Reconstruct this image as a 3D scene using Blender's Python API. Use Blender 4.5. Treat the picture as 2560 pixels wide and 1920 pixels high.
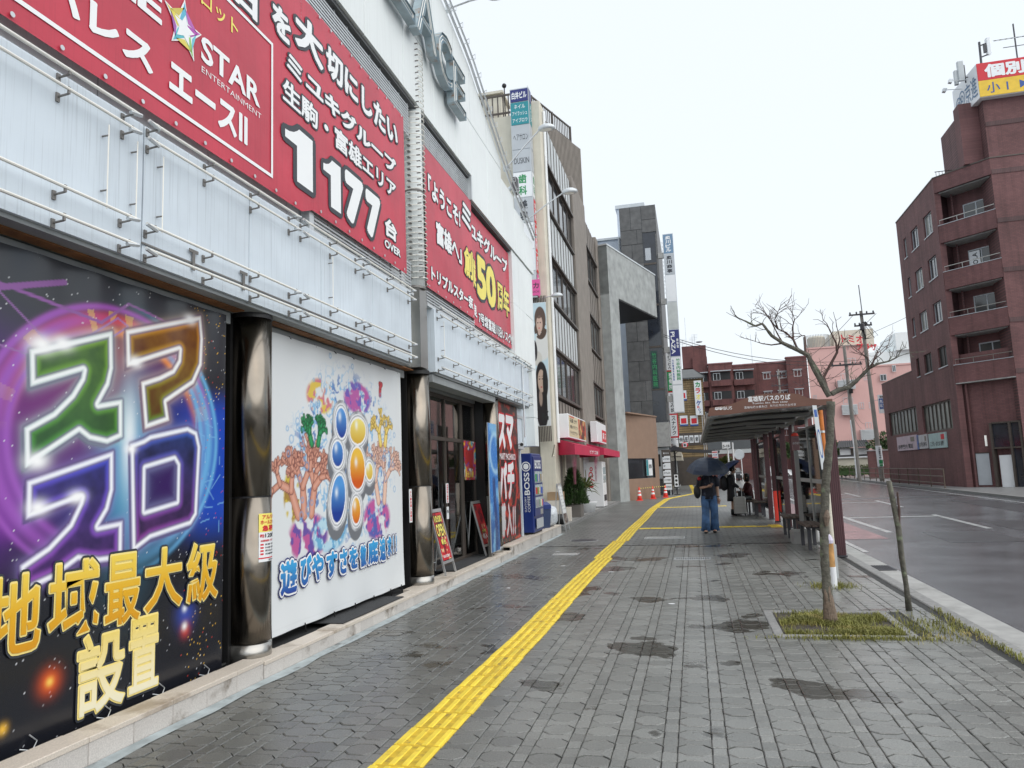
import bpy, math, random
import numpy as np
from mathutils import Vector, Matrix
random.seed(11)
NR = np.random.RandomState(5)
for o in list(bpy.data.objects):
    bpy.data.objects.remove(o)
SC = bpy.context.scene
COL = SC.collection
R = math.radians

# ------------------------------------------------------------------ camera
cd = bpy.data.cameras.new('camera')
cam = bpy.data.objects.new('camera', cd)
COL.objects.link(cam)
cd.sensor_fit = 'HORIZONTAL'; cd.sensor_width = 36.0; cd.lens = 36.0 * 1850 / 2560
cd.clip_start = 0.05; cd.clip_end = 3000
_r, _u, _w = Vector((0.97082, 0.23674, -0.03826)), Vector((0.06593, -0.11007, 0.99173)), Vector((-0.23058, 0.96532, 0.12247))
cam.matrix_world = Matrix(((_r.x, _u.x, -_w.x, 0), (_r.y, _u.y, -_w.y, 0), (_r.z, _u.z, -_w.z, 1.55), (0, 0, 0, 1)))
SC.camera = cam

# ------------------------------------------------------------------ sky, sun, exposure
SUN_EL, SUN_AZ = R(48), R(118)          # overcast: a wide soft sun behind the camera, over the road
world = bpy.data.worlds.new('World'); SC.world = world; world.use_nodes = True
wn, wl = world.node_tree.nodes, world.node_tree.links
wn.clear()
w_out = wn.new('ShaderNodeOutputWorld')
w_sky = wn.new('ShaderNodeTexSky'); w_sky.sky_type = 'NISHITA'; w_sky.sun_disc = False
w_sky.sun_elevation = SUN_EL; w_sky.sun_rotation = SUN_AZ; w_sky.air_density = 1.5; w_sky.dust_density = 3
w_b1 = wn.new('ShaderNodeBackground'); w_b1.inputs[1].default_value = 0.11
w_b2 = wn.new('ShaderNodeBackground'); w_b2.inputs[1].default_value = 1.0
w_mix = wn.new('ShaderNodeMixShader'); w_mix.inputs[0].default_value = 0.90
w_tc = wn.new('ShaderNodeTexCoord')
w_map = wn.new('ShaderNodeMapping'); w_map.inputs['Scale'].default_value = (1.0, 1.0, 1.9)
w_n = wn.new('ShaderNodeTexNoise'); w_n.inputs['Scale'].default_value = 1.7; w_n.inputs['Detail'].default_value = 6
w_n.inputs['Roughness'].default_value = 0.45
w_r = wn.new('ShaderNodeValToRGB')
w_r.color_ramp.elements[0].position = 0.86; w_r.color_ramp.elements[0].color = (0.41, 0.54, 0.69, 1)
w_r.color_ramp.elements[1].position = 1.34; w_r.color_ramp.elements[1].color = (0.68, 0.725, 0.765, 1)
wl.new(w_tc.outputs['Generated'], w_map.inputs[0]); wl.new(w_map.outputs[0], w_n.inputs['Vector'])
w_sx = wn.new('ShaderNodeSeparateXYZ'); wl.new(w_tc.outputs['Generated'], w_sx.inputs[0])   # an overcast sky whitens towards the zenith
w_ma = wn.new('ShaderNodeMath'); w_ma.operation = 'MULTIPLY_ADD'; w_ma.inputs[1].default_value = 1.9; wl.new(w_n.outputs[0], w_ma.inputs[0]); wl.new(w_sx.outputs[2], w_ma.inputs[2])
wl.new(w_ma.outputs[0], w_r.inputs[0]); wl.new(w_r.outputs[0], w_b2.inputs[0])
wl.new(w_sky.outputs[0], w_b1.inputs[0])
wl.new(w_b1.outputs[0], w_mix.inputs[1]); wl.new(w_b2.outputs[0], w_mix.inputs[2]); wl.new(w_mix.outputs[0], w_out.inputs[0])
sd = bpy.data.lights.new('sun', 'SUN'); sd.energy = 1.5; sd.angle = R(90); sd.color = (1.0, 0.97, 0.93)
sun = bpy.data.objects.new('sun', sd); COL.objects.link(sun)
_sd = Vector((math.sin(SUN_AZ) * math.cos(SUN_EL), math.cos(SUN_AZ) * math.cos(SUN_EL), math.sin(SUN_EL)))
sun.rotation_euler = _sd.to_track_quat('Z', 'Y').to_euler()
SC.view_settings.view_transform = 'Standard'
SC.view_settings.look = 'None'
SC.view_settings.exposure = 0.55
SC.view_settings.gamma = 1.0
SC.view_settings.use_curve_mapping = False
SC.render.engine = 'CYCLES'
SC.cycles.max_bounces = 7; SC.cycles.transparent_max_bounces = 12
SC.cycles.use_denoising = True

# ------------------------------------------------------------------ materials
def L(r, g, b):                           # 0-255 sRGB to linear
    f = lambda c: (c / 255 / 12.92) if c / 255 <= 0.04045 else ((c / 255 + 0.055) / 1.055) ** 2.4
    return (f(r), f(g), f(b))
def nodes(name):
    m = bpy.data.materials.new(name); m.use_nodes = True
    nt = m.node_tree; return m, nt, nt.nodes['Principled BSDF'], nt.nodes, nt.links
def M(name, col, rough=.6, metal=0., var=.12, vs=2.5, bump=0., bs=40., streak=0., spec=.5, isl=0., emit=0., dirt=None, dirts=1.2):
    m, nt, p, n, l = nodes(name)
    p.inputs['Roughness'].default_value = rough; p.inputs['Metallic'].default_value = metal
    p.inputs['Specular IOR Level'].default_value = spec
    geo = n.new('ShaderNodeNewGeometry')
    no = n.new('ShaderNodeTexNoise'); no.inputs['Scale'].default_value = vs; no.inputs['Detail'].default_value = 6
    l.new(geo.outputs['Position'], no.inputs['Vector'])
    mr = n.new('ShaderNodeMapRange'); mr.inputs[1].default_value = .3; mr.inputs[2].default_value = .7
    mr.inputs[3].default_value = 1 - var; mr.inputs[4].default_value = 1 + var
    l.new(no.outputs[0], mr.inputs[0])
    fac = mr.outputs[0]
    if isl:
        oi = n.new('ShaderNodeObjectInfo'); ad = n.new('ShaderNodeMath'); ad.operation = 'ADD'
        l.new(oi.outputs['Random'], ad.inputs[0]); l.new(geo.outputs['Random Per Island'], ad.inputs[1])
        fr = n.new('ShaderNodeMath'); fr.operation = 'FRACT'; l.new(ad.outputs[0], fr.inputs[0])
        m2 = n.new('ShaderNodeMapRange'); m2.inputs[3].default_value = 1 - isl; m2.inputs[4].default_value = 1 + isl
        l.new(fr.outputs[0], m2.inputs[0])
        mu = n.new('ShaderNodeMath'); mu.operation = 'MULTIPLY'; l.new(fac, mu.inputs[0]); l.new(m2.outputs[0], mu.inputs[1]); fac = mu.outputs[0]
    if streak:
        mp = n.new('ShaderNodeMapping'); mp.inputs['Scale'].default_value = (34, 34, .55)
        l.new(geo.outputs['Position'], mp.inputs[0])
        n2 = n.new('ShaderNodeTexNoise'); n2.inputs['Scale'].default_value = 2.2; n2.inputs['Detail'].default_value = 5
        l.new(mp.outputs[0], n2.inputs['Vector'])
        m3 = n.new('ShaderNodeMapRange'); m3.inputs[1].default_value = .54; m3.inputs[2].default_value = .74
        m3.inputs[3].default_value = 1; m3.inputs[4].default_value = 1 - streak
        l.new(n2.outputs[0], m3.inputs[0])
        mu = n.new('ShaderNodeMath'); mu.operation = 'MULTIPLY'; l.new(fac, mu.inputs[0]); l.new(m3.outputs[0], mu.inputs[1]); fac = mu.outputs[0]
    vm = n.new('ShaderNodeVectorMath'); vm.operation = 'SCALE'; vm.inputs[0].default_value = col[:3]
    l.new(fac, vm.inputs['Scale'])
    out = vm.outputs[0]
    if dirt:
        n4 = n.new('ShaderNodeTexNoise'); n4.inputs['Scale'].default_value = dirts; n4.inputs['Detail'].default_value = 8
        n4.inputs['Roughness'].default_value = .65
        l.new(geo.outputs['Position'], n4.inputs['Vector'])
        m4 = n.new('ShaderNodeMapRange'); m4.inputs[1].default_value = .55; m4.inputs[2].default_value = .66
        l.new(n4.outputs[0], m4.inputs[0])
        mx = n.new('ShaderNodeMix'); mx.data_type = 'RGBA'
        l.new(m4.outputs[0], mx.inputs[0]); l.new(out, mx.inputs[6]); mx.inputs[7].default_value = (*dirt, 1)
        out = mx.outputs[2]
    l.new(out, p.inputs['Base Color'])
    if emit:
        l.new(out, p.inputs['Emission Color']); p.inputs['Emission Strength'].default_value = emit
    if bump:
        nb = n.new('ShaderNodeTexNoise'); nb.inputs['Scale'].default_value = bs; nb.inputs['Detail'].default_value = 4
        l.new(geo.outputs['Position'], nb.inputs['Vector'])
        b = n.new('ShaderNodeBump'); b.inputs['Strength'].default_value = bump; b.inputs['Distance'].default_value = .02
        l.new(nb.outputs[0], b.inputs['Height']); l.new(b.outputs[0], p.inputs['Normal'])
    return m
def brick_mat(name, c1, c2, mortar, u, bw, bh, rough=.75, ms=.09, vary=.18):
    m, nt, p, n, l = nodes(name)
    geo = n.new('ShaderNodeNewGeometry')
    d1 = n.new('ShaderNodeVectorMath'); d1.operation = 'DOT_PRODUCT'; d1.inputs[1].default_value = u
    l.new(geo.outputs['Position'], d1.inputs[0])
    sx = n.new('ShaderNodeSeparateXYZ'); l.new(geo.outputs['Position'], sx.inputs[0])
    cx = n.new('ShaderNodeCombineXYZ'); l.new(d1.outputs['Value'], cx.inputs[0]); l.new(sx.outputs[2], cx.inputs[1])
    bt = n.new('ShaderNodeTexBrick'); bt.inputs['Scale'].default_value = 1
    bt.inputs['Brick Width'].default_value = bw; bt.inputs['Row Height'].default_value = bh
    bt.inputs['Mortar Size'].default_value = bh * ms; bt.inputs['Mortar Smooth'].default_value = .2
    bt.inputs['Color1'].default_value = (*c1, 1); bt.inputs['Color2'].default_value = (*c2, 1); bt.inputs['Mortar'].default_value = (*mortar, 1)
    l.new(cx.outputs[0], bt.inputs['Vector'])
    no = n.new('ShaderNodeTexNoise'); no.inputs['Scale'].default_value = .7; no.inputs['Detail'].default_value = 7
    l.new(geo.outputs['Position'], no.inputs['Vector'])
    mr = n.new('ShaderNodeMapRange'); mr.inputs[1].default_value = .3; mr.inputs[2].default_value = .7
    mr.inputs[3].default_value = 1 - vary; mr.inputs[4].default_value = 1 + vary
    l.new(no.outputs[0], mr.inputs[0])
    mp = n.new('ShaderNodeMapping'); mp.inputs['Scale'].default_value = (2.2, 2.2, .12); l.new(geo.outputs['Position'], mp.inputs[0])
    n2 = n.new('ShaderNodeTexNoise'); n2.inputs['Scale'].default_value = 1.6; n2.inputs['Detail'].default_value = 6; l.new(mp.outputs[0], n2.inputs['Vector'])
    m2 = n.new('ShaderNodeMapRange'); m2.inputs[1].default_value = .48; m2.inputs[2].default_value = .70; m2.inputs[3].default_value = 1.0; m2.inputs[4].default_value = .72; l.new(n2.outputs[0], m2.inputs[0])
    mm = n.new('ShaderNodeMath'); mm.operation = 'MULTIPLY'; l.new(mr.outputs[0], mm.inputs[0]); l.new(m2.outputs[0], mm.inputs[1])
    vm = n.new('ShaderNodeVectorMath'); vm.operation = 'SCALE'
    l.new(bt.outputs['Color'], vm.inputs[0]); l.new(mm.outputs[0], vm.inputs['Scale']); l.new(vm.outputs[0], p.inputs['Base Color'])
    p.inputs['Roughness'].default_value = rough
    b = n.new('ShaderNodeBump'); b.inputs['Strength'].default_value = .5; b.inputs['Distance'].default_value = .01; b.invert = True
    l.new(bt.outputs['Fac'], b.inputs['Height']); l.new(b.outputs[0], p.inputs['Normal'])
    return m
def print_mat(name, rough=.42):             # a printed sheet: the ink colours are a colour attribute of the sheet
    m, nt, p, n, l = nodes(name)
    a = n.new('ShaderNodeAttribute'); a.attribute_name = 'ink'
    l.new(a.outputs['Color'], p.inputs['Base Color']); p.inputs['Roughness'].default_value = rough
    return m
def glass_mat(name, tint=(.9, .95, .95), refl=.12):
    m, nt, p, n, l = nodes(name)
    tr = n.new('ShaderNodeBsdfTransparent'); tr.inputs[0].default_value = (*tint, 1)
    gl = n.new('ShaderNodeBsdfGlossy'); gl.inputs['Roughness'].default_value = .03
    fr = n.new('ShaderNodeFresnel'); fr.inputs[0].default_value = 1.5
    ad = n.new('ShaderNodeMath'); ad.operation = 'ADD'; ad.inputs[1].default_value = refl; ad.use_clamp = True
    l.new(fr.outputs[0], ad.inputs[0])
    mx = n.new('ShaderNodeMixShader'); l.new(ad.outputs[0], mx.inputs[0]); l.new(tr.outputs[0], mx.inputs[1]); l.new(gl.outputs[0], mx.inputs[2])
    l.new(mx.outputs[0], n['Material Output'].inputs[0])
    return m
def grad_mat(name, c_lo, c_hi, z0, z1, rough=.4, mid=None):    # printed vertical colour run of a sign or lettering
    m, nt, p, n, l = nodes(name)
    geo = n.new('ShaderNodeNewGeometry'); sx = n.new('ShaderNodeSeparateXYZ'); l.new(geo.outputs['Position'], sx.inputs[0])
    mr = n.new('ShaderNodeMapRange'); mr.inputs[1].default_value = z0; mr.inputs[2].default_value = z1
    l.new(sx.outputs[2], mr.inputs[0])
    cr = n.new('ShaderNodeValToRGB'); cr.color_ramp.elements[0].color = (*c_lo, 1); cr.color_ramp.elements[1].color = (*c_hi, 1)
    if mid:
        e = cr.color_ramp.elements.new(.5); e.color = (*mid, 1)
    l.new(mr.outputs[0], cr.inputs[0]); l.new(cr.outputs[0], p.inputs['Base Color']); p.inputs['Roughness'].default_value = rough
    return m

# ------------------------------------------------------------------ mesh helpers
X, Y, Z = Vector((1, 0, 0)), Vector((0, 1, 0)), Vector((0, 0, 1))
class MB:
    def __init__(s): s.v = []; s.f = []
    def add(s, vs, fs):
        k = len(s.v); s.v += [tuple(a) for a in vs]; s.f += [tuple(i + k for i in f) for f in fs]; return s
    def box(s, x0, x1, y0, y1, z0, z1):
        return s.add([(x0, y0, z0), (x1, y0, z0), (x1, y1, z0), (x0, y1, z0), (x0, y0, z1), (x1, y0, z1), (x1, y1, z1), (x0, y1, z1)],
                     [(0, 3, 2, 1), (4, 5, 6, 7), (0, 1, 5, 4), (1, 2, 6, 5), (2, 3, 7, 6), (3, 0, 4, 7)])
    def ub(s, O, u, v, a, b, c):            # box in a wall's own frame: a along u, b along v, c out of the wall
        n = u.cross(v); O = Vector(O)
        vs = [O + u * i + v * j + n * k for k in c for (i, j) in ((a[0], b[0]), (a[1], b[0]), (a[1], b[1]), (a[0], b[1]))]
        return s.add(vs, [(0, 3, 2, 1), (4, 5, 6, 7), (0, 1, 5, 4), (1, 2, 6, 5), (2, 3, 7, 6), (3, 0, 4, 7)])
    def bev(s, x0, x1, y0, y1, z0, z1, c=.01):   # box with chamfered vertical and top edges
        lo = [(x0 + c, y0), (x1 - c, y0), (x1, y0 + c), (x1, y1 - c), (x1 - c, y1), (x0 + c, y1), (x0, y1 - c), (x0, y0 + c)]
        cx, cy = (x0 + x1) / 2, (y0 + y1) / 2
        ti = [(cx + (a - cx) * (1 - 2 * c / (x1 - x0)), cy + (b - cy) * (1 - 2 * c / (y1 - y0))) for a, b in lo]
        vs = [(a, b, z0) for a, b in lo] + [(a, b, z1 - c) for a, b in lo] + [(a, b, z1) for a, b in ti]
        fs = [tuple(range(7, -1, -1)), tuple(range(16, 24))]
        for i in range(8):
            j = (i + 1) % 8; fs += [(i, j, j + 8, i + 8), (i + 8, j + 8, j + 16, i + 16)]
        return s.add(vs, fs)
    def quad(s, *p): return s.add(p, [tuple(range(len(p)))])
    def prism(s, pts, d):
        n = len(pts); d = Vector(d); pts = [Vector(p) for p in pts]
        return s.add(pts + [p + d for p in pts], [tuple(range(n - 1, -1, -1)), tuple(range(n, 2 * n))] + [(i, (i + 1) % n, (i + 1) % n + n, i + n) for i in range(n)])
    def tube(s, pts, r, n=8, cap=True, closed=False):
        pts = [Vector(p) for p in pts]; m = len(pts); rr = r if isinstance(r, (list, tuple)) else [r] * m
        k = len(s.v); ref = None
        for i, p in enumerate(pts):
            t = (pts[min(i + 1, m - 1)] - pts[max(i - 1, 0)])
            t = t.normalized() if t.length > 1e-9 else Z
            if ref is None: ref = X if abs(t.x) < .9 else Y
            a = (ref - t * ref.dot(t)); a = a.normalized() if a.length > 1e-6 else t.orthogonal().normalized()
            ref = a; b = t.cross(a)
            for j in range(n):
                q = 2 * math.pi * j / n; s.v.append(tuple(p + (a * math.cos(q) + b * math.sin(q)) * rr[i]))
        for i in range(m - 1):
            for j in range(n):
                s.f.append((k + i * n + j, k + i * n + (j + 1) % n, k + (i + 1) * n + (j + 1) % n, k + (i + 1) * n + j))
        if cap:
            s.f.append(tuple(k + j for j in range(n - 1, -1, -1))); s.f.append(tuple(k + (m - 1) * n + j for j in range(n)))
        return s
    def cyl(s, x, y, z0, z1, r, n=24, r1=None): return s.tube([(x, y, z0), (x, y, z1)], [r, r if r1 is None else r1], n)
    def lathe(s, c, prof, n=16, sx=1, sy=1):
        k = len(s.v); c = Vector(c)
        for r, z in prof:
            for j in range(n):
                q = 2 * math.pi * j / n; s.v.append((c.x + r * math.cos(q) * sx, c.y + r * math.sin(q) * sy, c.z + z))
        for i in range(len(prof) - 1):
            for j in range(n): s.f.append((k + i * n + j, k + i * n + (j + 1) % n, k + (i + 1) * n + (j + 1) % n, k + (i + 1) * n + j))
        s.f.append(tuple(k + j for j in range(n - 1, -1, -1))); s.f.append(tuple(k + (len(prof) - 1) * n + j for j in range(n)))
        return s
    def ball(s, c, r, n=12, m=8, sx=1, sy=1, sz=1):
        return s.lathe(c, [(max(1e-4, r * math.sin(math.pi * i / m)), -r * math.cos(math.pi * i / m) * sz) for i in range(m + 1)], n, sx, sy)
    def mesh(s, name):
        me = bpy.data.meshes.new(name); me.from_pydata(s.v, [], s.f); me.update(); return me
    def build(s, name, mat, parent=None, smooth=False, **kw):
        me = s.mesh(name); me.materials.append(mat)
        if smooth: me.shade_smooth() if hasattr(me, 'shade_smooth') else None
        return put(name, me, parent, **kw)
def put(name, me, parent=None, **kw):
    o = bpy.data.objects.new(name, me); COL.objects.link(o)
    if parent is not None:
        o.parent = parent
        if parent.type == 'EMPTY' or parent.parent is None: o.matrix_parent_inverse = Matrix.Translation(-Vector(parent.location))
    for k, v in kw.items(): o[k] = v
    return o
def tag(o, label, cat, group=None):
    o['label'] = label; o['category'] = cat
    if group: o['group'] = group
    return o
def thing(name, label, cat, loc=(0, 0, 0), group=None):
    o = bpy.data.objects.new(name, None); COL.objects.link(o); o.location = loc; o.empty_display_size = .1
    return tag(o, label, cat, group)
def struct(name, loc=(0, 0, 0)):
    o = bpy.data.objects.new(name, None); COL.objects.link(o); o.location = loc; o['kind'] = 'structure'; o.empty_display_size = .1
    return o
def dup(o, parent=None):
    c = o.copy(); COL.objects.link(c)
    if parent is not None: c.parent = parent
    for ch in [q for q in o.children]: dup(ch, c)
    return c

# ------------------------------------------------------------------ lettering: flat print as thin meshes a few mm proud of its sheet
_gl = {}
def glyph(s, off):
    if (s, off) in _gl: return _gl[(s, off)]
    c = bpy.data.curves.new('t', 'FONT'); c.body = s; c.resolution_u = 3; c.offset = off
    o = bpy.data.objects.new('t', c)
    me = bpy.data.meshes.new_from_object(o)
    v = np.array([q.co[:2] for q in me.vertices]).reshape(-1, 2); f = [tuple(p.vertices) for p in me.polygons]
    bpy.data.objects.remove(o); bpy.data.curves.remove(c); bpy.data.meshes.remove(me)
    _gl[(s, off)] = (v, f); return v, f
ONE = [(0, .66), (0, .80), (.14, .82), (.28, .87), (.40, .95), (.45, 1.0), (.92, 1.0), (.92, 0), (.38, 0), (.38, .66)]
def text(s, O, u, v, w, h, mat, parent, name='lettering', off=.02, eps=.003, shear=0., outline=None, bend=None, slant=0., **kw):
    """s fills the w x h rectangle whose lower left corner is O; off = stroke fattening in ems; outline = (material, fattening)."""
    O = Vector(O); n = u.cross(v); base = min(off, .014)
    if s == '1' and h > .3: vi = np.array(ONE) * (.62, .74); fi = [(0, 1, 2, 3), (0, 3, 4, 5, 9), (5, 6, 7, 8, 9)]; off = base
    else: vi, fi = glyph(s, base)
    r = max(0., off - base); lo, hi = vi.min(0) - r, vi.max(0) + r; sz = hi - lo; out = None
    def layer(rad, e, mt, nm):
        b = MB(); st = [(0., 0.)]
        if rad > .004:
            k = 8 if rad < .05 else 12
            st += [(rad * math.cos(2 * math.pi * i / k), rad * math.sin(2 * math.pi * i / k)) for i in range(k)]
            if rad > .075: st += [(rad * .5 * math.cos(2 * math.pi * i / 8 + .3), rad * .5 * math.sin(2 * math.pi * i / 8 + .3)) for i in range(8)]
        for q_, (dx, dy) in enumerate(st):
            P = []; ee = e + q_ * .00006
            for a, c in (vi + (dx, dy) - lo) / sz:
                if bend: P.append(bend(a * w, c * h, ee))
                else: P.append(O + u * (a * w + (c - .5) * h * slant) + v * (c * h + (a - .5) * w * shear) + n * ee)
            b.add(P, fi)
        return b.build(nm, mt, parent, **kw)
    if outline: layer(r + outline[1], eps, outline[0], 'lettering_outline')
    return layer(r, eps + (.0022 if outline else 0), mat, name)
def vtext(s, O, u, v, w, h, mat, parent, gap=.12, **kw):    # upright characters stacked downwards; O lower left
    k = len(s); ch = h / k
    for i, c in enumerate(s):
        text(c, Vector(O) + v * (h - (i + 1) * ch + ch * gap / 2), u, v, w, ch * (1 - gap), mat, parent, **kw)

def sheet(name, O, u, v, w, h, nu, nv, ink, mat, parent=None, wave=None, **kw):
    """printed sheet: grid with the ink colour of every vertex; ink(U,V) takes metre arrays and returns (n,3) linear colours"""
    O = Vector(O); n = u.cross(v)
    U, V = np.meshgrid(np.linspace(0, w, nu), np.linspace(0, h, nv)); U = U.ravel(); V = V.ravel()
    D = wave(U, V) if wave else np.zeros_like(U)
    P = np.array(O)[None] + U[:, None] * np.array(u)[None] + V[:, None] * np.array(v)[None] + D[:, None] * np.array(n)[None]
    I = np.arange(nu * nv).reshape(nv, nu)
    F = np.stack([I[:-1, :-1], I[:-1, 1:], I[1:, 1:], I[1:, :-1]], -1).reshape(-1, 4)
    me = bpy.data.meshes.new(name); me.from_pydata(P.tolist(), [], F.tolist()); me.update()
    C = np.ones((nu * nv, 4), np.float32); C[:, :3] = np.clip(ink(U, V), 0, 1)
    at = me.color_attributes.new('ink', 'FLOAT_COLOR', 'POINT'); at.data.foreach_set('color', C.ravel())
    me.materials.append(mat); me.shade_smooth()
    return put(name, me, parent, **kw)
def sdf(U, V, poly):                        # signed distance to a polygon, negative inside
    p = np.array(poly, float); q = np.roll(p, -1, 0); d = np.full(U.shape, 1e9); ins = np.zeros(U.shape, bool)
    for (ax, ay), (bx, by) in zip(p, q):
        ex, ey = bx - ax, by - ay; t = np.clip(((U - ax) * ex + (V - ay) * ey) / (ex * ex + ey * ey + 1e-12), 0, 1)
        d = np.minimum(d, np.hypot(U - ax - t * ex, V - ay - t * ey))
        c = ((ay > V) != (by > V)) & (U < (bx - ax) * (V - ay) / (by - ay + 1e-15) + ax); ins ^= c
    return np.where(ins, -d, d)
def seg(U, V, a, b):
    ex, ey = b[0] - a[0], b[1] - a[1]; t = np.clip(((U - a[0]) * ex + (V - a[1]) * ey) / (ex * ex + ey * ey + 1e-12), 0, 1)
    return np.hypot(U - a[0] - t * ex, V - a[1] - t * ey)
def ss(x, a, b): t = np.clip((x - a) / (b - a), 0, 1); return t * t * (3 - 2 * t)
def vnoise(U, V, s, seed=0):
    r = np.random.RandomState(seed); g = r.rand(64, 64); a = U * s; b = V * s
    i = np.floor(a).astype(int); j = np.floor(b).astype(int); fa = a - i; fb = b - j; fa = fa * fa * (3 - 2 * fa); fb = fb * fb * (3 - 2 * fb)
    G = lambda x, y: g[x % 64, y % 64]
    return (G(i, j) * (1 - fa) + G(i + 1, j) * fa) * (1 - fb) + (G(i, j + 1) * (1 - fa) + G(i + 1, j + 1) * fa) * fb
def fbm(U, V, s, seed=0): return (vnoise(U, V, s, seed) + .5 * vnoise(U, V, s * 2.1, seed + 1) + .25 * vnoise(U, V, s * 4.3, seed + 2)) / 1.75
def over(C, col, a): return C * (1 - a[:, None]) + np.array(col)[None] * a[:, None]
def window(parent, O, u, v, w, h, fm, gm, nx=2, ny=1, fw=.05, d=.06, glass_back=.03, name='window', label=None):
    """framed window: frame part (proud d/2, in a recess) with one glass pane sub-part per light"""
    b = MB()
    b.ub(O, u, v, (0, w), (0, fw), (-d, .015)); b.ub(O, u, v, (0, w), (h - fw, h), (-d, .015))
    for i in range(nx + 1):
        a = i * (w - fw) / nx; b.ub(O, u, v, (a, a + fw), (fw, h - fw), (-d, .013))
    for j in range(1, ny):
        a = j * h / ny; b.ub(O, u, v, (fw, w - fw), (a - fw / 2, a + fw / 2), (-d, .011))
    f = b.build(name, fm, parent)
    for i in range(nx):
        a = i * (w - fw) / nx
        for j in range(ny):
            c0 = fw if j == 0 else j * h / ny + fw / 2; c1 = h - fw if j == ny - 1 else (j + 1) * h / ny - fw / 2
            MB().ub(O, u, v, (a + fw, a + (w - fw) / nx), (c0, c1), (-glass_back - .01, -glass_back)).build('pane', gm, f)
    return f

# ------------------------------------------------------------------ palette
m_white = M('white_panel', (.61, .68, .745), .42, var=.08, vs=1.6, streak=.22, spec=.4)
m_white2 = M('white_upper_panel', (.76, .80, .80), .45, var=.05, vs=.8, streak=.14)
m_trim = M('pale_metal', (.55, .58, .60), .35, .3, var=.08)
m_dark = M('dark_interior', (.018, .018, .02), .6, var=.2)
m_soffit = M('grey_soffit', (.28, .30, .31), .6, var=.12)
m_rust = M('rusty_timber_strip', (.20, .085, .03), .8, var=.35, vs=6)
m_chrome = M('dark_chrome', (.22, .195, .165), .20, 1.0, var=.18, vs=3, bump=.015, bs=3)
m_steel = M('brushed_steel', (.36, .35, .33), .28, .9, var=.1)
m_lightsteel = M('light_steel', (.62, .64, .65), .3, .7, var=.1)
m_tube = M('white_tube', (.80, .79, .74), .3, var=.06)
m_brk = M('tube_bracket', (.22, .21, .20), .5, .4)
m_red = M('red_banner_cloth', (.50, .035, .065), .38, var=.14, vs=1.5, bump=.4, bs=2.5, streak=.12)
m_ink_w = M('white_ink', (.84, .86, .87), .5, var=.02)
m_ink_k = M('dark_ink', (.035, .04, .05), .5, var=.05)
m_ink_y = M('yellow_ink', (.86, .74, .16), .5, var=.04)
m_ink_r = M('red_ink', (.62, .02, .035), .5, var=.04)
m_ink_b = M('blue_ink', (.03, .09, .32), .5, var=.04)
m_ink_g = M('green_ink', (.03, .28, .10), .5, var=.04)
m_black = M('black_matte', (.012, .012, .013), .5, var=.2)
m_rubber = M('rubber_mat', (.03, .031, .033), .8, var=.2, bump=.3, bs=160)
m_granite = M('pale_granite', (.50, .47, .44), .55, var=.16, vs=120, isl=.09, dirt=(.20, .17, .14), dirts=2.3, bump=.08, bs=200)
m_gran_top = M('granite_tread', (.56, .50, .43), .5, var=.14, vs=110, isl=.06, dirt=(.33, .27, .21), dirts=1.5)
m_concrete = M('concrete', (.33, .33, .32), .75, var=.15, vs=5, bump=.15, bs=60, dirt=(.22, .22, .21))
m_apron = M('painted_concrete_apron', (.36, .41, .42), .6, var=.25, vs=6, bump=.2, bs=30, dirt=(.14, .15, .15), dirts=3)
m_print = print_mat('print', .38)
m_printg = print_mat('print_gloss', .2)
m_glass = glass_mat('shop_glass', (.75, .8, .78), .10)
m_clear = glass_mat('clear_glass', (.86, .9, .9), .06)
m_wing = M('window_glass', (.03, .035, .04), .06, var=.3, vs=.6, spec=.9)
m_wincurtain = M('window_with_curtain', (.20, .21, .19), .25, var=.25, vs=1.5, spec=.6)
m_bronze = M('bronze_frame', (.09, .075, .065), .45, .3, var=.12)
m_brown = M('brown_panel', (.20, .175, .15), .55, var=.10, streak=.18)
m_brown2 = M('taupe_concrete', (.23, .205, .18), .7, var=.12, streak=.22)
m_cream = M('cream_render', (.62, .585, .49), .8, var=.07, streak=.16, bump=.35, bs=45)
m_greypanel = M('silver_spandrel', (.50, .53, .54), .4, var=.06, streak=.1)
m_grey = M('grey_render', (.34, .36, .355), .75, var=.22, vs=2.2, streak=.12)
m_stone = M('dark_stone_cladding', (.115, .115, .115), .55, var=.25, vs=3, isl=.18, streak=.15)
m_darkglass = M('dark_curtain_wall', (.02, .024, .034), .1, var=.3, spec=.8)
m_blue = M('pale_blue_render', (.52, .58, .66), .7, var=.06, streak=.2)
m_tan = M('tan_wall', (.27, .18, .13), .7, var=.06)
m_signw = M('sign_white', (.78, .80, .82), .35, var=.03)
m_signg = M('sign_grey', (.45, .48, .51), .35, var=.05)
m_navy = M('sign_navy', (.022, .03, .17), .35, var=.05)
m_teal = M('sign_teal', (.02, .25, .29), .35, var=.05)
m_pink = M('sign_pink', (.72, .10, .33), .4, var=.04)
m_awn = M('crimson_awning', (.50, .018, .07), .6, var=.08, bump=.1)
m_vmblue = M('vending_blue', (.012, .03, .165), .3, var=.06)
m_vmwhite = M('vending_white', (.78, .79, .80), .3, var=.04)
m_orange = M('cone_orange', (.78, .055, .035), .45, var=.06)
m_yellow = M('tactile_yellow_bar', (.76, .58, .05), .5, var=.12, vs=9, isl=.10, dirt=(.55, .38, .03), dirts=4.5)
m_yplate = M('tactile_yellow_worn_shaded', (.56, .38, .022), .6, var=.25, vs=14, isl=.10, dirt=(.24, .17, .04), dirts=8)  # plate darker than the bars: groove shade painted in, along with dirt
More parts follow.
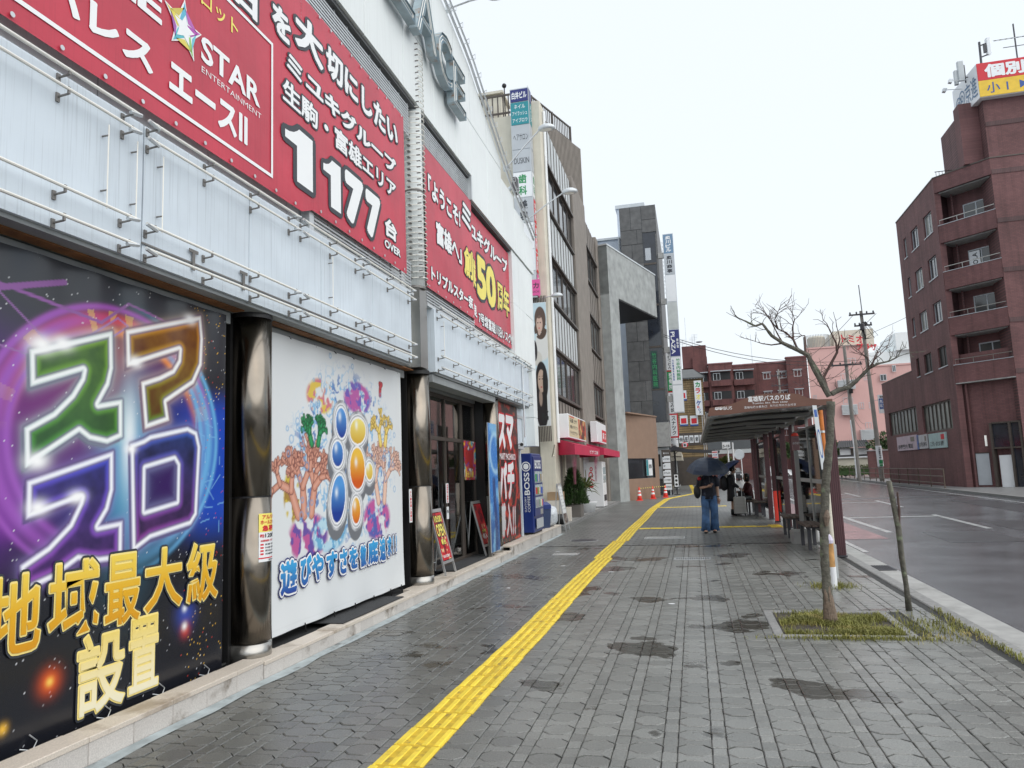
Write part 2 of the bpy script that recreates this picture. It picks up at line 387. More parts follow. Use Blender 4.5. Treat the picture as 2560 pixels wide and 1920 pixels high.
m_asphalt = M('wet_asphalt', (.125, .13, .14), .18, var=.3, vs=.8, bump=.22, bs=120, dirt=(.05, .052, .056), dirts=.5)
m_roadw = M('road_white_paint', (.42, .43, .43), .3, var=.2, vs=4, dirt=(.15, .155, .165), dirts=2.6)
m_roadp = M('road_pink_paint', (.29, .165, .175), .25, var=.2, vs=4, dirt=(.15, .11, .115), dirts=2.4)
m_soil = M('soil', (.05, .042, .032), .9, var=.3, vs=20)
m_stonekerb = M('kerb_stone', (.22, .22, .215), .7, var=.2, vs=20, isl=.1, bump=.1, bs=80)
m_bark = M('grey_bark', (.11, .105, .085), .9, var=.35, vs=14, bump=.8, bs=45, dirt=(.20, .235, .15), dirts=9)
m_barkred = M('red_brown_twig', (.085, .052, .045), .85, var=.25, vs=10)
m_barkraw = M('bare_wood', (.185, .14, .105), .85, var=.25, vs=25, bump=.5, bs=60)
m_maroon = M('maroon_ribbed_steel', (.085, .035, .04), .4, var=.15, vs=3)
m_maroon2 = M('shelter_brown_fascia', (.15, .068, .045), .4, var=.08)
m_shelw = M('shelter_grey_frame', (.30, .30, .29), .5, var=.1)
m_bench = M('weathered_bench_board', (.115, .085, .07), .7, var=.25, vs=12)
m_benchleg = M('dark_grey_steel', (.06, .06, .068), .45, .2)
m_rail = M('brown_railing', (.13, .10, .075), .5, .2)
m_pole = M('concrete_pole', (.25, .235, .215), .85, var=.15, vs=2)
m_wire = M('black_cable', (.012, .012, .013), .5)
m_pinkw = M('pink_render', (.66, .40, .37), .8, var=.06, vs=.4, streak=.18)
m_louv = M('pale_louvre', (.52, .54, .55), .5, var=.05)
m_wood = brick_mat('timber_boards', (.34, .24, .12), (.26, .18, .09), (.10, .07, .035), (1, 0, 0), 2.6, .22, .8, .12)
RB1, RB2, RBM = (.148, .066, .066), (.185, .082, .080), (.098, .058, .058)
m_bk_x = brick_mat('red_brown_tile_street', RB1, RB2, RBM, (0, 1, 0), .20, .075)
m_bk_y = brick_mat('red_brown_tile_front', RB1, RB2, RBM, (1, 0, 0), .20, .075)
m_bk_c = brick_mat('red_brown_tile_corner', RB1, RB2, RBM, (.707, -.707, 0), .20, .075)
m_bk_far = brick_mat('far_red_tile', (.125, .045, .045), (.15, .055, .05), (.09, .045, .042), (1, 0, 0), .5, .2)
m_rooftile = M('dark_roof_tile', (.05, .05, .055), .5, var=.2)
m_leaf = M('leaf_green', (.035, .075, .018), .6, var=.45, vs=6)
m_leaf2 = M('leaf_olive', (.07, .09, .02), .6, var=.4, vs=6)
m_grass = M('grass_blade', (.20, .20, .045), .7, var=.4, vs=5, dirt=(.34, .27, .10), dirts=2.5)
m_skin = M('skin', (.46, .27, .19), .5, var=.05)
m_hair = M('black_hair', (.012, .01, .009), .45, var=.2)
m_denim = M('blue_denim', (.055, .125, .26), .8, var=.4, vs=7, bump=.3, bs=90)
m_tee = M('navy_tie_dye', (.012, .015, .028), .8, var=.4, vs=8, dirt=(.10, .12, .17), dirts=9)
m_umb = M('navy_umbrella', (.030, .044, .075), .40, var=.12, spec=.4)
m_umb2 = M('blue_umbrella', (.075, .105, .23), .5, var=.08)
m_coat = M('black_coat', (.012, .012, .016), .7, var=.2)
m_case = M('silver_case', (.44, .43, .41), .45, .2, var=.06)
m_box = M('cardboard_white', (.62, .58, .52), .8, var=.1)
m_card = M('cardboard_brown', (.36, .25, .15), .85, var=.1)
m_plastic = M('clear_bag', (.62, .66, .70), .25, var=.2, vs=14, bump=.8, bs=25)
m_terr = M('grey_planter', (.19, .175, .16), .8, var=.15)
m_neonp = M('violet_led', (.35, .06, .9), .5, emit=1.6)

# ------------------------------------------------------------------ ground, road, pavement
MB().box(-300, 300, -60, 900, -.30, -.14).build('ground', M('distant_ground', (.10, .10, .10), .8), kind='structure')
def rl(y, x): return x + max(0, y - 36) * .05
def rx(y, x): return x + max(0, y - 12) * .055          # the road drifts to the right as it recedes
b = MB()
ys = [-20, 0, 12, 36, 60, 100, 160, 300]
for a, c in zip(ys[:-1], ys[1:]): b.quad((rl(a, 2.9), a, -.10), (rx(a, 11.0), a, -.10), (rx(c, 11.0), c, -.10), (rl(c, 2.9), c, -.10))
road = b.build('road', m_asphalt, kind='structure')
def strip(name, mat, x0, x1, y0, y1, z, step=6, g=None):
    rx = g or globals()['rx']
    b = MB(); k = max(1, int((y1 - y0) / step))
    for i in range(k):
        a, c = y0 + (y1 - y0) * i / k, y0 + (y1 - y0) * (i + 1) / k
        b.quad((rx(a, x0), a, z), (rx(a, x1), a, z), (rx(c, x1), c, z), (rx(c, x0), c, z))
    return b.build(name, mat, road)
strip('white_line', m_roadw, 4.25, 4.40, 19, 90, -.096, 6, rl)
strip('pink_lane', m_roadp, 3.05, 3.95, 17.5, 60, -.096, 6, rl)
strip('white_line', m_roadw, 2.93, 3.03, 15, 60, -.0955, 6, rl)
strip('white_line', m_roadw, 10.2, 10.32, 10, 120, -.096)
for k in range(9): strip('lane_dash', m_roadw, 6.1 - .6 * (k == 0), 6.25 - .5 * (k == 0), 10 + k * 9.6, 15.2 + k * 9.6, -.096)
for k in range(3): strip('crossing_bar', m_roadw, 3.05, 6.2, 24.0 + k * 9, 24.3 + k * 9, -.0945)
for (x0, x1, y0, y1) in ((6.6, 8.4, 14.5, 22.0), (4.6, 6.0, 16.5, 19.0), (8.6, 9.9, 21, 33), (5.0, 9.5, 36, 37.2)): strip('asphalt_patch', M('asphalt_patch', (.066, .068, .074), .32, var=.25, vs=2, bump=.3, bs=90), x0, x1, y0, y1, -.0975)
for (ax, ay, bx, by) in ((6.4, 12.9, 7.2, 13.7),):
    MB().lathe((ax, ay, -.0985), [(.32, 0), (.32, .004)], 24).build('manhole_lid', m_benchleg, road)

pav = struct('pavement')
m_joint = M('paver_joint', (.035, .036, .035), .8)
MB().box(-6.5, 2.33, -3, 16.0, -.16, -.014).build('joint_bed', m_joint, pav)

def paver_material():
    m, nt, p, n, l = nodes('grey_paver')
    geo = n.new('ShaderNodeNewGeometry'); oi = n.new('ShaderNodeObjectInfo')
    ad = n.new('ShaderNodeMath'); ad.operation = 'ADD'; l.new(oi.outputs['Random'], ad.inputs[0]); l.new(geo.outputs['Random Per Island'], ad.inputs[1])
    fr = n.new('ShaderNodeMath'); fr.operation = 'FRACT'; l.new(ad.outputs[0], fr.inputs[0])
    m2 = n.new('ShaderNodeMapRange'); m2.inputs[3].default_value = .82; m2.inputs[4].default_value = 1.14; l.new(fr.outputs[0], m2.inputs[0])
    no = n.new('ShaderNodeTexNoise'); no.inputs['Scale'].default_value = 120; no.inputs['Detail'].default_value = 3; l.new(geo.outputs['Position'], no.inputs['Vector'])
    m3 = n.new('ShaderNodeMapRange'); m3.inputs[1].default_value = .3; m3.inputs[2].default_value = .7; m3.inputs[3].default_value = .60; m3.inputs[4].default_value = 1.40; l.new(no.outputs[0], m3.inputs[0])
    n5 = n.new('ShaderNodeTexNoise'); n5.inputs['Scale'].default_value = .55; n5.inputs['Detail'].default_value = 5; l.new(geo.outputs['Position'], n5.inputs['Vector'])
    m5 = n.new('ShaderNodeMapRange'); m5.inputs[1].default_value = .3; m5.inputs[2].default_value = .7; m5.inputs[3].default_value = .84; m5.inputs[4].default_value = 1.14; l.new(n5.outputs[0], m5.inputs[0])
    a = n.new('ShaderNodeMath'); a.operation = 'MULTIPLY'; l.new(m2.outputs[0], a.inputs[0]); l.new(m3.outputs[0], a.inputs[1])
    a2 = n.new('ShaderNodeMath'); a2.operation = 'MULTIPLY'; l.new(a.outputs[0], a2.inputs[0]); l.new(m5.outputs[0], a2.inputs[1])
    # pavers are darker in the strip by the shop than farther out
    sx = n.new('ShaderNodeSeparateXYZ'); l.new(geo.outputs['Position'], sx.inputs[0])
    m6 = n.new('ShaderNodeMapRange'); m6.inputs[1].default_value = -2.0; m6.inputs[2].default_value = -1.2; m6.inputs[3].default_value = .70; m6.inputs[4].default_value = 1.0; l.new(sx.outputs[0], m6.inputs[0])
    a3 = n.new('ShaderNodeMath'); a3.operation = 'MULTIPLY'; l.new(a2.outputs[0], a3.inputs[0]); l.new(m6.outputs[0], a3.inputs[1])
    vm = n.new('ShaderNodeVectorMath'); vm.operation = 'SCALE'; vm.inputs[0].default_value = (.180, .184, .174); l.new(a3.outputs[0], vm.inputs['Scale'])
    # puddles: soaked patches, darker and shiny
    n7 = n.new('ShaderNodeTexNoise'); n7.inputs['Scale'].default_value = 1.0; n7.inputs['Detail'].default_value = 8; l.new(geo.outputs['Position'], n7.inputs['Vector'])
    m7 = n.new('ShaderNodeMapRange'); m7.inputs[1].default_value = .590; m7.inputs[2].default_value = .603; l.new(n7.outputs[0], m7.inputs[0])
    mx = n.new('ShaderNodeMix'); mx.data_type = 'RGBA'; l.new(m7.outputs[0], mx.inputs[0]); l.new(vm.outputs[0], mx.inputs[6]); mx.inputs[7].default_value = (.055, .053, .045, 1)
    l.new(mx.outputs[2], p.inputs['Base Color'])
    m8 = n.new('ShaderNodeMapRange'); m8.inputs[3].default_value = .29; m8.inputs[4].default_value = .10; l.new(m7.outputs[0], m8.inputs[0]); l.new(m8.outputs[0], p.inputs['Roughness'])
    bp = n.new('ShaderNodeBump'); bp.inputs['Strength'].default_value = .25; bp.inputs['Distance'].default_value = .004; l.new(no.outputs[0], bp.inputs['Height']); l.new(bp.outputs[0], p.inputs['Normal'])
    return m
m_paver = paver_material()
PX, PY, X0, Y0 = .27, .235, -.095, .198
OCT = [(-.0925, -.038), (-.048, -.080), (.048, -.080), (.0925, -.038), (.0925, .038), (.048, .080), (-.048, .080), (-.0925, .038)]
HP = [(-.0925, .046), (-.050, .084), (.050, .084), (.0925, .046), (.0925, .189), (.050, .151), (-.050, .151), (-.0925, .189)]
VP = [(.0960, -.050), (.1740, -.050), (.1740, .050), (.0960, .050)]
SP = [(.0932, .0535), (.1768, .0535), (.1768, .1815), (.0932, .1815)]
def piece(bm, poly, cx, cy, dz=0., tx=0., ty=0.):
    mx = sum(p[0] for p in poly) / len(poly); my = sum(p[1] for p in poly) / len(poly); n = len(poly)
    ins = lambda p, d: (p[0] - math.copysign(min(d, abs(p[0] - mx)), p[0] - mx), p[1] - math.copysign(min(d, abs(p[1] - my)), p[1] - my))
    zz = lambda p, z: z + dz + (p[0] - mx) * tx + (p[1] - my) * ty
    top = [ins(p, .006) for p in poly]; rim = [ins(p, .0012) for p in poly]
    vs = [(cx + p[0], cy + p[1], zz(p, 0)) for p in top] + [(cx + p[0], cy + p[1], zz(p, -.004)) for p in rim] + [(cx + p[0], cy + p[1], -.02) for p in rim]
    fs = [tuple(range(n))]
    for i in range(n):
        j = (i + 1) % n; fs += [(n + i, n + j, j, i), (2 * n + i, 2 * n + j, n + j, n + i)]
    bm.add(vs, fs)
om = MB(); piece(om, OCT, 0, 0); oct_me = om.mesh('paver'); oct_me.materials.append(m_paver)
def in_pit(x, y): return (.60 < x < 1.84 and 7.32 < y < 8.62) or (x - 1.6) ** 2 + (y - 10.25) ** 2 < .16 ** 2
cells = []
for j in range(12, 68):
    y = Y0 + j * PY
    for i in range(-13, 10):
        x = X0 + i * PX
        if -3.40 < x < 2.30 and y < 15.9 and not in_pit(x, y): cells.append((x, y))
def seen(x, y): return y > 3.2 and -1.0 * y - .2 < x < .54 * y + .1
vis = sorted([c for c in cells if seen(*c)], key=lambda c: c[0] ** 2 + c[1] ** 2)
near = set(vis[:300]); fb = MB()
for (x, y) in cells:
    t = [random.gauss(0, .006) for _ in range(2)]; dz = random.gauss(0, .0012)
    if (x, y) in near:
        o = put('paver', oct_me, pav); o.location = (x, y, dz); o.rotation_euler = (t[0], t[1], random.gauss(0, .008))
    else: piece(fb, OCT, x, y, dz, *t)
    for P in (HP, VP, SP):
        if not in_pit(x + .13 * (P is not HP), y + .1 * (P is not VP)) and x + .13 * (P is not HP) < 2.33:
            piece(fb, P, x, y, random.gauss(-.001, .0012), random.gauss(0, .006), random.gauss(0, .006))
fb.build('paver_field', m_paver, pav, kind='stuff')
# farther off only the joint lines still show
m_far = brick_mat('far_paving', (.185, .188, .18), (.16, .163, .155), (.085, .087, .084), (1, 0, 0), .27, .235, .42, .10, .2)
_n = m_far.node_tree                                           # lay the pattern flat: second axis is y
_cx = [q for q in _n.nodes if q.type == 'COMBXYZ'][0]; _sx = [q for q in _n.nodes if q.type == 'SEPXYZ'][0]
_n.links.new(_sx.outputs[1], _cx.inputs[1])
MB().box(-6.5, 2.33, 16.0, 34, -.16, 0).build('far_paving', m_far, pav)
b = MB(); b.prism([(-7, 34, 0), (2.33, 34, 0), (2.33, 36, 0), (rl(60, 2.33), 60, 0), (rl(130, 2.33), 130, 0), (-12, 130, 0), (-7, 60, 0)], (0, 0, -.16)); b.build('far_paving', m_far, pav)
# kerb and gutter
kb = struct('kerb')
for k in range(46):
    a = 2.0 + k * .6
    if a > 26.5: break
    MB().bev(2.335, 2.485, a + .003, a + .597, -.16, .004, .012).build('kerb_stone', m_stonekerb, kb)
b = MB()
for a, c in ((26.61, 36), (36, 60), (60, 130)): b.prism([(rl(a, 2.335), a, .002), (rl(a, 2.485), a, .002), (rl(c, 2.485), c, .002), (rl(c, 2.335), c, .002)], (0, 0, -.15))
b.build('kerb_run', m_stonekerb, kb)
b = MB()
for a, c in ((-2, 36), (36, 60), (60, 130)): b.quad((rl(a, 2.486), a, -.098), (rl(a, 2.90), a, -.094), (rl(c, 2.90), c, -.094), (rl(c, 2.486), c, -.098))
gut = b.build('gutter', m_concrete, kind='structure')
gr = thing('gutter_grate', 'rusty steel drain grate in the gutter beside the bus shelter end', 'drain grate', (2.68, 12.7, -.093))
b = MB(); b.box(2.52, 2.86, 12.45, 12.48, -.094, -.080); b.box(2.52, 2.86, 12.95, 12.98, -.094, -.080); b.box(2.50, 2.525, 12.45, 12.98, -.094, -.0805); b.box(2.855, 2.88, 12.45, 12.98, -.094, -.0805)
b.build('frame', m_benchleg, gr)
for k in range(9): MB().box(2.53 + k * .037, 2.545 + k * .037, 12.48, 12.95, -.093, -.081).build('bar', m_benchleg, gr)

# far side of the road
fp = MB()
for a, c in zip(ys[1:-1], ys[2:]): fp.prism([(rx(a, 11.0), a, .0), (rx(a, 11.0) + 60, a, .0), (rx(c, 11.0) + 60, c, .0), (rx(c, 11.0), c, .0)], (0, 0, -.2))
fp.build('far_pavement', M('far_pavement_grey', (.19, .19, .19), .45, var=.15), kind='structure')
b = MB()
for a, c in zip(ys[1:-1], ys[2:]): b.prism([(rx(a, 10.86), a, .012), (rx(a, 11.0) - .003, a, .012), (rx(c, 11.0) - .003, c, .012), (rx(c, 10.86), c, .012)], (0, 0, -.2))
b.build('far_kerb', m_stonekerb, kind='structure')

# yellow tactile path
tp = struct('tactile_path')
def tact(kind):
    b = MB(); b.bev(-.148, .148, -.148, .148, -.002, .004, .004); n0 = len(b.f)
    if kind == 'bar':
        for k in range(4): b.bev(-.115 + k * .0767 - .0185, -.115 + k * .0767 + .0185, -.138, .138, .003, .0098, .004)
        for e in (-.1475, .1295): b.bev(e, e + .018, -.147, .147, .003, .0052, .001)
    else:
        for i in range(5):
            for j in range(5): b.lathe((-.115 + i * .0575, -.115 + j * .0575, .003), [(.012, 0), (.007, .006)], 8)
    me = b.mesh('tactile_block'); me.materials.append(m_yplate); me.materials.append(m_yellow)
    for p in me.polygons: p.material_index = 1 if p.index >= n0 else 0
    return me
t_bar, t_dot = tact('bar'), tact('dot')
def block(x, y, rz, me=t_bar):
    o = put('tactile_block', me, tp); o.location = (x + random.gauss(0, .0025), y, .002 + random.random() * .0015); o.rotation_euler = (random.gauss(0, .004), random.gauss(0, .004), rz + random.gauss(0, .008))
for k in range(96):
    y = 2.3 + k * .302
    block(-1.672 - .012 * math.sin(y * .7) - (.05 if 13.6 < y < 17 else 0), y, 0, t_dot if 16.2 < y < 16.9 or 20.2 < y < 20.5 else t_bar)
for k in range(12): block(-1.37 + k * .302, 20.35, R(90), t_bar if k < 10 else t_dot)
for k in range(2): block(1.95 + .0, 20.05 + .6 * k, R(90), t_dot)
for k in range(9): block(-1.37 + k * .302, 31.3, R(90))
def run(p, q):
    d = Vector(q) - Vector(p); n = int(d.length / .302)
    for k in range(n):
        a = Vector(p) + d * (k + .5) / n; block(a.x, a.y, -math.atan2(d.x, d.y))
run((-1.67, 31.4), (-1.45, 40.3)); run((-1.45, 40.3), (.0, 48)); run((.0, 48), (-.35, 72))

# pale apron along the shop step
b = MB(); n = 60; lf = [(-3.455, 1 + k * .31, -.001) for k in range(n)]; rt = [(-3.345 + .012 * math.sin(k * 1.7) + random.uniform(-.012, .012), 1 + k * .31, .003) for k in range(n)]
for k in range(n - 1): b.quad((-3.455, lf[k][1], .004), rt[k], rt[k + 1], (-3.455, lf[k + 1][1], .004))
b.build('apron', m_apron, pav)
# low kerb and forecourt before the shops beyond
MB().bev(-3.78, -3.62, 19.62, 37.2, -.05, .10, .01).build('shop_kerb', m_stonekerb, kind='structure')
MB().box(-7, -3.785, 19.45, 37.2, -.05, .095).build('forecourt', m_concrete, kind='structure')

# drain covers and a manhole in the walk
def cover(name, label, cat, x, y, w, l, slots):
    t = thing(name, label, cat, (x, y, 0)); b = MB()
    b.box(x - w / 2, x + w / 2, y - l / 2, y - l / 2 + .02, -.01, .006); b.box(x - w / 2, x + w / 2, y + l / 2 - .02, y + l / 2, -.01, .006)
    b.box(x - w / 2, x - w / 2 + .02, y - l / 2 + .02, y + l / 2 - .02, -.01, .0055); b.box(x + w / 2 - .02, x + w / 2, y - l / 2 + .02, y + l / 2 - .02, -.01, .0055)
    b.build('frame', m_lightsteel, t)
    if slots:
        MB().box(x - w / 2 + .02, x + w / 2 - .02, y - l / 2 + .02, y + l / 2 - .02, -.01, .001).build('pit', m_black, t)
        for k in range(slots):
            a = x - w / 2 + .03 + (w - .06) * k / (slots - 1); MB().box(a - .008, a + .008, y - l / 2 + .02, y + l / 2 - .02, .001, .0045).build('bar', m_lightsteel, t)
    else: MB().box(x - w / 2 + .02, x + w / 2 - .02, y - l / 2 + .02, y + l / 2 - .02, -.01, .0045).build('plate', m_concrete, t)
cover('drain_grate', 'long slotted steel drain grate in the middle of the walk', 'drain grate', -.12, 13.45, .62, .26, 16)
cover('access_cover', 'dark square access cover beyond the slotted grate', 'access cover', -.75, 17.6, .9, .5, 0)
cover('access_cover', 'small square access cover left of the yellow path by the shop step', 'access cover', -2.5, 14.4, .5, .35, 0)
mh = thing('manhole_cover', 'round iron manhole cover left of the yellow path near shops', 'manhole cover', (-2.55, 17.2, 0))
MB().lathe((-2.55, 17.2, -.01), [(.33, 0), (.33, .016)], 28).build('rim', m_lightsteel, mh); MB().lathe((-2.55, 17.2, -.01), [(.30, 0), (.30, .018)], 28).build('lid', m_benchleg, mh)

# ================================================================== the game hall on the left
hall = thing('game_hall', 'long white panelled game hall with black chrome pillars and red banners on the left', 'building', (-4, 9, 0))
XF, XW, XU = -3.50, -3.65, -3.48
# body behind the cladding
roofline = [(-3, 9.7), (7, 9.6), (9, 9.5), (10.7, 9.28), (12, 9.0), (13, 8.58), (14.8, 7.85), (16.5, 7.42), (17.3, 7.22)]
b = MB(); b.prism([(-3.72, -3, 3.1)] + [(-3.72, 17.2, 3.1)] + [(-3.72, y, z - .03) for y, z in reversed(roofline)], (-6, 0, 0))
b.build('wall', m_white2, hall)
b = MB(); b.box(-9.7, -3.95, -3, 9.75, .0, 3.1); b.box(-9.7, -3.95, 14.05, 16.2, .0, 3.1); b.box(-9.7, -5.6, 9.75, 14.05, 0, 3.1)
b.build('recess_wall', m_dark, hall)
MB().box(-5.6, -3.64, -3, 16.3, -.05, .10).build('recess_floor', m_rubber, hall)
b = MB()
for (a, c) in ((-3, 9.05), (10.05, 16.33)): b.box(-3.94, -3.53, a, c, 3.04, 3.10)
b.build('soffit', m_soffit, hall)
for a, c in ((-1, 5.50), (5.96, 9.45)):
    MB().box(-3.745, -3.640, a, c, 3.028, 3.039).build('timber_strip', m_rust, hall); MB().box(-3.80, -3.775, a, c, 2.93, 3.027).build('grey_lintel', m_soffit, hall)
# overhanging fascia: one panel per bay
def fascia(ys_, z0, z1):
    for a, c in zip(ys_[:-1], ys_[1:]):
        MB().bev(-3.72, XF, a + .006, c - .006, z0, z1, .006).build('fascia_panel', m_white, hall)
fascia([-1, .38, 1.62, 2.865, 4.11, 5.355, 6.60, 7.845, 9.06], 3.07, 4.03)
fascia([9.98, 11.2, 12.4, 13.6, 14.85, 16.33], 3.07, 4.0)
# wall behind the banners
b = MB()
def wallp(a, c, z0, z1): MB().box(-3.71, XW, a + .005, c - .005, z0, z1).build('wall_panel', m_white2, hall)
for a, c in zip([-1, .9, 2.75, 3.85, 5.0, 6.2], [.9, 2.75, 3.85, 5.0, 6.2, 7.4]): wallp(a, c, 4.04, 4.62)
for a, c in zip([11.9, 12.7, 13.5, 14.3], [12.7, 13.5, 14.3, 15.1]): wallp(a, c, 4.04, 4.62)
for z0, z1 in ((2.2, 2.86), (2.865, 4.02), (4.025, 5.22), (5.225, 6.38)):
    for a, c in ((16.35, 16.8), (16.8, 17.2)):
        if not (z0 < 2.9 and a < 16.5): MB().bev(-4.4, XF - .01, a + .005, c - .005, z0 + .004, z1, .006).build('end_panel', m_white2, hall)
for a, c in ((15.1, 15.7), (15.7, 16.35)):
    MB().box(-3.71, XF - .01, a + .005, c - .005, 4.04, 5.22).build('end_panel', m_white2, hall); MB().box(-3.71, XF - .01, a + .005, c - .005, 5.225, 6.38).build('end_panel', m_white2, hall)
# projecting upper cladding in panels, two rows, cut to the curved parapet
def rz(y): return float(np.interp(y, [p[0] for p in roofline], [p[1] for p in roofline]))
ub = [-.97, .26, 1.5, 2.74, 3.97, 5.21, 6.44, 7.68, 8.91, 10.15, 11.2, 12.12, 13.2, 14.3, 15.4, 16.4, 17.3]
for a, c in zip(ub[:-1], ub[1:]):
    lo = 6.85 if c < 12.2 else 6.40
    MB().bev(-3.74, XU, a + .006, c - .006, lo, min(7.855, rz(c) - .02), .006).build('upper_panel', m_white2, hall)
    if rz(c) > 7.95:
        MB().prism([(XU, a + .006, 7.865), (XU, c - .006, 7.865), (XU, c - .006, rz(c)), (XU, a + .006, rz(a))], (-.26, 0, 0)).build('upper_panel', m_white2, hall)
b = MB(); b.box(-3.66, -3.52, -2, 12.1, 6.80, 6.845); b.box(-3.66, -3.52, 12.12, 17.2, 6.35, 6.395); b.build('dark_soffit_strip', M('dark_grey_strip', (.10, .105, .11), .6), hall)
MB().box(-3.72, XU, 12.06, 12.115, 6.40, 6.845).build('soffit_step', m_trim, hall)
# perforated screens above and below the banners
def screen(name, y0, y1, z0, z1, x):
    p = thing('x', 'x', 'x') if False else None
    b = MB(); 
    n = int((z1 - z0) / .042)
    for k in range(n): b.box(x - .01, x, y0, y1, z0 + k * .042, z0 + k * .042 + .02)
    m = int((y1 - y0) / .31)
    for k in range(m + 1): b.box(x - .03, x - .011, y0 + k * (y1 - y0) / m - .012, y0 + k * (y1 - y0) / m + .012, z0, z1)
    return b.build(name, m_lightsteel, hall, kind='stuff')
screen('louvred_screen', 3.0, 9.25, 6.3, 6.79, -3.55); screen('louvred_screen', 9.85, 12.05, 6.2, 6.79, -3.55)
screen('louvred_screen', 6.55, 9.2, 4.06, 4.5, -3.545); screen('louvred_screen', 9.8, 12.2, 4.04, 4.5, -3.545)
b = MB(); b.box(-3.62, -3.53, 6.42, 9.25, 4.02, 4.055); b.box(-3.62, -3.53, 9.78, 12.25, 4.0, 4.035); b.box(-3.64, -3.54, 6.44, 6.53, 4.06, 4.5); b.build('screen_frame', m_trim, hall)

# chrome pillars
def pillar(x, y, r):
    pl = MB().cyl(x, y, 1.46, 3.06, r, 40).build('pillar', m_chrome, hall, smooth=True)
    MB().cyl(x, y, .26, 1.445, r, 40).build('lower_drum', m_chrome, pl, smooth=True)
    MB().cyl(x, y, 1.44, 1.465, r - .006, 32).build('joint', m_black, pl)
    MB().cyl(x, y, .10, .245, r + .004, 40).build('base', m_steel, pl, smooth=True)
    MB().cyl(x, y, 3.0, 3.05, r + .006, 40).build('collar', m_black, pl)
    MB().box(x - .30, x - .08, y - r - .02, y + r + .02, .1, 3.05).build('pilaster', m_black, pl)
    return pl
P1 = (-3.72, 5.73, .172); P2 = (-3.70, 9.72, .178); P3 = (-3.72, 13.62, .17)
for p in (P1, P2, P3): pillar(*p)

# tube lights on brackets along the fascia edges
def light_tube(y0, y1, z, x=XF + .085):
    t = MB().tube([(x, y0, z), (x, y1, z)], .0105, 8).build('light_tube', m_tube, hall)
    for e in (y0, y1): MB().tube([(x, e, z), (x, e + (.10 if e == y0 else -.10), z - .02)], .014, 6).build('tube_end', m_trim, t)
    k = max(2, int((y1 - y0) / .55) + 1)
    for i in range(k):
        yy = y0 + .08 + (y1 - y0 - .16) * i / (k - 1)
        b = MB(); b.tube([(XF + .001, yy, z - .035), (x, yy, z - .028)], .007, 5); b.box(XF + .001, XF + .012, yy - .012, yy + .012, z - .065, z - .01); b.box(x - .006, x + .006, yy - .007, yy + .007, z - .03, z + .014)
        b.build('bracket', m_brk, t)
for z in (3.13, 3.30, 3.90, 4.02):
    for a, c in ((1.1, 2.75), (2.8, 3.98), (4.05, 6.05), (6.1, 7.45), (7.5, 9.02)): light_tube(a, c, z)
    for a, c in ((10.0, 11.6), (11.65, 13.3), (13.35, 14.9), (14.95, 16.3)): light_tube(a, c, z)
for yy in (3.74, 3.99, 4.24, 6.75, 10.25):
    t = MB().tube([(XF + .05, yy, 3.30), (XF + .05, yy, 3.85)], .005, 6).build('hanging_tube', m_tube, hall)
    for zz in (3.42, 3.78):
        b = MB(); b.tube([(XF + .001, yy, zz), (XF + .05, yy, zz)], .006, 5); b.build('bracket', m_brk, t)
b = MB(); b.box(XF + .001, XF + .012, 4.1, 9.0, 3.188, 3.20); b.build('cable_strip', m_brk, hall)
for yy in (4.62, 5.25):
    b = MB(); b.box(XF + .013, XF + .02, yy - .05, yy + .05, 3.27, 3.295); b.box(XF + .013, XF + .02, yy - .014, yy + .014, 3.14, 3.27); b.build('t_bracket', m_brk, hall)

# white column with a spiral tube above the second pillar
colx, coly = -3.62, 9.56
cl = MB().cyl(colx, coly, 4.2, 6.95, .135, 28).build('sign_column', m_white2, hall, smooth=True)
MB().box(colx - .1, colx + .10, coly - .12, coly + .16, 3.07, 4.19).build('column_casing', m_steel, cl)
MB().cyl(colx, coly, 6.96, 7.85, .13, 28).build('column_top', m_white2, cl, smooth=True)
for zz in (4.2, 5.6, 6.95): MB().cyl(colx, coly, zz - .015, zz + .015, .142, 28).build('column_band', m_brk, cl)
for s0, z0, z1, turns, rr in ((0, 4.25, 7.8, 44, .175),):
    pts = [(colx + rr * math.cos(q), coly + rr * math.sin(q), z0 + (z1 - z0) * k / (turns * 14)) for k in range(turns * 14) for q in [2 * math.pi * k / 14]]
    MB().tube(pts, .0075, 5).build('spiral_tube', m_tube, cl)
b = MB()
for k in range(40):
    zz = 4.3 + k * .088; b.box(colx + .13, colx + .185, coly - .20, coly - .185, zz, zz + .012); b.box(colx - .02, colx + .02, coly - .19, coly - .13, zz, zz + .012)
b.build('tube_clip', m_brk, cl, kind='stuff')

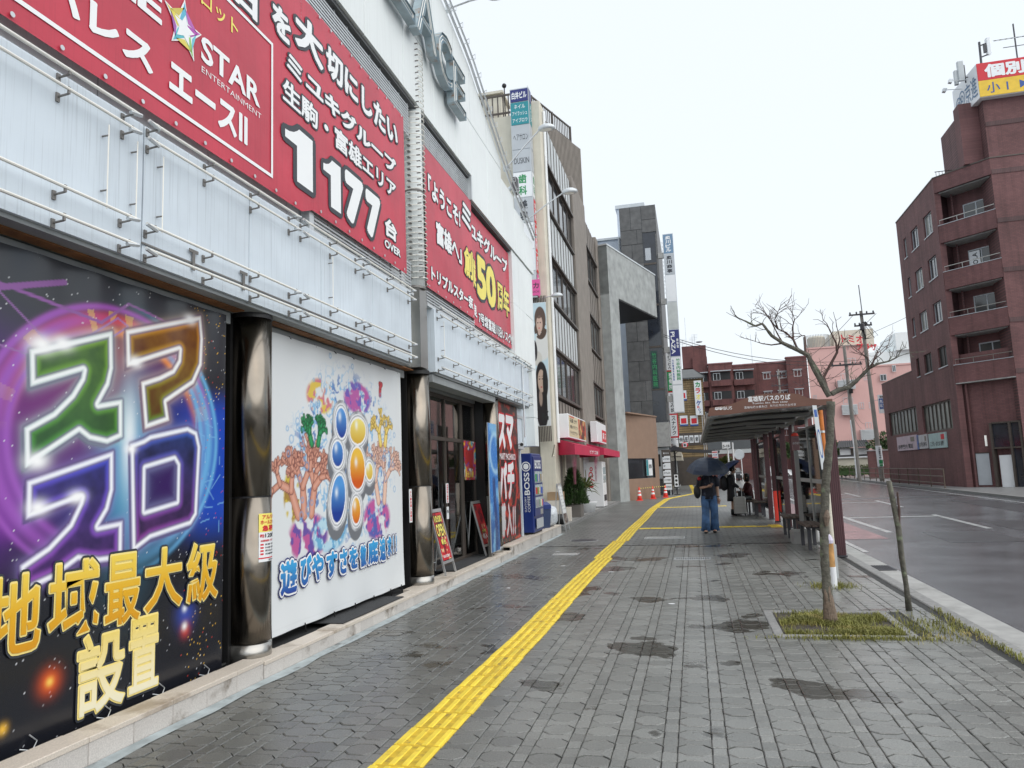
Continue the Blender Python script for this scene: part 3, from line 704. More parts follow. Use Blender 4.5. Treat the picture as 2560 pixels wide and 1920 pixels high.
# channel letters on the parapet
m_lrim = M('letter_rim', (.34, .42, .46), .4, .2, var=.2, vs=4, dirt=(.28, .17, .10), dirts=3)
def letter(s, y0, y1, z0, z1):
    w, h = y1 - y0, z1 - z0; vi, fi = glyph(s, .02); lo, hi = vi.min(0), vi.max(0); q = (vi - lo) / (hi - lo)
    e = {}
    for f in fi:
        for i in range(len(f)):
            k = (f[i], f[(i + 1) % len(f)]); e[k] = 1
    b = MB(); n = len(q); x0, x1 = XU + .06, XU + .18
    for xx in (x0, x1): b.v += [(xx, y0 + a * w, z0 + c * h) for a, c in q]
    for (i, j) in e:
        if (j, i) not in e: b.f.append((i, j, j + n, i + n))
    o = b.build('sign_letter', m_lrim, lt)
    b = MB(); b.add([(x1 - .03, y0 + a * w, z0 + c * h) for a, c in q], fi); b.build('letter_face', M('letter_blue', (.16, .27, .35), .3, var=.25, vs=3, dirt=(.30, .33, .33)), o)
    vo, fo = glyph(s, -.022); lo2 = lo; q2 = (vo - lo) / (hi - lo)
    b = MB(); ee = {}
    for f in fo:
        for i in range(len(f)): ee[(f[i], f[(i + 1) % len(f)])] = 1
    for (i, j) in ee:
        if (j, i) not in ee:
            A, B = q2[i], q2[j]; b.tube([(x1 - .012, y0 + A[0] * w, z0 + A[1] * h), (x1 - .012, y0 + B[0] * w, z0 + B[1] * h)], .008, 4, cap=False)
    b.build('neon_tube', m_tube, o)
lt = thing('channel_letter_sign', 'weathered blue channel letters reading PALACE high on the white parapet', 'sign', (XU, 9, 7.7))
for s, y0, y1 in (('P', 4.9, 5.8), ('A', 5.9, 7.0), ('L', 7.15, 8.95), ('A', 8.98, 9.9), ('C', 9.92, 10.6), ('E', 10.62, 11.28)):
    if s == 'L': letter(s, 8.2, 8.95, 7.74, 8.62)
    else: letter(s, y0, y1, 7.72 - .16 * max(0, y0 - 9), 8.60 - .22 * max(0, y0 - 9))
# parapet pipe rail
pts = [(XU + .10, y, rz(y) + .07) for y in np.linspace(2, 17.25, 40)]
pr = MB().tube(pts, .018, 6).build('parapet_pipe', m_lightsteel, hall)
pts2 = [(XU + .04, y, rz(y) + .02) for y in np.linspace(2, 17.25, 40)]; MB().tube(pts2, .025, 6).build('parapet_cap', m_lightsteel, hall)
for y in np.linspace(9.5, 17.1, 22):
    MB().tube([(XU + .04, y, rz(y) + .02), (XU + .16, y, rz(y) + .01), (XU + .16, y, rz(y) + .10), (XU + .10, y, rz(y) + .07)], .008, 5).build('pipe_bracket', m_lightsteel, pr)
# flood lamps on arms
def arm_lamp(label, p0, p1):
    t = thing('arm_lamp', label, 'lamp', p0, 'flood lamps on arms'); p0, p1 = Vector(p0), Vector(p1)
    MB().tube([p0, p0 + (p1 - p0) * .5 + Z * .02, p1], .016, 6).build('arm', m_lightsteel, t)
    MB().box(p0.x - .05, p0.x + .03, p0.y - .05, p0.y + .05, p0.z - .05, p0.z + .05).build('mount', m_trim, t)
    MB().lathe((p1.x + .12, p1.y, p1.z - .02), [(.02, .10), (.07, .09), (.14, .04), (.15, -.01), (.13, -.03)], 14, 1.25, .7).build('lamp_head', m_trim, t, smooth=True)
    MB().lathe((p1.x + .12, p1.y, p1.z - .055), [(.09, 0), (.10, .02)], 14, 1.25, .7).build('lens', M('lamp_lens', (.75, .74, .68), .2), t)
arm_lamp('flood lamp arm reaching from the parapet over the upper left', (-3.46, 11, 9.33), (-2.75, 11, 9.42))
arm_lamp('highest flood lamp reaching in front of the white sign tower', (-3.44, 14.6, 8.0), (-2.65, 14.6, 8.78))
arm_lamp('flood lamp on a long arm below the tower lamp before brown windows', (-3.44, 16.5, 7.5), (-2.5, 16.5, 8.08))
sp = thing('camera_box', 'small grey camera box on the end of the white parapet', 'security camera', (-3.5, 16.0, 8.1))
MB().bev(-3.62, -3.50, 15.9, 16.1, 7.98, 8.36, .02).build('housing', m_benchleg, sp); MB().tube([(-3.72, 16, 8.1), (-3.6, 16, 8.2)], .05, 8).build('bracket', m_trim, sp)

# granite step, block by block
st = struct('granite_step')
def step(y0, y1, n, z, jit=0):
    for k in range(n):
        a, c = y0 + (y1 - y0) * k / n, y0 + (y1 - y0) * (k + 1) / n
        MB().bev(-3.49, -3.46, a + .002, c - .002, -.05, z - .032, .003).build('granite_riser', m_granite, st)
        if k % 2 == 0:
            c2 = y0 + (y1 - y0) * min(n, k + 2) / n
            MB().bev(-3.645, -3.455, a + .002, c2 - .002, z - .03, z + random.gauss(0, .0015), .004).build('granite_tread', m_gran_top, st)
step(1.6, 5.52, 11, .158); step(5.53, 13.9, 28, .138); step(13.91, 19.4, 18, .225)
MB().box(-5, -3.65, 13.92, 19.38, -.05, .215).build('landing', m_gran_top, st)
MB().box(-3.648, -3.492, 1.6, 13.9, -.05, .10).build('step_core', m_concrete, st)
b = MB(); b.box(-3.75, -3.646, 5.6, 5.98, .1, .137); b.box(-3.75, -3.646, 9.2, 13.9, .1, .137); b.build('tread_infill', m_gran_top, st)
mt = MB().box(-3.95, -3.50, 7.0, 8.6, .142, .152); tag(mt.build('floor_mat', m_rubber), 'dark rubber mat on the granite step under the white poster', 'mat')
mt = MB().box(-3.95, -3.60, 10.9, 13.2, .142, .152); tag(mt.build('floor_mat', m_rubber), 'long dark rubber mat before the glass entrance doors', 'mat')

# entrance: frames, glass, blinds, dark room behind
XG = -4.0
en = MB()
for y in (9.95, 11.0, 11.72, 12.60, 12.66, 13.40): en.box(XG - .03, XG + .03, y - .018, y + .018, .13, 2.9)
en.box(XG - .028, XG + .028, 9.95, 13.5, 2.16, 2.22); en.box(XG - .028, XG + .028, 9.95, 13.5, 2.86, 2.92); en.box(XG - .028, XG + .028, 9.95, 13.5, .13, .19)
ef = en.build('entrance_frame', m_bronze, hall)
for a, c in ((9.97, 10.98), (11.02, 11.70), (11.74, 12.58), (12.68, 13.38)):
    MB().box(XG - .006, XG, a, c, .19, 2.16).build('pane', m_glass, ef); MB().box(XG - .006, XG, a, c, 2.22, 2.86).build('pane', m_glass, ef)
for k in range(15): MB().box(XG - .09, XG - .05, 10, 13.4, 2.25 + k * .042, 2.262 + k * .042).build('blind_slat', m_lightsteel, ef)
b = MB()
for y in (13.45, 13.52, 13.60, 13.7, 13.8): b.box(XG - .02, XG + .12 - (y - 13.45) * .2, y - .012, y + .012, .13, 2.95)
b.build('folded_shutter', m_chrome, hall)
MB().box(-3.80, -3.56, 10.0, 13.5, 2.93, 3.035).build('entrance_lintel', m_soffit, hall)
MB().box(XG - .02, XG + .05, 9.95, 13.5, 2.925, 3.04).build('entrance_header', m_soffit, hall)
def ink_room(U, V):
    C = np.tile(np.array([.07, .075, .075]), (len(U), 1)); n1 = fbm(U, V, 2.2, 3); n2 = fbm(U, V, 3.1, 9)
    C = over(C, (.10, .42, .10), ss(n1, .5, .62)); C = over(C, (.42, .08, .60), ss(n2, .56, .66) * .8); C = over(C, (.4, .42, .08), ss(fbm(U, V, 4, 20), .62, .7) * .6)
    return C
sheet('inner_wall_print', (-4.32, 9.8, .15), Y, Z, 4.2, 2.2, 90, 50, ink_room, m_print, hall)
b = MB()
for (y, z, w) in ((11.1, .95, .35), (11.9, 1.05, .45), (12.0, .42, .5), (12.4, .3, .3), (11.2, .3, .35)): b.box(-4.29, -4.28, y, y + w, z, z + .018)
b.build('led_strip', m_neonp, hall)
b = MB()
for (x, y) in ((-4.9, 10.6), (-4.9, 13.0)): b.box(x - .25, x + .25, y - .2, y + .2, .1, 1.25)
b.build('game_machine', M('machine_dark', (.03, .02, .04), .3), hall, kind='stuff')
st2 = thing('door_notice', 'narrow white door notice with red lettering on the glass doors', 'notice', (-3.98, 11.7, 1.3))
MB().box(-3.968, -3.965, 11.655, 11.785, 1.14, 1.46).build('sheet', m_signw, st2)
vtext('未成年者入場禁止', (-3.965, 11.685, 1.15), Y, Z, .07, .30, m_ink_r, st2, off=.03, eps=.002)
MB().box(-3.968, -3.965, 11.665, 11.775, .88, 1.08).build('lower_sheet', m_signw, st2)
text('禁煙', (-3.965, 11.68, .98), Y, Z, .08, .05, m_ink_k, st2, eps=.002)

# lower end bay behind the vending machine
b = MB(); b.box(-5, -4.25, 16.2, 17.6, .2, 2.3); b.box(-4.24, -3.75, 16.22, 16.30, .2, 3.03); b.build('alcove_wall', m_white, hall)
MB().tube([(XF + .03, 15.55, 4.0), (XF + .03, 15.55, 2.35)], .02, 8).build('downpipe', m_lightsteel, hall)
window(hall, (-3.71, 15.62, 2.12), Y, Z, .8, .75, m_trim, m_wing, 1, 1, .06)
MB().box(-4.2, -3.72, 15.58, 17.2, 2.2, 3.03).build('end_wall_lower', m_white, hall)
cc = thing('cctv_camera', 'white bullet security camera above the blue vending machine', 'security camera', (-3.6, 15.7, 2.25))
MB().tube([(-3.71, 15.75, 2.22), (-3.6, 15.7, 2.22)], .012, 6).build('bracket', m_trim, cc); MB().tube([(-3.6, 15.78, 2.22), (-3.55, 15.55, 2.20)], .045, 10).build('body', m_trim, cc); MB().tube([(-3.552, 15.552, 2.20), (-3.548, 15.535, 2.199)], .035, 10).build('lens', m_black, cc)

# ------------------------------------------------------------------ red banners
def banner_cloth(U, V): return .0012 * np.sin(U * 5 + 2 * np.sin(V * 2)) + .0008 * np.sin(V * 7 + U * 3)
def red(name, label, parts, group='red banners on the hall'):
    t = thing(name, label, 'banner', parts[0][0], group)
    for O, y0, y1, z0, z1 in parts:
        sheet('cloth', O, Y, Z, y1 - y0, z1 - z0, 60, 30, lambda U, V: np.tile(np.array([1., 1, 1]), (len(U), 1)), m_red, t, banner_cloth)
    return t
b1 = red('banner', 'large red banner with 1177 in giant white numerals', [((-3.51, 1.2, 4.158), 1.2, 6.24, 4.158, 6.40), ((-3.51, 6.44, 4.24), 6.44, 8.95, 4.24, 6.43)])
MB().quad((-3.51, 6.24, 4.158), (-3.51, 6.44, 4.24), (-3.51, 6.44, 6.43), (-3.51, 6.24, 6.40)).build('cloth_fold', m_red, b1)
XA, XB = -3.507, -3.507
NK = 3.51 / 3.60                                              # the near half was measured a little farther back
nq = lambda y, z: (y * NK, 1.55 + (z - 1.55) * NK)
b = MB()
def line(b, x, p, q, w):
    d = Vector((0, q[0] - p[0], q[1] - p[1])); n = Vector((0, -d.z, d.y)).normalized() * w / 2
    P, Q = Vector((x, *p)), Vector((x, *q)); b.quad(P - n, Q - n, Q + n, P + n)
line(b, XA + .003, nq(1.5, 4.37), nq(5.865, 4.37), .03); line(b, XA + .0035, nq(5.85, 4.385), nq(5.85, 5.655), .03); line(b, XA + .003, nq(1.5, 5.67), nq(5.865, 5.67), .03)
b.build('border_line', m_ink_w, b1)
LY = lambda s, y0, y1, z0, z1, m=m_ink_w, x=XA, p=b1, **k: text(s, (x, y0, z0), Y, Z, y1 - y0, z1 - z0, m, p, **k)
LN = lambda s, y0, y1, z0, z1, m=m_ink_w, **k: LY(s, *[q_ for p_ in zip(nq(y0, z0), nq(y1, z1)) for q_ in p_], m, **k)
LN('パレス', 3.32, 4.29, 4.50, 4.74, off=.045); LN('エースⅡ', 4.46, 5.46, 4.48, 4.745, off=.04)
LN('TRIPLE', 2.75, 4.37, 4.94, 5.16, off=.03); LN('STAR', 4.82, 5.65, 4.93, 5.15, off=.025); LN('ENTERTAINMENT', 4.83, 5.67, 4.835, 4.885, off=-.006)
LN('パチンコ', 3.1, 4.3, 5.36, 5.55, m_ink_y, off=.02); LN('スロット', 4.62, 5.31, 5.40, 5.55, m_ink_y, off=.012)
# the multicoloured star
def starpts(cy, cz, ro, ri, rot, sq=1): return [(cy + sq * (ro if k % 2 == 0 else ri) * math.sin(rot + k * math.pi / 5), cz + (ro if k % 2 == 0 else ri) * math.cos(rot + k * math.pi / 5)) for k in range(10)]
stp = [nq(*p) for p in [(4.39, 5.16), (4.54, 5.14), (4.615, 5.31), (4.66, 5.14), (4.82, 5.14), (4.715, 5.03), (4.735, 4.865), (4.62, 4.97), (4.475, 4.885), (4.515, 5.03)]]
MB().prism([(XA + .002, *p) for p in stp], (.003, 0, 0)).build('star_logo', m_ink_w, b1)
cxs, czs = nq(4.61, 5.06)
for k, (c, n) in enumerate((((.72, .62, .10), 0), ((.12, .45, .62), 2), ((.42, .08, .40), 4), ((.30, .55, .15), 6), ((.10, .48, .55), 8), ((.6, .5, .1), 1), ((.45, .12, .45), 3), ((.15, .5, .6), 5), ((.7, .6, .12), 7), ((.35, .1, .4), 9))):
    p, q, r_ = stp[n - 1], stp[n], stp[(n + 1) % 10]
    tri = [(cxs + (a - cxs) * s, czs + (z - czs) * s) for (a, z), s in ((p, .72), (q, .9), (r_, .72))]
    MB().prism([(XA + .0055, *t_) for t_ in tri], (.001, 0, 0)).build('star_colour', M('star_ink', c, .5), b1)
MB().prism([(XA + .007, *p) for p in starpts(cxs, czs, .12, .055, .1)], (.001, 0, 0)).build('star_core', m_ink_w, b1)
OUT = (m_ink_k, .075)
Lr = lambda s, y0, y1, z0, z1, m=m_ink_w, off=.045, **k: LY(s, y0, y1, z0, z1, m, XB, outline=OUT, off=off, **k)
LN('今日', 4.7, 5.6, 5.72, 6.05, outline=OUT, off=.045)
Lr('を', 5.70, 6.03, 5.72, 6.02)
Lr('大', 6.10, 6.68, 5.82, 6.22, eps=.004); Lr('切にしたい', 6.74, 8.71, 5.86, 6.20)
Lr('ミユキグループ', 5.95, 8.63, 5.45, 5.67, eps=.004)
Lr('生駒・富雄エリア', 5.88, 8.61, 5.12, 5.36, eps=.004, off=.028)
for s, y0, y1, z0, z1 in (('1', 5.92, 6.44, 4.42, 4.96), ('1', 6.66, 7.05, 4.41, 4.93), ('7', 7.15, 7.62, 4.39, 4.97), ('7', 7.68, 8.10, 4.39, 4.95)): Lr(s, y0, y1, z0, z1, off=.07, eps=.004)
Lr('台', 8.24, 8.62, 4.56, 4.80); Lr('OVER', 8.22, 8.73, 4.40, 4.50, off=.03)
def eyelets(t, x, y0, y1, z, n):
    for k in range(n):
        y = y0 + (y1 - y0) * k / (n - 1); MB().tube([(x + .008, y, z), (x + .011, y, z)], .016, 10).build('eyelet', m_lightsteel, t)
eyelets(b1, -3.507, 1.4, 6.1, 4.19, 15); eyelets(b1, -3.507, 6.6, 8.85, 4.28, 8); eyelets(b1, -3.507, 6.6, 8.85, 6.40, 10)
b2 = red('banner', 'red banner with yellow 50 for the group anniversary beyond the spiral column', [((-3.51, 9.72, 4.26), 9.72, 12.10, 4.26, 6.38), ((-3.585, 12.14, 4.215), 12.14, 15.25, 4.215, 6.30)])
MB().quad((-3.51, 12.10, 4.26), (-3.585, 12.14, 4.215), (-3.585, 12.14, 6.30), (-3.51, 12.10, 6.38)).build('cloth_fold', m_red, b2)
OU2 = (m_ink_k, .055)
LB = lambda s, y0, y1, z0, z1, m=m_ink_w, x=XB, off=.042, **k: LY(s, y0, y1, z0, z1, m, x, b2, outline=OU2, off=off, **k)
XC = -3.582; q = 3.585 / 3.51
LB('「ようこそ!', 9.86, 11.40, 5.66, 6.0); LB('富雄へ」', 10.17, 11.42, 5.04, 5.40)
LB('ミ', 11.5, 12.04, 5.80, 6.2); LY('ユキグループ', 12.2, 14.95, 5.78, 6.10, m_ink_w, XC, b2, outline=OU2, off=.042)
LB('創', 11.56, 12.07, 4.92, 5.44, m_ink_y); LY('業', 12.18, 12.5, 4.90, 5.42, m_ink_y, XC, b2, outline=OU2, off=.042)
LY('50', 12.56, 13.9, 4.78, 5.60, m_ink_y, XC, b2, outline=OU2, off=.05); LY('周年', 14.0, 15.0, 4.84, 5.46, m_ink_y, XC, b2, outline=OU2, off=.03)
LB('トリプルスター奈', 9.9, 12.02, 4.40, 4.62); LY('良', 12.2, 12.5, 4.36, 4.60, m_ink_w, XC, b2, outline=OU2, off=.042)
LY('7号線富雄川沿いスグ!', 12.6, 15.1, 4.29, 4.52, m_ink_w, XC, b2, outline=OU2, off=.025)
eyelets(b2, -3.507, 9.8, 12.0, 4.29, 7); eyelets(b2, -3.582, 12.3, 15.15, 4.25, 8)

# ------------------------------------------------------------------ posters on the hall front
def cord(t, pts, r=.004, m=None): return MB().tube(pts, r, 5).build('tie_cord', m or m_lightsteel, t)
# 1: black neon poster
SU1 = [(3.523,2.391),(4.147,2.614),(4.161,2.368),(4.132,2.253),(4.045,2.114),(4.252,2.159),(4.261,1.914),(4.132,1.865),(3.980,1.886),(3.899,1.933),(3.528,1.707),(3.512,1.930),(3.702,2.035),(3.832,2.158),(3.904,2.270),(3.915,2.325),(3.539,2.183)]
MA = [(4.281,2.648),(5.078,2.910),(5.106,2.732),(5.094,2.517),(5.003,2.362),(4.699,2.187),(4.730,2.055),(4.485,1.981),(4.439,2.304),(4.624,2.368),(4.765,2.435),(4.827,2.519),(4.834,2.602),(4.297,2.399)]
SU2 = [(3.543,1.622),(4.184,1.807),(4.193,1.557),(4.155,1.430),(4.076,1.325),(4.281,1.342),(4.285,1.099),(4.085,1.101),(3.926,1.135),(3.746,1.045),(3.536,0.993),(3.523,1.145),(3.703,1.233),(3.853,1.356),(3.924,1.483),(3.932,1.515),(3.548,1.411)]
RO = [(4.346,1.861),(4.471,1.899),(4.536,1.931),(4.943,2.012),(5.051,1.979),(5.093,1.865),(5.072,1.484),(5.065,1.345),(4.998,1.274),(4.558,1.209),(4.386,1.131)]
HOLE = [(4.494,1.698),(4.800,1.765),(4.838,1.722),(4.835,1.455),(4.495,1.401)]
PY0, PY1, PZ0, PZ1 = 2.55, 5.40, .12, 2.985
def ink_neon(U, V):
    y, z = U + PY0, V + PZ0; n = len(U); g = fbm(U, V, 2.0, 1)
    C = np.tile(np.array([.012, .013, .018]), (n, 1)); C = over(C, (.055, .06, .072), ss(z, 2.1, 2.95) * (.4 + .6 * g))
    dy, dz = y - 4.22, z - 1.90; r = np.hypot(dy / 1.15, dz); a = np.arctan2(dz, dy)
    up, lf, rt, dn = [np.clip(np.cos(a - q), 0, 1) for q in (math.pi / 2, math.pi * .97, 0, -math.pi / 2)]
    C = over(C, (.13, .02, .30), ss(-y, -3.85, -3.2) * ss(z, .9, 1.5) * .75 * ss(-z, -2.75, -2.0)); C = over(C, (.20, .03, .32), ss(fbm(U, V, 1.3, 7), .5, .7) * ss(-y, -3.7, -3.3) * .8 * ss(-z, -2.4, -1.6) * ss(z, 1.0, 1.3))
    inn = ss(-r, -.92, -.55)
    C = over(C, (.26, .012, .012), inn * up); C = over(C, (.15, .015, .17), inn * np.clip(lf - .1, 0, 1)); C = over(C, (.008, .022, .19), inn * np.clip(rt, 0, 1)); C = over(C, (.012, .02, .17), inn * dn * .9)
    C = over(C, (.012, .07, .50), ss(y, 4.7, 5.2) * ss(z, 1.0, 1.4) * ss(-z, -2.4, -2.1) * .85)
    for rr, w, c in ((.80, .05, (.62, .03, .04)), (.72, .03, (.75, .22, .03)), (.88, .02, (.35, .08, .42))):
        C = over(C, c, np.exp(-((r - rr) / w) ** 2) * np.clip(up * 1.5, 0, 1)); C = over(C, (.14, .42, .72), np.exp(-((r - rr - .05) / w) ** 2) * np.clip(rt * 1.3 - .1, 0, 1) * .9)
        C = over(C, (.30, .08, .44), np.exp(-((r - rr) / w) ** 2) * np.clip(lf * 1.4 - .1, 0, 1))
    blk = (vnoise(a * 9, r * 1, 1.0, 5) > .62) & (np.abs(r - .79) < .07); C = over(C, (.80, .55, .10), blk * np.clip(up, 0, 1) * .45)
    for p, q, w, c in (((2.6, 2.25), (3.3, 2.72), .018, (.30, .09, .36)), ((3.3, 2.72), (3.75, 2.86), .018, (.26, .09, .33)), ((3.2, 2.76), (4.05, 2.66), .010, (.26, .09, .33)), ((4.05, 2.66), (4.3, 2.84), .010, (.28, .10, .32)), ((4.3, 2.84), (4.75, 2.78), .008, (.26, .10, .3)),
                      ((3.25, 2.74), (3.75, 2.38), .005, (.28, .12, .36)), ((2.9, 2.45), (3.55, 2.36), .005, (.28, .12, .36)), ((4.95, 2.84), (5.0, 2.7), .008, (.55, .5, .1)), ((3.9, 2.52), (4.2, 2.72), .006, (.35, .14, .4)), ((4.0, 2.48), (4.3, 2.68), .006, (.35, .14, .4)), ((4.2, 2.72), (4.3, 2.68), .006, (.35, .14, .4))):
        C = over(C, c, ss(-seg(y, z, p, q), -w - .004, -w + .003))
    for k in range(26):
        p0 = (4.95 + NR.rand() * .4, 1.1 + NR.rand() * 1.0); q0 = (p0[0] + NR.choice([-.1, .1, .0]), p0[1] + NR.rand() * .14 - .02); C = over(C, (.18, .42, .70), ss(-seg(y, z, p0, q0), -.007, -.002) * .8)
    C = over(C, (.10, .42, .62), np.exp(-(np.hypot((y - 4.33) / .22, (z - 1.75) / .60)) ** 2) * .85); C = over(C, (.75, .82, .85), np.exp(-(np.hypot((y - 4.33) / .07, (z - 1.9) / .30)) ** 2))
    s = NR.rand(n); C = over(C, (.7, .72, .75), (s > .9955) * (.4 + .6 * NR.rand(n)) * (z < 2.95)); C = over(C, (.85, .5, .05), ((s < .012) & (y > 4.95) & ((z < .75) | (z > 2.2))) * .95); C = over(C, (.6, .05, .03), ((s > .985) & (s < .989) & (y > 4.9)) * .9)
    for cy, cz, rr, c in ((3.75, .45, .07, (.75, .10, .02)), (3.75, .45, .025, (.85, .55, .1)), (3.45, .28, .03, (.8, .45, .05)), (4.95, .62, .10, (.03, .06, .35)), (4.94, .66, .025, (.75, .8, .9)), (4.95, .50, .05, (.5, .05, .04)), (4.94, .53, .028, (.8, .8, .8))): C = over(C, c, np.exp(-(np.hypot(y - cy, z - cz) / rr) ** 2))
    sh_ = np.min([sdf(y + .022, z + .030, p_) for p_ in (SU1, MA, SU2, RO)], 0); C = over(C, (.035, .008, .09), ss(-sh_, -.012, .0) * .9)
    dro = np.maximum(sdf(y, z, RO), -sdf(y, z, HOLE))
    for d, top, bot, core, glow in ((sdf(y, z, SU1), (.20, .38, .03), (.04, .26, .04), (.015, .06, .012), (.62, .85, .80)), (sdf(y, z, MA), (.70, .25, .02), (.08, .26, .03), (.10, .025, .006), (.82, .62, .50)), (sdf(y, z, SU2), (.04, .08, .62), (.34, .08, .46), (.012, .008, .05), (.38, .30, .70)), (dro, (.03, .12, .50), (.30, .05, .32), (.008, .012, .03), (.40, .45, .80))):
        C = over(C, glow, np.exp(-np.clip(d, 0, 9) / .022) * .85 * (d > -.02)); C = over(C, (.05, .012, .10), np.exp(-((d - .012) / .012) ** 2) * .7)
        zc = (z - z[d < 0].min()) / (np.ptp(z[d < 0]) + 1e-6); body = np.array(bot)[None] * (1 - zc[:, None]) + np.array(top)[None] * zc[:, None]
        m = ss(-d, 0, .008); C = C * (1 - m[:, None]) + body * m[:, None]
        C = over(C, core, ss(-d, .035, .085) * (.65 + .35 * fbm(U, V, 9, 4)))
        C = over(C, glow, ss(d, -.050, -.02) * m * .35); C = over(C, (.04, .01, .12), np.exp(-((d + .034) / .009) ** 2) * .85); C = over(C, (.88, .90, .92), np.exp(-((d + .014) / .0155) ** 2))
    for cy, cz, rr in ((3.6, 2.44, .055), (3.75, 2.47, .045), (4.37, 2.44, .04), (4.95, 2.86, .04), (3.62, 1.47, .045), (3.9, 1.52, .04), (4.35, 1.83, .03), (3.6, 1.74, .05)): C = over(C, (.95, .95, .95), np.exp(-(np.hypot((y - cy) / 1.6, (z - cz)) / rr) ** 2))
    return C
def wrinkle(U, V): return .006 * np.exp(-(2.865 - V) / .25) * np.sin(U * 14) + .004 * np.sin(U * 4 + V)
p1 = thing('poster', 'black neon poster with huge glowing letters and gold characters', 'poster', (-3.75, 4, .12))
sheet('printed_sheet', (-3.755, PY0, PZ0), Y, Z, PY1 - PY0, PZ1 - PZ0, 330, 330, ink_neon, m_printg, p1, wrinkle)
m_gold = grad_mat('gold_print', (.62, .26, .01), (.86, .66, .10), .62, 1.15, .35, (.74, .40, .015)); m_goldp = grad_mat('pale_gold_print', (.84, .80, .62), (.82, .62, .12), .16, .69, .35)
m_goldrim = M('gold_rim_print', (.88, .72, .25), .35, var=.06)
for s, y0, y1, z0, z1 in (('地', 3.30, 3.665, .655, 1.11), ('域', 3.70, 4.10, .667, 1.14), ('最', 4.135, 4.47, .66, 1.137), ('大', 4.49, 4.90, .686, 1.136), ('級', 4.935, 5.325, .669, 1.135)):
    text(s, (-3.752, y0, z0), Y, Z, y1 - y0, z1 - z0, m_goldrim, p1, off=.034, eps=.004, outline=(m_ink_k, .03)); text(s, (-3.7455, y0 + .012, z0 + .012), Y, Z, y1 - y0 - .024, z1 - z0 - .024, m_gold, p1, off=.016, eps=.0035)
for s, y0, y1, z0, z1 in (('設', 3.93, 4.345, .16, .67), ('置', 4.36, 4.66, .185, .69)):
    text(s, (-3.752, y0, z0), Y, Z, y1 - y0, z1 - z0, m_goldrim, p1, off=.034, eps=.004, outline=(m_ink_k, .03)); text(s, (-3.7455, y0 + .012, z0 + .012), Y, Z, y1 - y0 - .024, z1 - z0 - .024, m_goldp, p1, off=.016, eps=.0035)
for y in (3.1, 3.55, 4.0, 4.5, 4.95, 5.35): cord(p1, [(-3.75, y, 2.96), (-3.78, y + .015, 3.0), (-3.82, y, 3.03)])
for y in (3.55, 4.1, 4.6, 5.1): cord(p1, [(-3.745, y, .14), (-3.71, y + .05, .12), (-3.72, y + .09, .16), (-3.745, y + .06, .20)])
MB().tube([(-3.80, 2.5, .12), (-3.80, 5.5, .12)], .015, 6).build('lower_rail', m_black, p1)
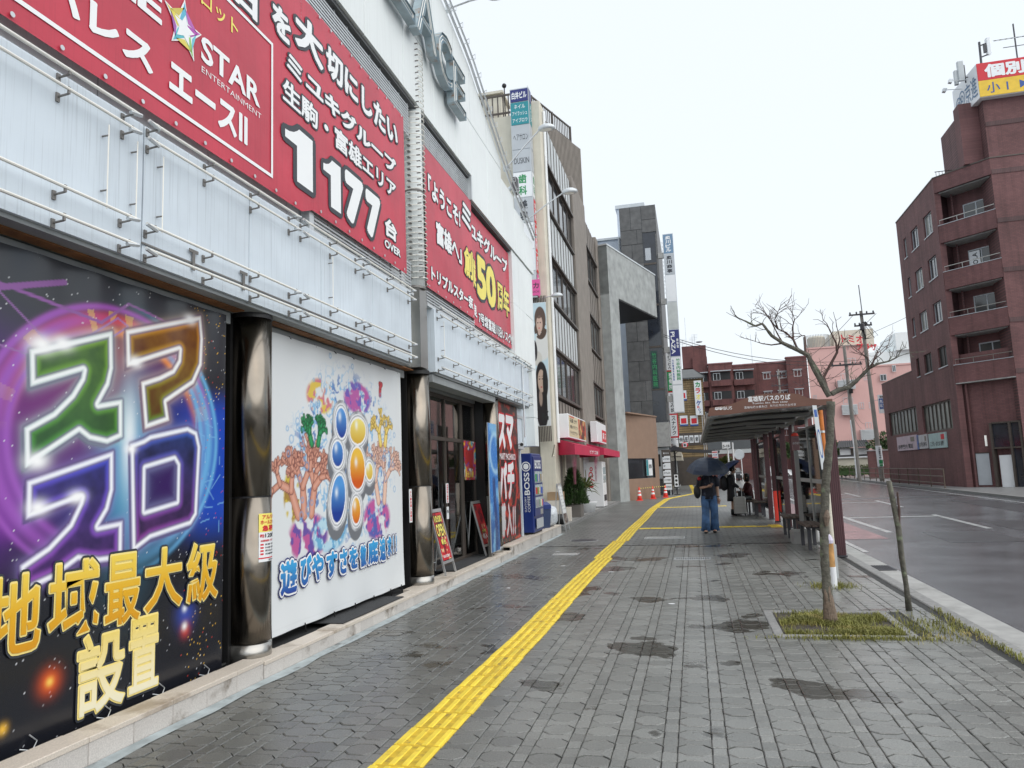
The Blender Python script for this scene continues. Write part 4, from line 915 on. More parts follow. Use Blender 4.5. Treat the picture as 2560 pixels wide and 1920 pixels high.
# 2: white sea poster; the printed figures are replaced by a plain coral, bubble and gem pattern
QY0, QY1, QZ0, QZ1 = 6.12, 9.27, .19, 2.975
def blob(cy, cz, ry, rz_, rot=0, n=18, k=0): return [(cy + ry * math.cos(q) * math.cos(rot) - rz_ * math.sin(q) * math.sin(rot), cz + ry * math.cos(q) * math.sin(rot) + rz_ * math.sin(q) * math.cos(rot)) for q in [2 * math.pi * i / n for i in range(n)]]
GEMS = [(blob(7.525, 2.20, .13, .17), 'b'), (blob(7.43, 1.855, .13, .14), 'b'), (blob(7.44, 1.37, .16, .26, -.2), 'b'), (blob(7.95, 2.13, .22, .15, .15), 'y'), (blob(7.92, 1.70, .20, .24), 'o'), (blob(7.87, 1.22, .11, .15), 'o'), (blob(8.25, 1.66, .10, .10), 'y')]
def ink_sea(U, V):
    y, z = U + QY0, V + QZ0; n = len(U); C = np.tile(np.array([.70, .73, .75]), (n, 1)); f1, f2, f3 = fbm(U, V, 5, 2), fbm(U, V, 9, 6), fbm(U, V, 14, 12)
    C = over(C, (.50, .52, .54), ss(fbm(U, V, 1.2, 30), .55, .75) * .35 * ss(z, 2.2, 2.9))
    rr = np.hypot((y - 7.72) / 1.30, (z - 1.85) / 1.02); halo = ss(-rr, -1.1, -.75)
    C = over(C, (.20, .45, .70), halo * ss(f2, .56, .60) * (1 - ss(f2, .64, .68)) * .9); C = over(C, (.04, .16, .45), halo * ss(f3, .60, .64) * (f1 > .5) * .85)
    # coral fans in warm colours left and right
    def coral(cy, cz, ry, rz_, c1, c2, sd):
        d = np.hypot((y - cy) / ry, (z - cz) / rz_); m = ss(-d, -1.05, -.8) * ss(fbm(U, V, 7, sd), .36, .46); return m, (fbm(U, V, 11, sd + 3) > .52), c1, c2
    def fan(x0, z0, ang, ln, w, c, c2, depth, rg):
        nonlocal C
        x1, z1 = x0 + math.sin(ang) * ln, z0 + math.cos(ang) * ln; d = seg(y, z, (x0, z0), (x1, z1)) - w
        C = over(C, (c[0] * .35, c[1] * .3, c[2] * .35), ss(-d, -.016, -.010)); C = over(C, c, ss(-d, -.006, 0)); C = over(C, c2, ss(-(d + w * .55), -.01, .01) * .8)
        if depth: 
            for q_ in (-1, 0, 1):
                if q_ or rg.rand() > .4: fan(x1, z1, ang + q_ * (.45 + .35 * rg.rand()), ln * (.55 + .25 * rg.rand()), w * .68, c, c2, depth - 1, rg)
    for cy, cz, ry, rz_, c1, c2, sd in ((7.05, 2.45, .30, .20, (.70, .50, .08), (.58, .14, .26), 55), (7.95, 2.52, .38, .20, (.45, .10, .35), (.12, .10, .45), 58), (6.80, 1.02, .42, .25, (.48, .10, .30), (.10, .08, .35), 64), (8.45, 1.10, .42, .26, (.50, .10, .32), (.06, .12, .42), 67), (6.48, 1.45, .16, .28, (.62, .48, .06), (.35, .2, .05), 70), (7.25, 1.02, .4, .2, (.15, .4, .62), (.5, .7, .8), 72)):
        m, q, c1, c2 = coral(cy, cz, ry, rz_, c1, c2, sd); C = over(C, c1, m); C = over(C, c2, m * q * .9)
    rg = np.random.RandomState(8)
    [fan(6.72 + dx_, 1.25, a_, .27, .050, (.60, .27, .19), (.70, .38, .29), 4, rg) for dx_, a_ in ((-.12, -.5), (0, -.1), (.14, .25))]; [fan(6.95 + dx_, 1.95, a_, .12, .030, (.02, .24, .08), (.05, .36, .14), 3, rg) for dx_, a_ in ((-.08, -.4), (.05, .3))]
    [fan(8.60 + dx_, 1.30, a_, .27, .046, (.74, .46, .36), (.82, .60, .48), 4, rg) for dx_, a_ in ((-.10, -.3), (.08, .2))]; [fan(8.68 + dx_, 2.0, a_, .16, .036, (.78, .56, .10), (.85, .70, .30), 3, rg) for dx_, a_ in ((-.08, -.3), (.06, .25))]; fan(8.60, 2.62, .1, .09, .03, (.5, .04, .05), (.6, .06, .08), 1, rg)
    for k in range(60):
        a = NR.rand() * 6.28; d = .75 + NR.rand() * .38; cy, cz = 7.72 + 1.25 * d * math.cos(a), 1.85 + 1.0 * d * math.sin(a); rb = .012 + .03 * NR.rand(); q = np.hypot(y - cy, z - cz); C = over(C, (.12, .35, .62), np.exp(-((q - rb) / .007) ** 2) * .8)
    d = np.min([sdf(y, z, [(py, pz) for py, pz in g]) for g, _ in GEMS], 0)
    C = over(C, (.16, .17, .19), ss(-(np.minimum(d, np.min([sdf(y + .02, z + .10, g) for g, _ in GEMS], 0)) - .09), 0, .01)); C = over(C, (.55, .57, .60), ss(-(d - .085), 0, .01) * (.6 + .4 * np.sin(y * 30))); C = over(C, (.85, .86, .88), ss(-(d - .055), 0, .01)); C = over(C, (.25, .27, .30), np.exp(-((d - .028) / .008) ** 2))
    for g, k in GEMS:
        dd = sdf(y, z, g); cz = np.mean([p[1] for p in g]); h = (z - cz) / .3
        lo, hi = {'b': ((.01, .04, .28), (.08, .30, .68)), 'y': ((.62, .36, .02), (.85, .74, .20)), 'o': ((.62, .10, .01), (.82, .50, .05))}[k]
        t = np.clip(.5 + h, 0, 1)[:, None]; m = ss(-dd, 0, .008)[:, None]; C = C * (1 - m) + (np.array(lo) * (1 - t) + np.array(hi) * t) * m
        cy = np.mean([p[0] for p in g]); C = over(C, (.85, .92, .95), np.exp(-(np.hypot((y - cy + .04) / .035, (z - cz - .07) / .05)) ** 2) * .8)
    C = over(C, (.52, .54, .56), ss(-np.abs(V - .05), -.006, 0) * .5)
    return C
def wrinkle2(U, V): return .008 * np.exp(-(2.785 - V) / .4) * np.sin(U * 9) + .010 * np.exp(-V / .22) * np.sin(U * 8 + 1) + .004 * np.sin(U * 3 + V * 2)
p2 = thing('poster', 'white sea themed poster with coral, bubbles and glossy blue gems', 'poster', (-3.75, 7.7, .19))
sheet('printed_sheet', (-3.762, QY0, QZ0), Y, Z, QY1 - QY0, QZ1 - QZ0, 260, 260, ink_sea, m_print, p2, wrinkle2)
m_bluegrad = grad_mat('blue_run_print', (.015, .03, .28), (.05, .42, .78), .52, .87, .4)
XP = -3.745
for s, y0, y1, z0, z1 in (('遊', 6.22, 6.55, .51, .86), ('び', 6.58, 6.83, .55, .87), ('や', 6.80, 7.08, .56, .86), ('す', 7.10, 7.38, .55, .85), ('さ', 7.40, 7.61, .55, .85), ('を', 7.62, 7.88, .57, .84), ('徹', 7.90, 8.10, .56, .84), ('底', 8.11, 8.43, .56, .87), ('追', 8.44, 8.66, .56, .88), ('求', 8.67, 8.84, .59, .87), ('!', 8.86, 8.92, .62, .87), ('!', 8.95, 9.01, .62, .87)):
    text(s, (XP, y0, z0), Y, Z, y1 - y0, z1 - z0, m_ink_w, p2, name='lettering_halo', off=.115, eps=.001, outline=(m_navy, .045)); text(s, (XP + .003, y0 + .018, z0 + .018), Y, Z, y1 - y0 - .036, z1 - z0 - .036, m_bluegrad, p2, off=.05, eps=.0035)
for y in (6.45, 6.95, 7.4, 7.85, 8.3, 8.75, 9.15): cord(p2, [(-3.75, y, 2.96), (-3.79, y + .01, 3.0), (-3.82, y, 3.0)], .005, m_black)
for y in (6.7, 7.3, 7.8, 8.3, 8.8, 9.15): cord(p2, [(-3.75, y, .21), (-3.75, y + .01, .15), (-3.75, y + .02, .12)], .006, m_black)
# 3: smart pachinko poster
def ink_fire(U, V):
    n = len(U); C = np.tile(np.array([.03, .016, .014]), (n, 1)); f = fbm(U, V, 3, 81); g = fbm(U, V, 8, 85)
    C = over(C, (.22, .012, .01), ss(f, .55, .70)); C = over(C, (.50, .04, .02), ss(g, .64, .70) * .8); C = over(C, (.80, .30, .04), ((NR.rand(n) > .988) & (g > .45)) * .9); C = over(C, (.02, .012, .012), ss(fbm(U, V, 5, 90), .55, .65) * .8)
    d = np.hypot((U - .9) / .8, (V - 1.3) / .9); C = over(C, (.62, .04, .02), np.exp(-((d - .9) / .06) ** 2) * .8)
    return C
p3 = thing('poster', 'tall dark red poster with jagged white letters next to the vending machine', 'poster', (-3.68, 14.9, .23))
sheet('printed_sheet', (-3.69, 13.95, .235), Y, Z, 1.85, 2.79, 90, 130, ink_fire, m_print, p3)
OF = (m_ink_r, .04); m_steelink = grad_mat('steel_run_print', (.42, .43, .44), (.86, .88, .90), .3, 2.8, .3, (.8, .8, .82))
for s, y0, y1, z0, z1 in (('ス', 14.08, 14.68, 2.08, 2.79), ('マ', 14.70, 15.38, 2.08, 2.80), ('パ', 14.06, 14.66, 1.07, 1.82), ('チ', 14.70, 15.30, 1.06, 1.84), ('導', 14.02, 14.46, .36, 1.02), ('入', 14.52, 14.98, .34, 1.0), ('!', 15.02, 15.12, .34, .92), ('!', 15.18, 15.28, .34, .92)): text(s, (-3.688, y0, z0), Y, Z, y1 - y0, z1 - z0, m_steelink, p3, off=.06, outline=OF, slant=.12)
text('SMART PACHINKO', (-3.684, 14.04, 1.87), Y, Z, 1.42, .13, m_steelink, p3, off=.02, outline=OF)
# 4: blue standee on the third pillar, figure left out
def ink_blue(U, V):
    n = len(U); C = np.tile(np.array([.03, .19, .55]), (n, 1)); f = fbm(U, V, 4, 100)
    C = over(C, (.03, .10, .30), ss(-V, -1.1, -.2)); C = over(C, (.25, .55, .78), ss(f, .5, .7) * .6); C = over(C, (.45, .70, .85), np.exp(-((np.hypot(U - .45, V - 1.75) - .35) / .05) ** 2) * .7); C = over(C, (.02, .04, .16), ss(-np.abs(U - .33 - .04 * np.sin(V * 4)) , -.12, -.07) * ss(-V, -1.35, -1.25) * .85)
    C = over(C, (.6, .8, .9), (NR.rand(n) > .97) * .5); return C
p4 = thing('standee', 'narrow blue sky panel standing before the third chrome pillar', 'panel sign', (-3.52, 13, .2))
sheet('printed_sheet', (-3.518, 12.74, .22), Y, Z, .58, 2.28, 40, 110, ink_blue, m_print, p4); MB().box(-3.535, -3.52, 12.735, 13.325, .215, 2.505).build('board', m_signg, p4)
MB().box(-3.60, -3.535, 12.8, 12.86, .14, 1.2).build('strut', m_steel, p4)
# 5: small poster on the door glass and the job notice on the first pillar
def ink_pop(sd):
    def f(U, V):
        C = np.tile(np.array([.52, .05, .05]), (len(U), 1)); hh = fbm(U, V, 4 / max(.3, U.max()), sd); g = fbm(U, V, 6 / max(.3, U.max()), sd + 5)
        for c, lo in (((.18, .08, .42), .42), ((.72, .10, .05), .49), ((.82, .58, .08), .57), ((.15, .45, .65), .64)): C = over(C, c, ss(hh, lo, lo + .03))
        C = over(C, (.03, .02, .03), ss(g, .56, .60) * .8); C = over(C, (.80, .78, .76), ss(g, .62, .66)); return C
    return f
p5 = thing('poster', 'small colourful square poster stuck on the entrance glass', 'poster', (-3.96, 13.1, 1.5))
sheet('printed_sheet', (-3.965, 12.70, 1.50), Y, Z, .90, .70, 50, 50, ink_pop(3), m_print, p5)
text('新台入替', (-3.964, 12.74, 1.54), Y, Z, .5, .12, m_ink_y, p5, outline=(m_ink_r, .06), off=.03)
p6 = thing('job_notice', 'yellow and white job notice wrapped around the first chrome pillar', 'notice', (P1[0] + P1[2], P1[1], 1.2))
A0 = -.62                                                    # where the sheet starts round the drum, measured from the street side
def bend1(a, c, e): q_ = A0 + a / P1[2]; r_ = P1[2] + .003 + e; return Vector((P1[0] + r_ * math.cos(q_), P1[1] + r_ * math.sin(q_), .91 + c))
def drum(name, mat, a0, a1, c0, c1, e):
    b = MB(); k = 10
    for i in range(k): u0, u1 = a0 + (a1 - a0) * i / k, a0 + (a1 - a0) * (i + 1) / k; b.quad(bend1(u0, c0, e), bend1(u1, c0, e), bend1(u1, c1, e), bend1(u0, c1, e))
    return b.build(name, mat, p6)
NW, NH = .27, .40
drum('sheet', m_signw, 0, NW, 0, NH, 0); drum('yellow_head', m_ink_y, 0, NW, .245, NH, .001); drum('red_band', m_ink_r, 0, NW, .025, .035, .001)
def T6(s, a, c, w, h, m, **k): text(s, (0, 0, 0), Y, Z, w, h, m, p6, bend=lambda u, v, e: bend1(a + u, c + v, e), eps=.002, **k)
T6('アルバイト', .03, .352, .20, .038, m_ink_r, off=.03); T6('ホールスタッフ', .015, .308, .24, .038, m_ink_r, off=.03); T6('急募集', .03, .252, .21, .05, m_ink_r, off=.045)
T6('時給', .012, .20, .04, .03, m_ink_r, off=.03); T6('1200円', .06, .195, .19, .042, m_ink_k); T6('未経験者歓迎・学生・フリーター', .015, .165, .24, .018, m_ink_r, off=.02)
for k, s in enumerate(('8:30~16:30', '16:00~24:00', '週2日からOK', '交通費支給')): T6(s, .06, .135 - k * .026, .16, .015, m_ink_k); drum('red_mark', m_ink_r, .015, .045, .135 - k * .026, .149 - k * .026, .001)
T6('受付中', .10, .006, .08, .014, m_ink_k)
p7 = thing('notice_strip', 'narrow vertical red and white notice on the second pillar edge', 'notice', (-3.62, 9.42, 1.3))
MB().box(-3.705, -3.70, 9.36, 9.45, .98, 1.42).build('strip', m_signw, p7); vtext('十八歳未満入店禁止', (-3.70, 9.375, 1.0), Y, Z, .06, .40, m_ink_r, p7, off=.03, eps=.002)

# ------------------------------------------------------------------ A-frame signs on the step, vending machine and what stands by it
def aframe(label, y0, w, x_top, x_foot, z0, h, inkf=None, lines=(), tilt=.35, facing=0):
    """board leaning back from the street; its foot is at x_foot, its head at x_top; edges run along Y"""
    t = thing('a_frame_sign', label, 'sandwich board', (x_foot, y0 + w / 2, z0), 'folding sandwich boards')
    P = Vector((x_foot, y0, z0)); yy = Y.copy(); yy = Vector((facing, 1, 0)).normalized(); vv = Vector((x_top - x_foot, -tilt, h)); vl = vv.length; vv = vv / vl
    n = yy.cross(vv).normalized(); vl *= 1
    fr = MB()
    fr.ub(P, yy, vv, (0, .035), (0, vl), (-.012, .012)); fr.ub(P, yy, vv, (w - .035, w), (0, vl), (-.012, .012)); fr.ub(P, yy, vv, (.035, w - .035), (vl - .05, vl), (-.011, .011)); fr.ub(P, yy, vv, (.035, w - .035), (.16, .20), (-.011, .011))
    fr.build('frame', m_lightsteel, t)
    Pb = P + vv * .21 + yy * .04; bw, bh = w - .08, vl - .27
    MB().ub(Pb, yy, vv, (0, bw), (0, bh), (-.008, .002)).build('board', m_signw, t)
    if inkf: sheet('printed_sheet', Pb + n * .004, yy, vv, bw, bh, 40, 70, inkf, m_print, t)
    for s, u0, v0, tw, th, m, o in lines: text(s, Pb + n * .006 + yy * (u0 * bw) + vv * (v0 * bh), yy, vv, tw * bw, th * bh, m, t, off=o, eps=.002, outline=(m_ink_k, o + .05) if m is m_ink_y else None)
    b = MB(); top = P + vv * (vl - .03)
    for e in (.02, w - .02):
        q_ = P + yy * e; q_.x = x_top - .10; q_.z = z0; b.tube([top + yy * e - n * .015, q_], .012, 6)
    q_ = Vector((x_top - .085, y0, z0 + .14)); b.tube([q_ + yy * .02, q_ + yy * (w - .02)], .009, 6)
    b.build('rear_leg', m_lightsteel, t)
    return t
def ink_red(U, V):
    C = np.tile(np.array([.50, .02, .03]), (len(U), 1)); f = fbm(U, V, 9, 150); C = over(C, (.16, .01, .02), ss(f, .55, .65)); C = over(C, (.72, .55, .30), ss(fbm(U, V, 14, 155), .66, .70) * (V < .35)); return C
aframe('red sandwich board with yellow lettering next to the second pillar', 10.45, .50, -3.83, -3.60, .14, .95, ink_red, (('OPEN', .08, .50, .84, .26, m_ink_y, .02), ('10:00', .12, .80, .76, .14, m_ink_y, .02), ('新台', .30, .32, .45, .12, m_ink_y, .03), ('毎日営業中', .15, .05, .7, .06, m_ink_w, .01)), 0)
aframe('dark red sandwich board with flame print in front of the entrance', 12.92, .56, -3.93, -3.68, .14, .97, ink_red, (('導入', .2, .12, .6, .14, m_ink_w, .03), ('好評', .25, .28, .5, .08, m_ink_y, .02)), 0)
vm = thing('vending_machine', 'blue coffee vending machine with white lettering on its side', 'vending machine', (-3.85, 16.9, .225))
MB().bev(-4.2, -3.53, 16.38, 17.42, .27, 2.03, .02).build('cabinet', m_vmblue, vm); MB().box(-4.18, -3.56, 16.42, 17.38, .226, .269).build('plinth', m_black, vm)
MB().bev(-3.528, -3.50, 16.42, 17.38, .62, 1.96, .008).build('door', m_vmblue, vm)
for k, (z0, z1) in enumerate(((1.36, 1.62), (1.08, 1.32), (.80, 1.04))):
    w_ = MB().box(-3.499, -3.493, 16.50, 17.30, z0, z1).build('display_window', M('display_pale', (.42, .50, .52), .15, var=.3, vs=12), vm)
    for i in range(8):
        c = random.choice([(.5, .05, .04), (.6, .55, .5), (.05, .1, .4), (.4, .3, .05), (.08, .3, .12), (.3, .3, .32)])
        MB().tube([(-3.486, 16.56 + i * .096, z0 + .03), (-3.486, 16.56 + i * .096, z1 - .06)], .028, 8).build('can', M('can_paint', c, .3), w_)
MB().box(-3.4995, -3.494, 16.52, 17.28, .34, .56).build('delivery_flap', m_signg, vm); MB().box(-3.4995, -3.494, 17.0, 17.28, .64, .76).build('coin_panel', m_lightsteel, vm)
text('BOSS', (-3.499, 16.55, 1.68), Y, Z, .66, .20, m_ink_w, vm, off=.02)
ux = Vector((0, 0, 1)); vx = Vector((-1, 0, 0))
text('BOSS', (-3.595, 16.378, 1.10), ux, vx, .50, .125, m_ink_w, vm, off=.02, eps=.003); text('COFFEE', (-3.598, 16.378, .72), ux, vx, .36, .058, m_ink_w, vm, off=.0, eps=.003); text('SUNTORY', (-3.682, 16.378, .72), ux, vx, .34, .042, m_ink_w, vm, off=-.005, eps=.003)
b = MB()
for r0, r1 in ((.105, .085), (.062, .0)):
    for k in range(28):
        a, c = 2 * math.pi * k / 28, 2 * math.pi * (k + 1) / 28; f_ = lambda r_, q_: (-3.665 + r_ * math.cos(q_), 16.376, 1.735 + r_ * math.sin(q_) * 1.05)
        b.quad(f_(r1, a), f_(r0, a), f_(r0, c), f_(r1, c))
b.build('round_emblem', m_ink_w, vm)
tb = thing('recycling_bin', 'blue recycling bin with a clear bag right of the coffee vending machine', 'bin', (-3.72, 18.6, .225))
MB().lathe((-3.72, 18.35, .226), [(.17, 0), (.21, .42), (.215, .46)], 4).build('body', M('bin_blue', (.03, .05, .12), .4), tb); MB().lathe((-3.72, 18.35, .69), [(.22, 0), (.215, .10), (.12, .17)], 4).build('lid', m_vmblue, tb)
bg = MB().ball((-3.62, 18.75, .50), .21, 12, 9, 1, .9, 1.25); bg.v = [(x + random.gauss(0, .014), y + random.gauss(0, .014), max(.228, z + random.gauss(0, .014))) for x, y, z in bg.v]
tag(bg.build('rubbish_bag', m_plastic, smooth=True), 'clear plastic rubbish bag hanging beside the blue recycling bin', 'rubbish bag')

# ================================================================== brown four storey building beyond the hall
XBR = -4.2
bb = thing('brown_building', 'brown four storey office building with dark ribbon windows beyond the white hall', 'building', (-4.3, 27, 0))
MB().box(-14, -4.52, 22.4, 38.0, 0, 13.2).build('wall', m_brown2, bb)
MB().box(-14, -4.85, 22.25, 22.395, 0, 13.15).build('side_wall', m_cream, bb)
MB().bev(-4.50, -4.04, 22.2, 23.02, .1, 13.5, .02).build('corner_column', m_cream, bb)
MB().tube([(-3.99, 22.6, 2.5), (-3.99, 22.6, 13.3)], .045, 8).build('rain_pipe', m_signw, bb)
MB().bev(-4.52, -4.10, 29.2, 32.9, 2.6, 13.75, .02).build('blank_bay', m_brown2, bb)
MB().bev(-4.52, -4.12, 37.05, 37.9, .1, 13.6, .02).build('end_pier', m_brown2, bb)
MB().tube([(-4.05, 37.95, .1), (-4.05, 37.95, 13.4)], .05, 8).build('rain_pipe', m_signw, bb)
def bay(y0, y1, rows, nwin):
    for z0, z1, kind in rows:
        w = (y1 - y0)
        if kind == 'win':
            MB().box(-4.5, -4.46, y0, y1, z0, z1).build('window_backing', m_black, bb)
            for i in range(2):
                a = y0 + .1 + i * w / 2; window(bb, (-4.22, a, z0 + .03), Y, Z, w / 2 - .12, z1 - z0 - .06, m_bronze, m_wincurtain if (i + int(z0)) % 3 == 0 else m_wing, nwin, 1, .06, .05, .012)
            MB().box(-4.45, -4.12, y0, y1, z0 - .05, z0 + .02).build('window_sill', m_bronze, bb); MB().box(-4.45, -4.10, y0, y1, z1 - .02, z1 + .06).build('window_head', m_bronze, bb)
        else:
            k = 10 if w > 5 else 6
            for i in range(k):
                a = y0 + w * i / k; MB().box(-4.48, -4.21, a + .04, a + w / k - .04, z0 + .06, z1 - .06).build('spandrel_panel', m_greypanel if kind == 'grey' else m_brown, bb)
            b = MB()
            for i in range(k + 1): a = y0 + w * i / k; b.box(-4.48, -4.195, a - .028, a + .028, z0 + .06, z1 - .06)
            b.build('mullion_rib', m_bronze, bb, kind='stuff')
rows1 = [(12.02, 13.55, 'grey'), (10.42, 11.96, 'win'), (8.82, 10.36, 'grey'), (7.28, 8.76, 'win'), (5.70, 7.2, 'grey'), (4.10, 5.62, 'win'), (3.0, 4.03, 'brown')]
bay(23.05, 29.15, rows1, 3); bay(32.95, 37.0, [(12.0, 13.4, 'brown'), (10.4, 11.95, 'win'), (8.8, 10.35, 'brown'), (7.2, 8.75, 'win'), (5.7, 7.15, 'brown'), (4.1, 5.6, 'win'), (3.0, 4.0, 'brown')], 2)
# ribbed penthouse screen, turned off the street line, and the roof railing
pd = Vector((math.sin(R(18.5)), math.cos(R(18.5)), 0)); pn = Vector((pd.y, -pd.x, 0)); po = Vector((-4.2, 33.2, 0))
b = MB()
for k in range(34): b.ub(po - pd * (.09 + k * .13), pd, Z, (-.04, .04), (13.6, 16.65), (0, .05))
b.build('penthouse_rib', m_brown2, bb, kind='stuff'); MB().ub(po, pd, Z, (-4.6, 0), (13.5, 16.6), (-2.5, -.005)).build('penthouse', m_brown2, bb)
rl = MB()
for z in (17.40, 16.72): rl.ub(po, pd, Z, (-4.4, -.85), (z - .03, z + .03), (-.06, 0))
for k in range(24): rl.ub(po, pd, Z, (-4.4 + k * .154, -4.37 + k * .154), (16.62, 17.4), (-.045, -.015))
for a in (-4.4, -2.6, -.87): rl.ub(po, pd, Z, (a - .03, a + .03), (16.6, 17.45), (-.065, .005))
rl.build('roof_railing', m_bronze, bb)
rl = MB(); rl.box(-8, -4.9, 22.35, 22.39, 13.92, 13.98); rl.box(-8, -4.9, 22.35, 22.39, 13.3, 13.36)
for k in range(18): rl.box(-8 + k * .18, -7.96 + k * .18, 22.36, 22.385, 13.15, 13.92)
rl.build('roof_railing', m_bronze, bb)
b = MB(); b.box(-6.5, -5.5, 23, 24, 13.2, 14.35); b.box(-6.6, -5.4, 22.9, 24.1, 14.36, 14.45); b.build('roof_hut', m_cream, bb)
MB().tube([(-5.25, 22.5, 13.2), (-5.25, 22.5, 14.3)], .02, 6).ball((-5.25, 22.5, 14.35), .08, 8, 6).build('roof_vent', m_black, bb)
# shop front at the foot
b = MB(); b.box(-4.5, -4.2, 22.25, 23.0, .1, 2.45); b.build('shop_pier', m_cream, bb)
for a, c in ((23.05, 26.0), (26.3, 29.1)):
    k = 20
    for i in range(k): MB().box(-4.56, -4.50, a, c, .1 + i * .115, .1 + (i + .92) * .115).build('shutter_slat', M('roller_shutter', (.20, .185, .165), .55, .2, var=.1) if 'roller_shutter' not in bpy.data.materials else bpy.data.materials['roller_shutter'], bb)
MB().box(-4.62, -4.40, 26.02, 26.28, .1, 2.5).build('shutter_post', m_cream, bb)
MB().box(-4.62, -4.35, 29.2, 30.2, .1, 2.6).build('shop_pier', m_brown2, bb)
for i in range(5):
    for j in range(12): MB().box(-4.36, -4.34, 30.25 + i * .3, 30.54 + i * .3, .1 + j * .2, .29 + j * .2).build('wall_tile', m_signg, bb)
aw = MB(); z0, zf0, zf1 = 2.66, 2.12, 2.42
aw.add([(-4.2, 22.95, z0), (-3.42, 18.9 + 3.2, zf1), (-3.42, 28.2, zf1), (-4.2, 28.2, z0)], [(0, 1, 2, 3)])
aw.add([(-3.42, 22.1, zf1), (-3.42, 28.2, zf1), (-3.42, 28.2, zf0 + .02), (-3.42, 22.1, zf0 - .02)], [(0, 1, 2, 3)])
aw.add([(-4.2, 22.95, z0), (-4.2, 22.95, zf0), (-3.42, 22.1, zf0 - .02), (-3.42, 22.1, zf1)], [(0, 1, 2, 3)])
aw.add([(-4.2, 28.2, z0), (-4.2, 28.2, zf0), (-3.42, 28.2, zf0 + .02), (-3.42, 28.2, zf1)], [(0, 1, 2, 3)])
a_ = aw.build('awning', m_awn, bb)
text('ピザ 工房', (-3.42, 25.4, 2.19), Y, Z, 2.2, .13, m_ink_w, a_, off=.01, eps=.01)
aw = MB(); aw.add([(-4.2, 29.6, 2.72), (-3.42, 29.6, 2.50), (-3.42, 36.2, 2.50), (-4.2, 36.2, 2.72), (-3.42, 29.6, 2.22), (-3.42, 36.2, 2.22), (-4.2, 29.6, 2.22), (-4.2, 36.2, 2.22)], [(0, 1, 2, 3), (1, 4, 5, 2), (0, 6, 4, 1), (3, 2, 5, 7)])
aw.build('awning', m_awn, bb)
m_curt = M('plum_curtain', (.24, .06, .10), .8, var=.3, vs=5)
for y, lab in ((22.75, 0), (27.9, 1)):                          # gathered curtains under the awning
    b = MB(); n = 14
    for i in range(n):
        a0, a1 = y + i * .07, y + (i + 1) * .07; mid = y + .15
        f = lambda a, t: (-3.62 + .03 * (i % 2), mid + (a - mid) * (1 - .72 * math.sin(t * 1.5)), 2.15 - t * .95)
        for t0, t1 in ((0, .3), (.3, .6), (.6, 1.0)): b.quad(f(a0, t0), f(a1, t0), f(a1, t1), f(a0, t1))
    b.build('curtain', m_curt, bb)
def boxsign(label, x0, x1, y0, y1, z0, z1, facemat, inkf=None, lines=(), cat='sign'):
    t = thing('box_sign', label, cat, ((x0 + x1) / 2, (y0 + y1) / 2, z0), 'box signs on the brown building')
    MB().bev(x0, x1, y0, y1, z0, z1, .015).build('case', m_signw, t)
    if inkf: sheet('printed_face', (x1 + .004, y0 + .04, z0 + .04), Y, Z, y1 - y0 - .08, z1 - z0 - .08, 60, 30, inkf, m_print, t)
    else: MB().box(x1 + .001, x1 + .005, y0 + .04, y1 - .04, z0 + .04, z1 - .04).build('face', facemat, t)
    for s, a, z, w, h, m in lines: text(s, (x1 + .006, a, z), Y, Z, w, h, m, t, off=.01, eps=.003)
    MB().box(x0 - .4, x0, y0 + .2, y0 + .26, (z0 + z1) / 2, (z0 + z1) / 2 + .05).build('bracket', m_bronze, t)
    return t
def ink_pizza(U, V):
    C = np.tile(np.array([.66, .58, .38]), (len(U), 1)); f = fbm(U, V, 2.5, 200); m = U > 2.0
    C = over(C, (.10, .03, .02), m * 1.0); C = over(C, (.55, .06, .03), m * ss(f, .5, .56)); C = over(C, (.62, .40, .14), m * ss(fbm(U, V, 3.5, 205), .6, .66)); C = over(C, (.6, .08, .05), ((U < 1.1) & (V > .62) & (V < .66) & (U > .15)) * 1.0); return C
boxsign('white box sign with cream shop lettering and a dark food print over the awning', -4.05, -3.7, 22.9, 26.7, 2.66, 3.41, m_signw, ink_pizza, (('石窯 ピザ', 23.15, 3.15, 1.4, .14, m_ink_k), ('本格イタリアン', 23.15, 2.96, 1.5, .12, m_ink_k), ('テイクアウト', 23.15, 2.77, 1.5, .12, m_ink_k)))
bs = boxsign('smaller white box sign with a red square above the second awning', -4.0, -3.72, 30.2, 33.4, 2.78, 3.62, m_signw, None, ())
MB().box(-3.713, -3.708, 31.8, 33.3, 2.84, 3.34).build('red_square', m_ink_r, bs); text('薬 酒', (-3.708, 31.95, 2.95), Y, Z, 1.2, .28, m_ink_w, bs, off=.02, eps=.003)

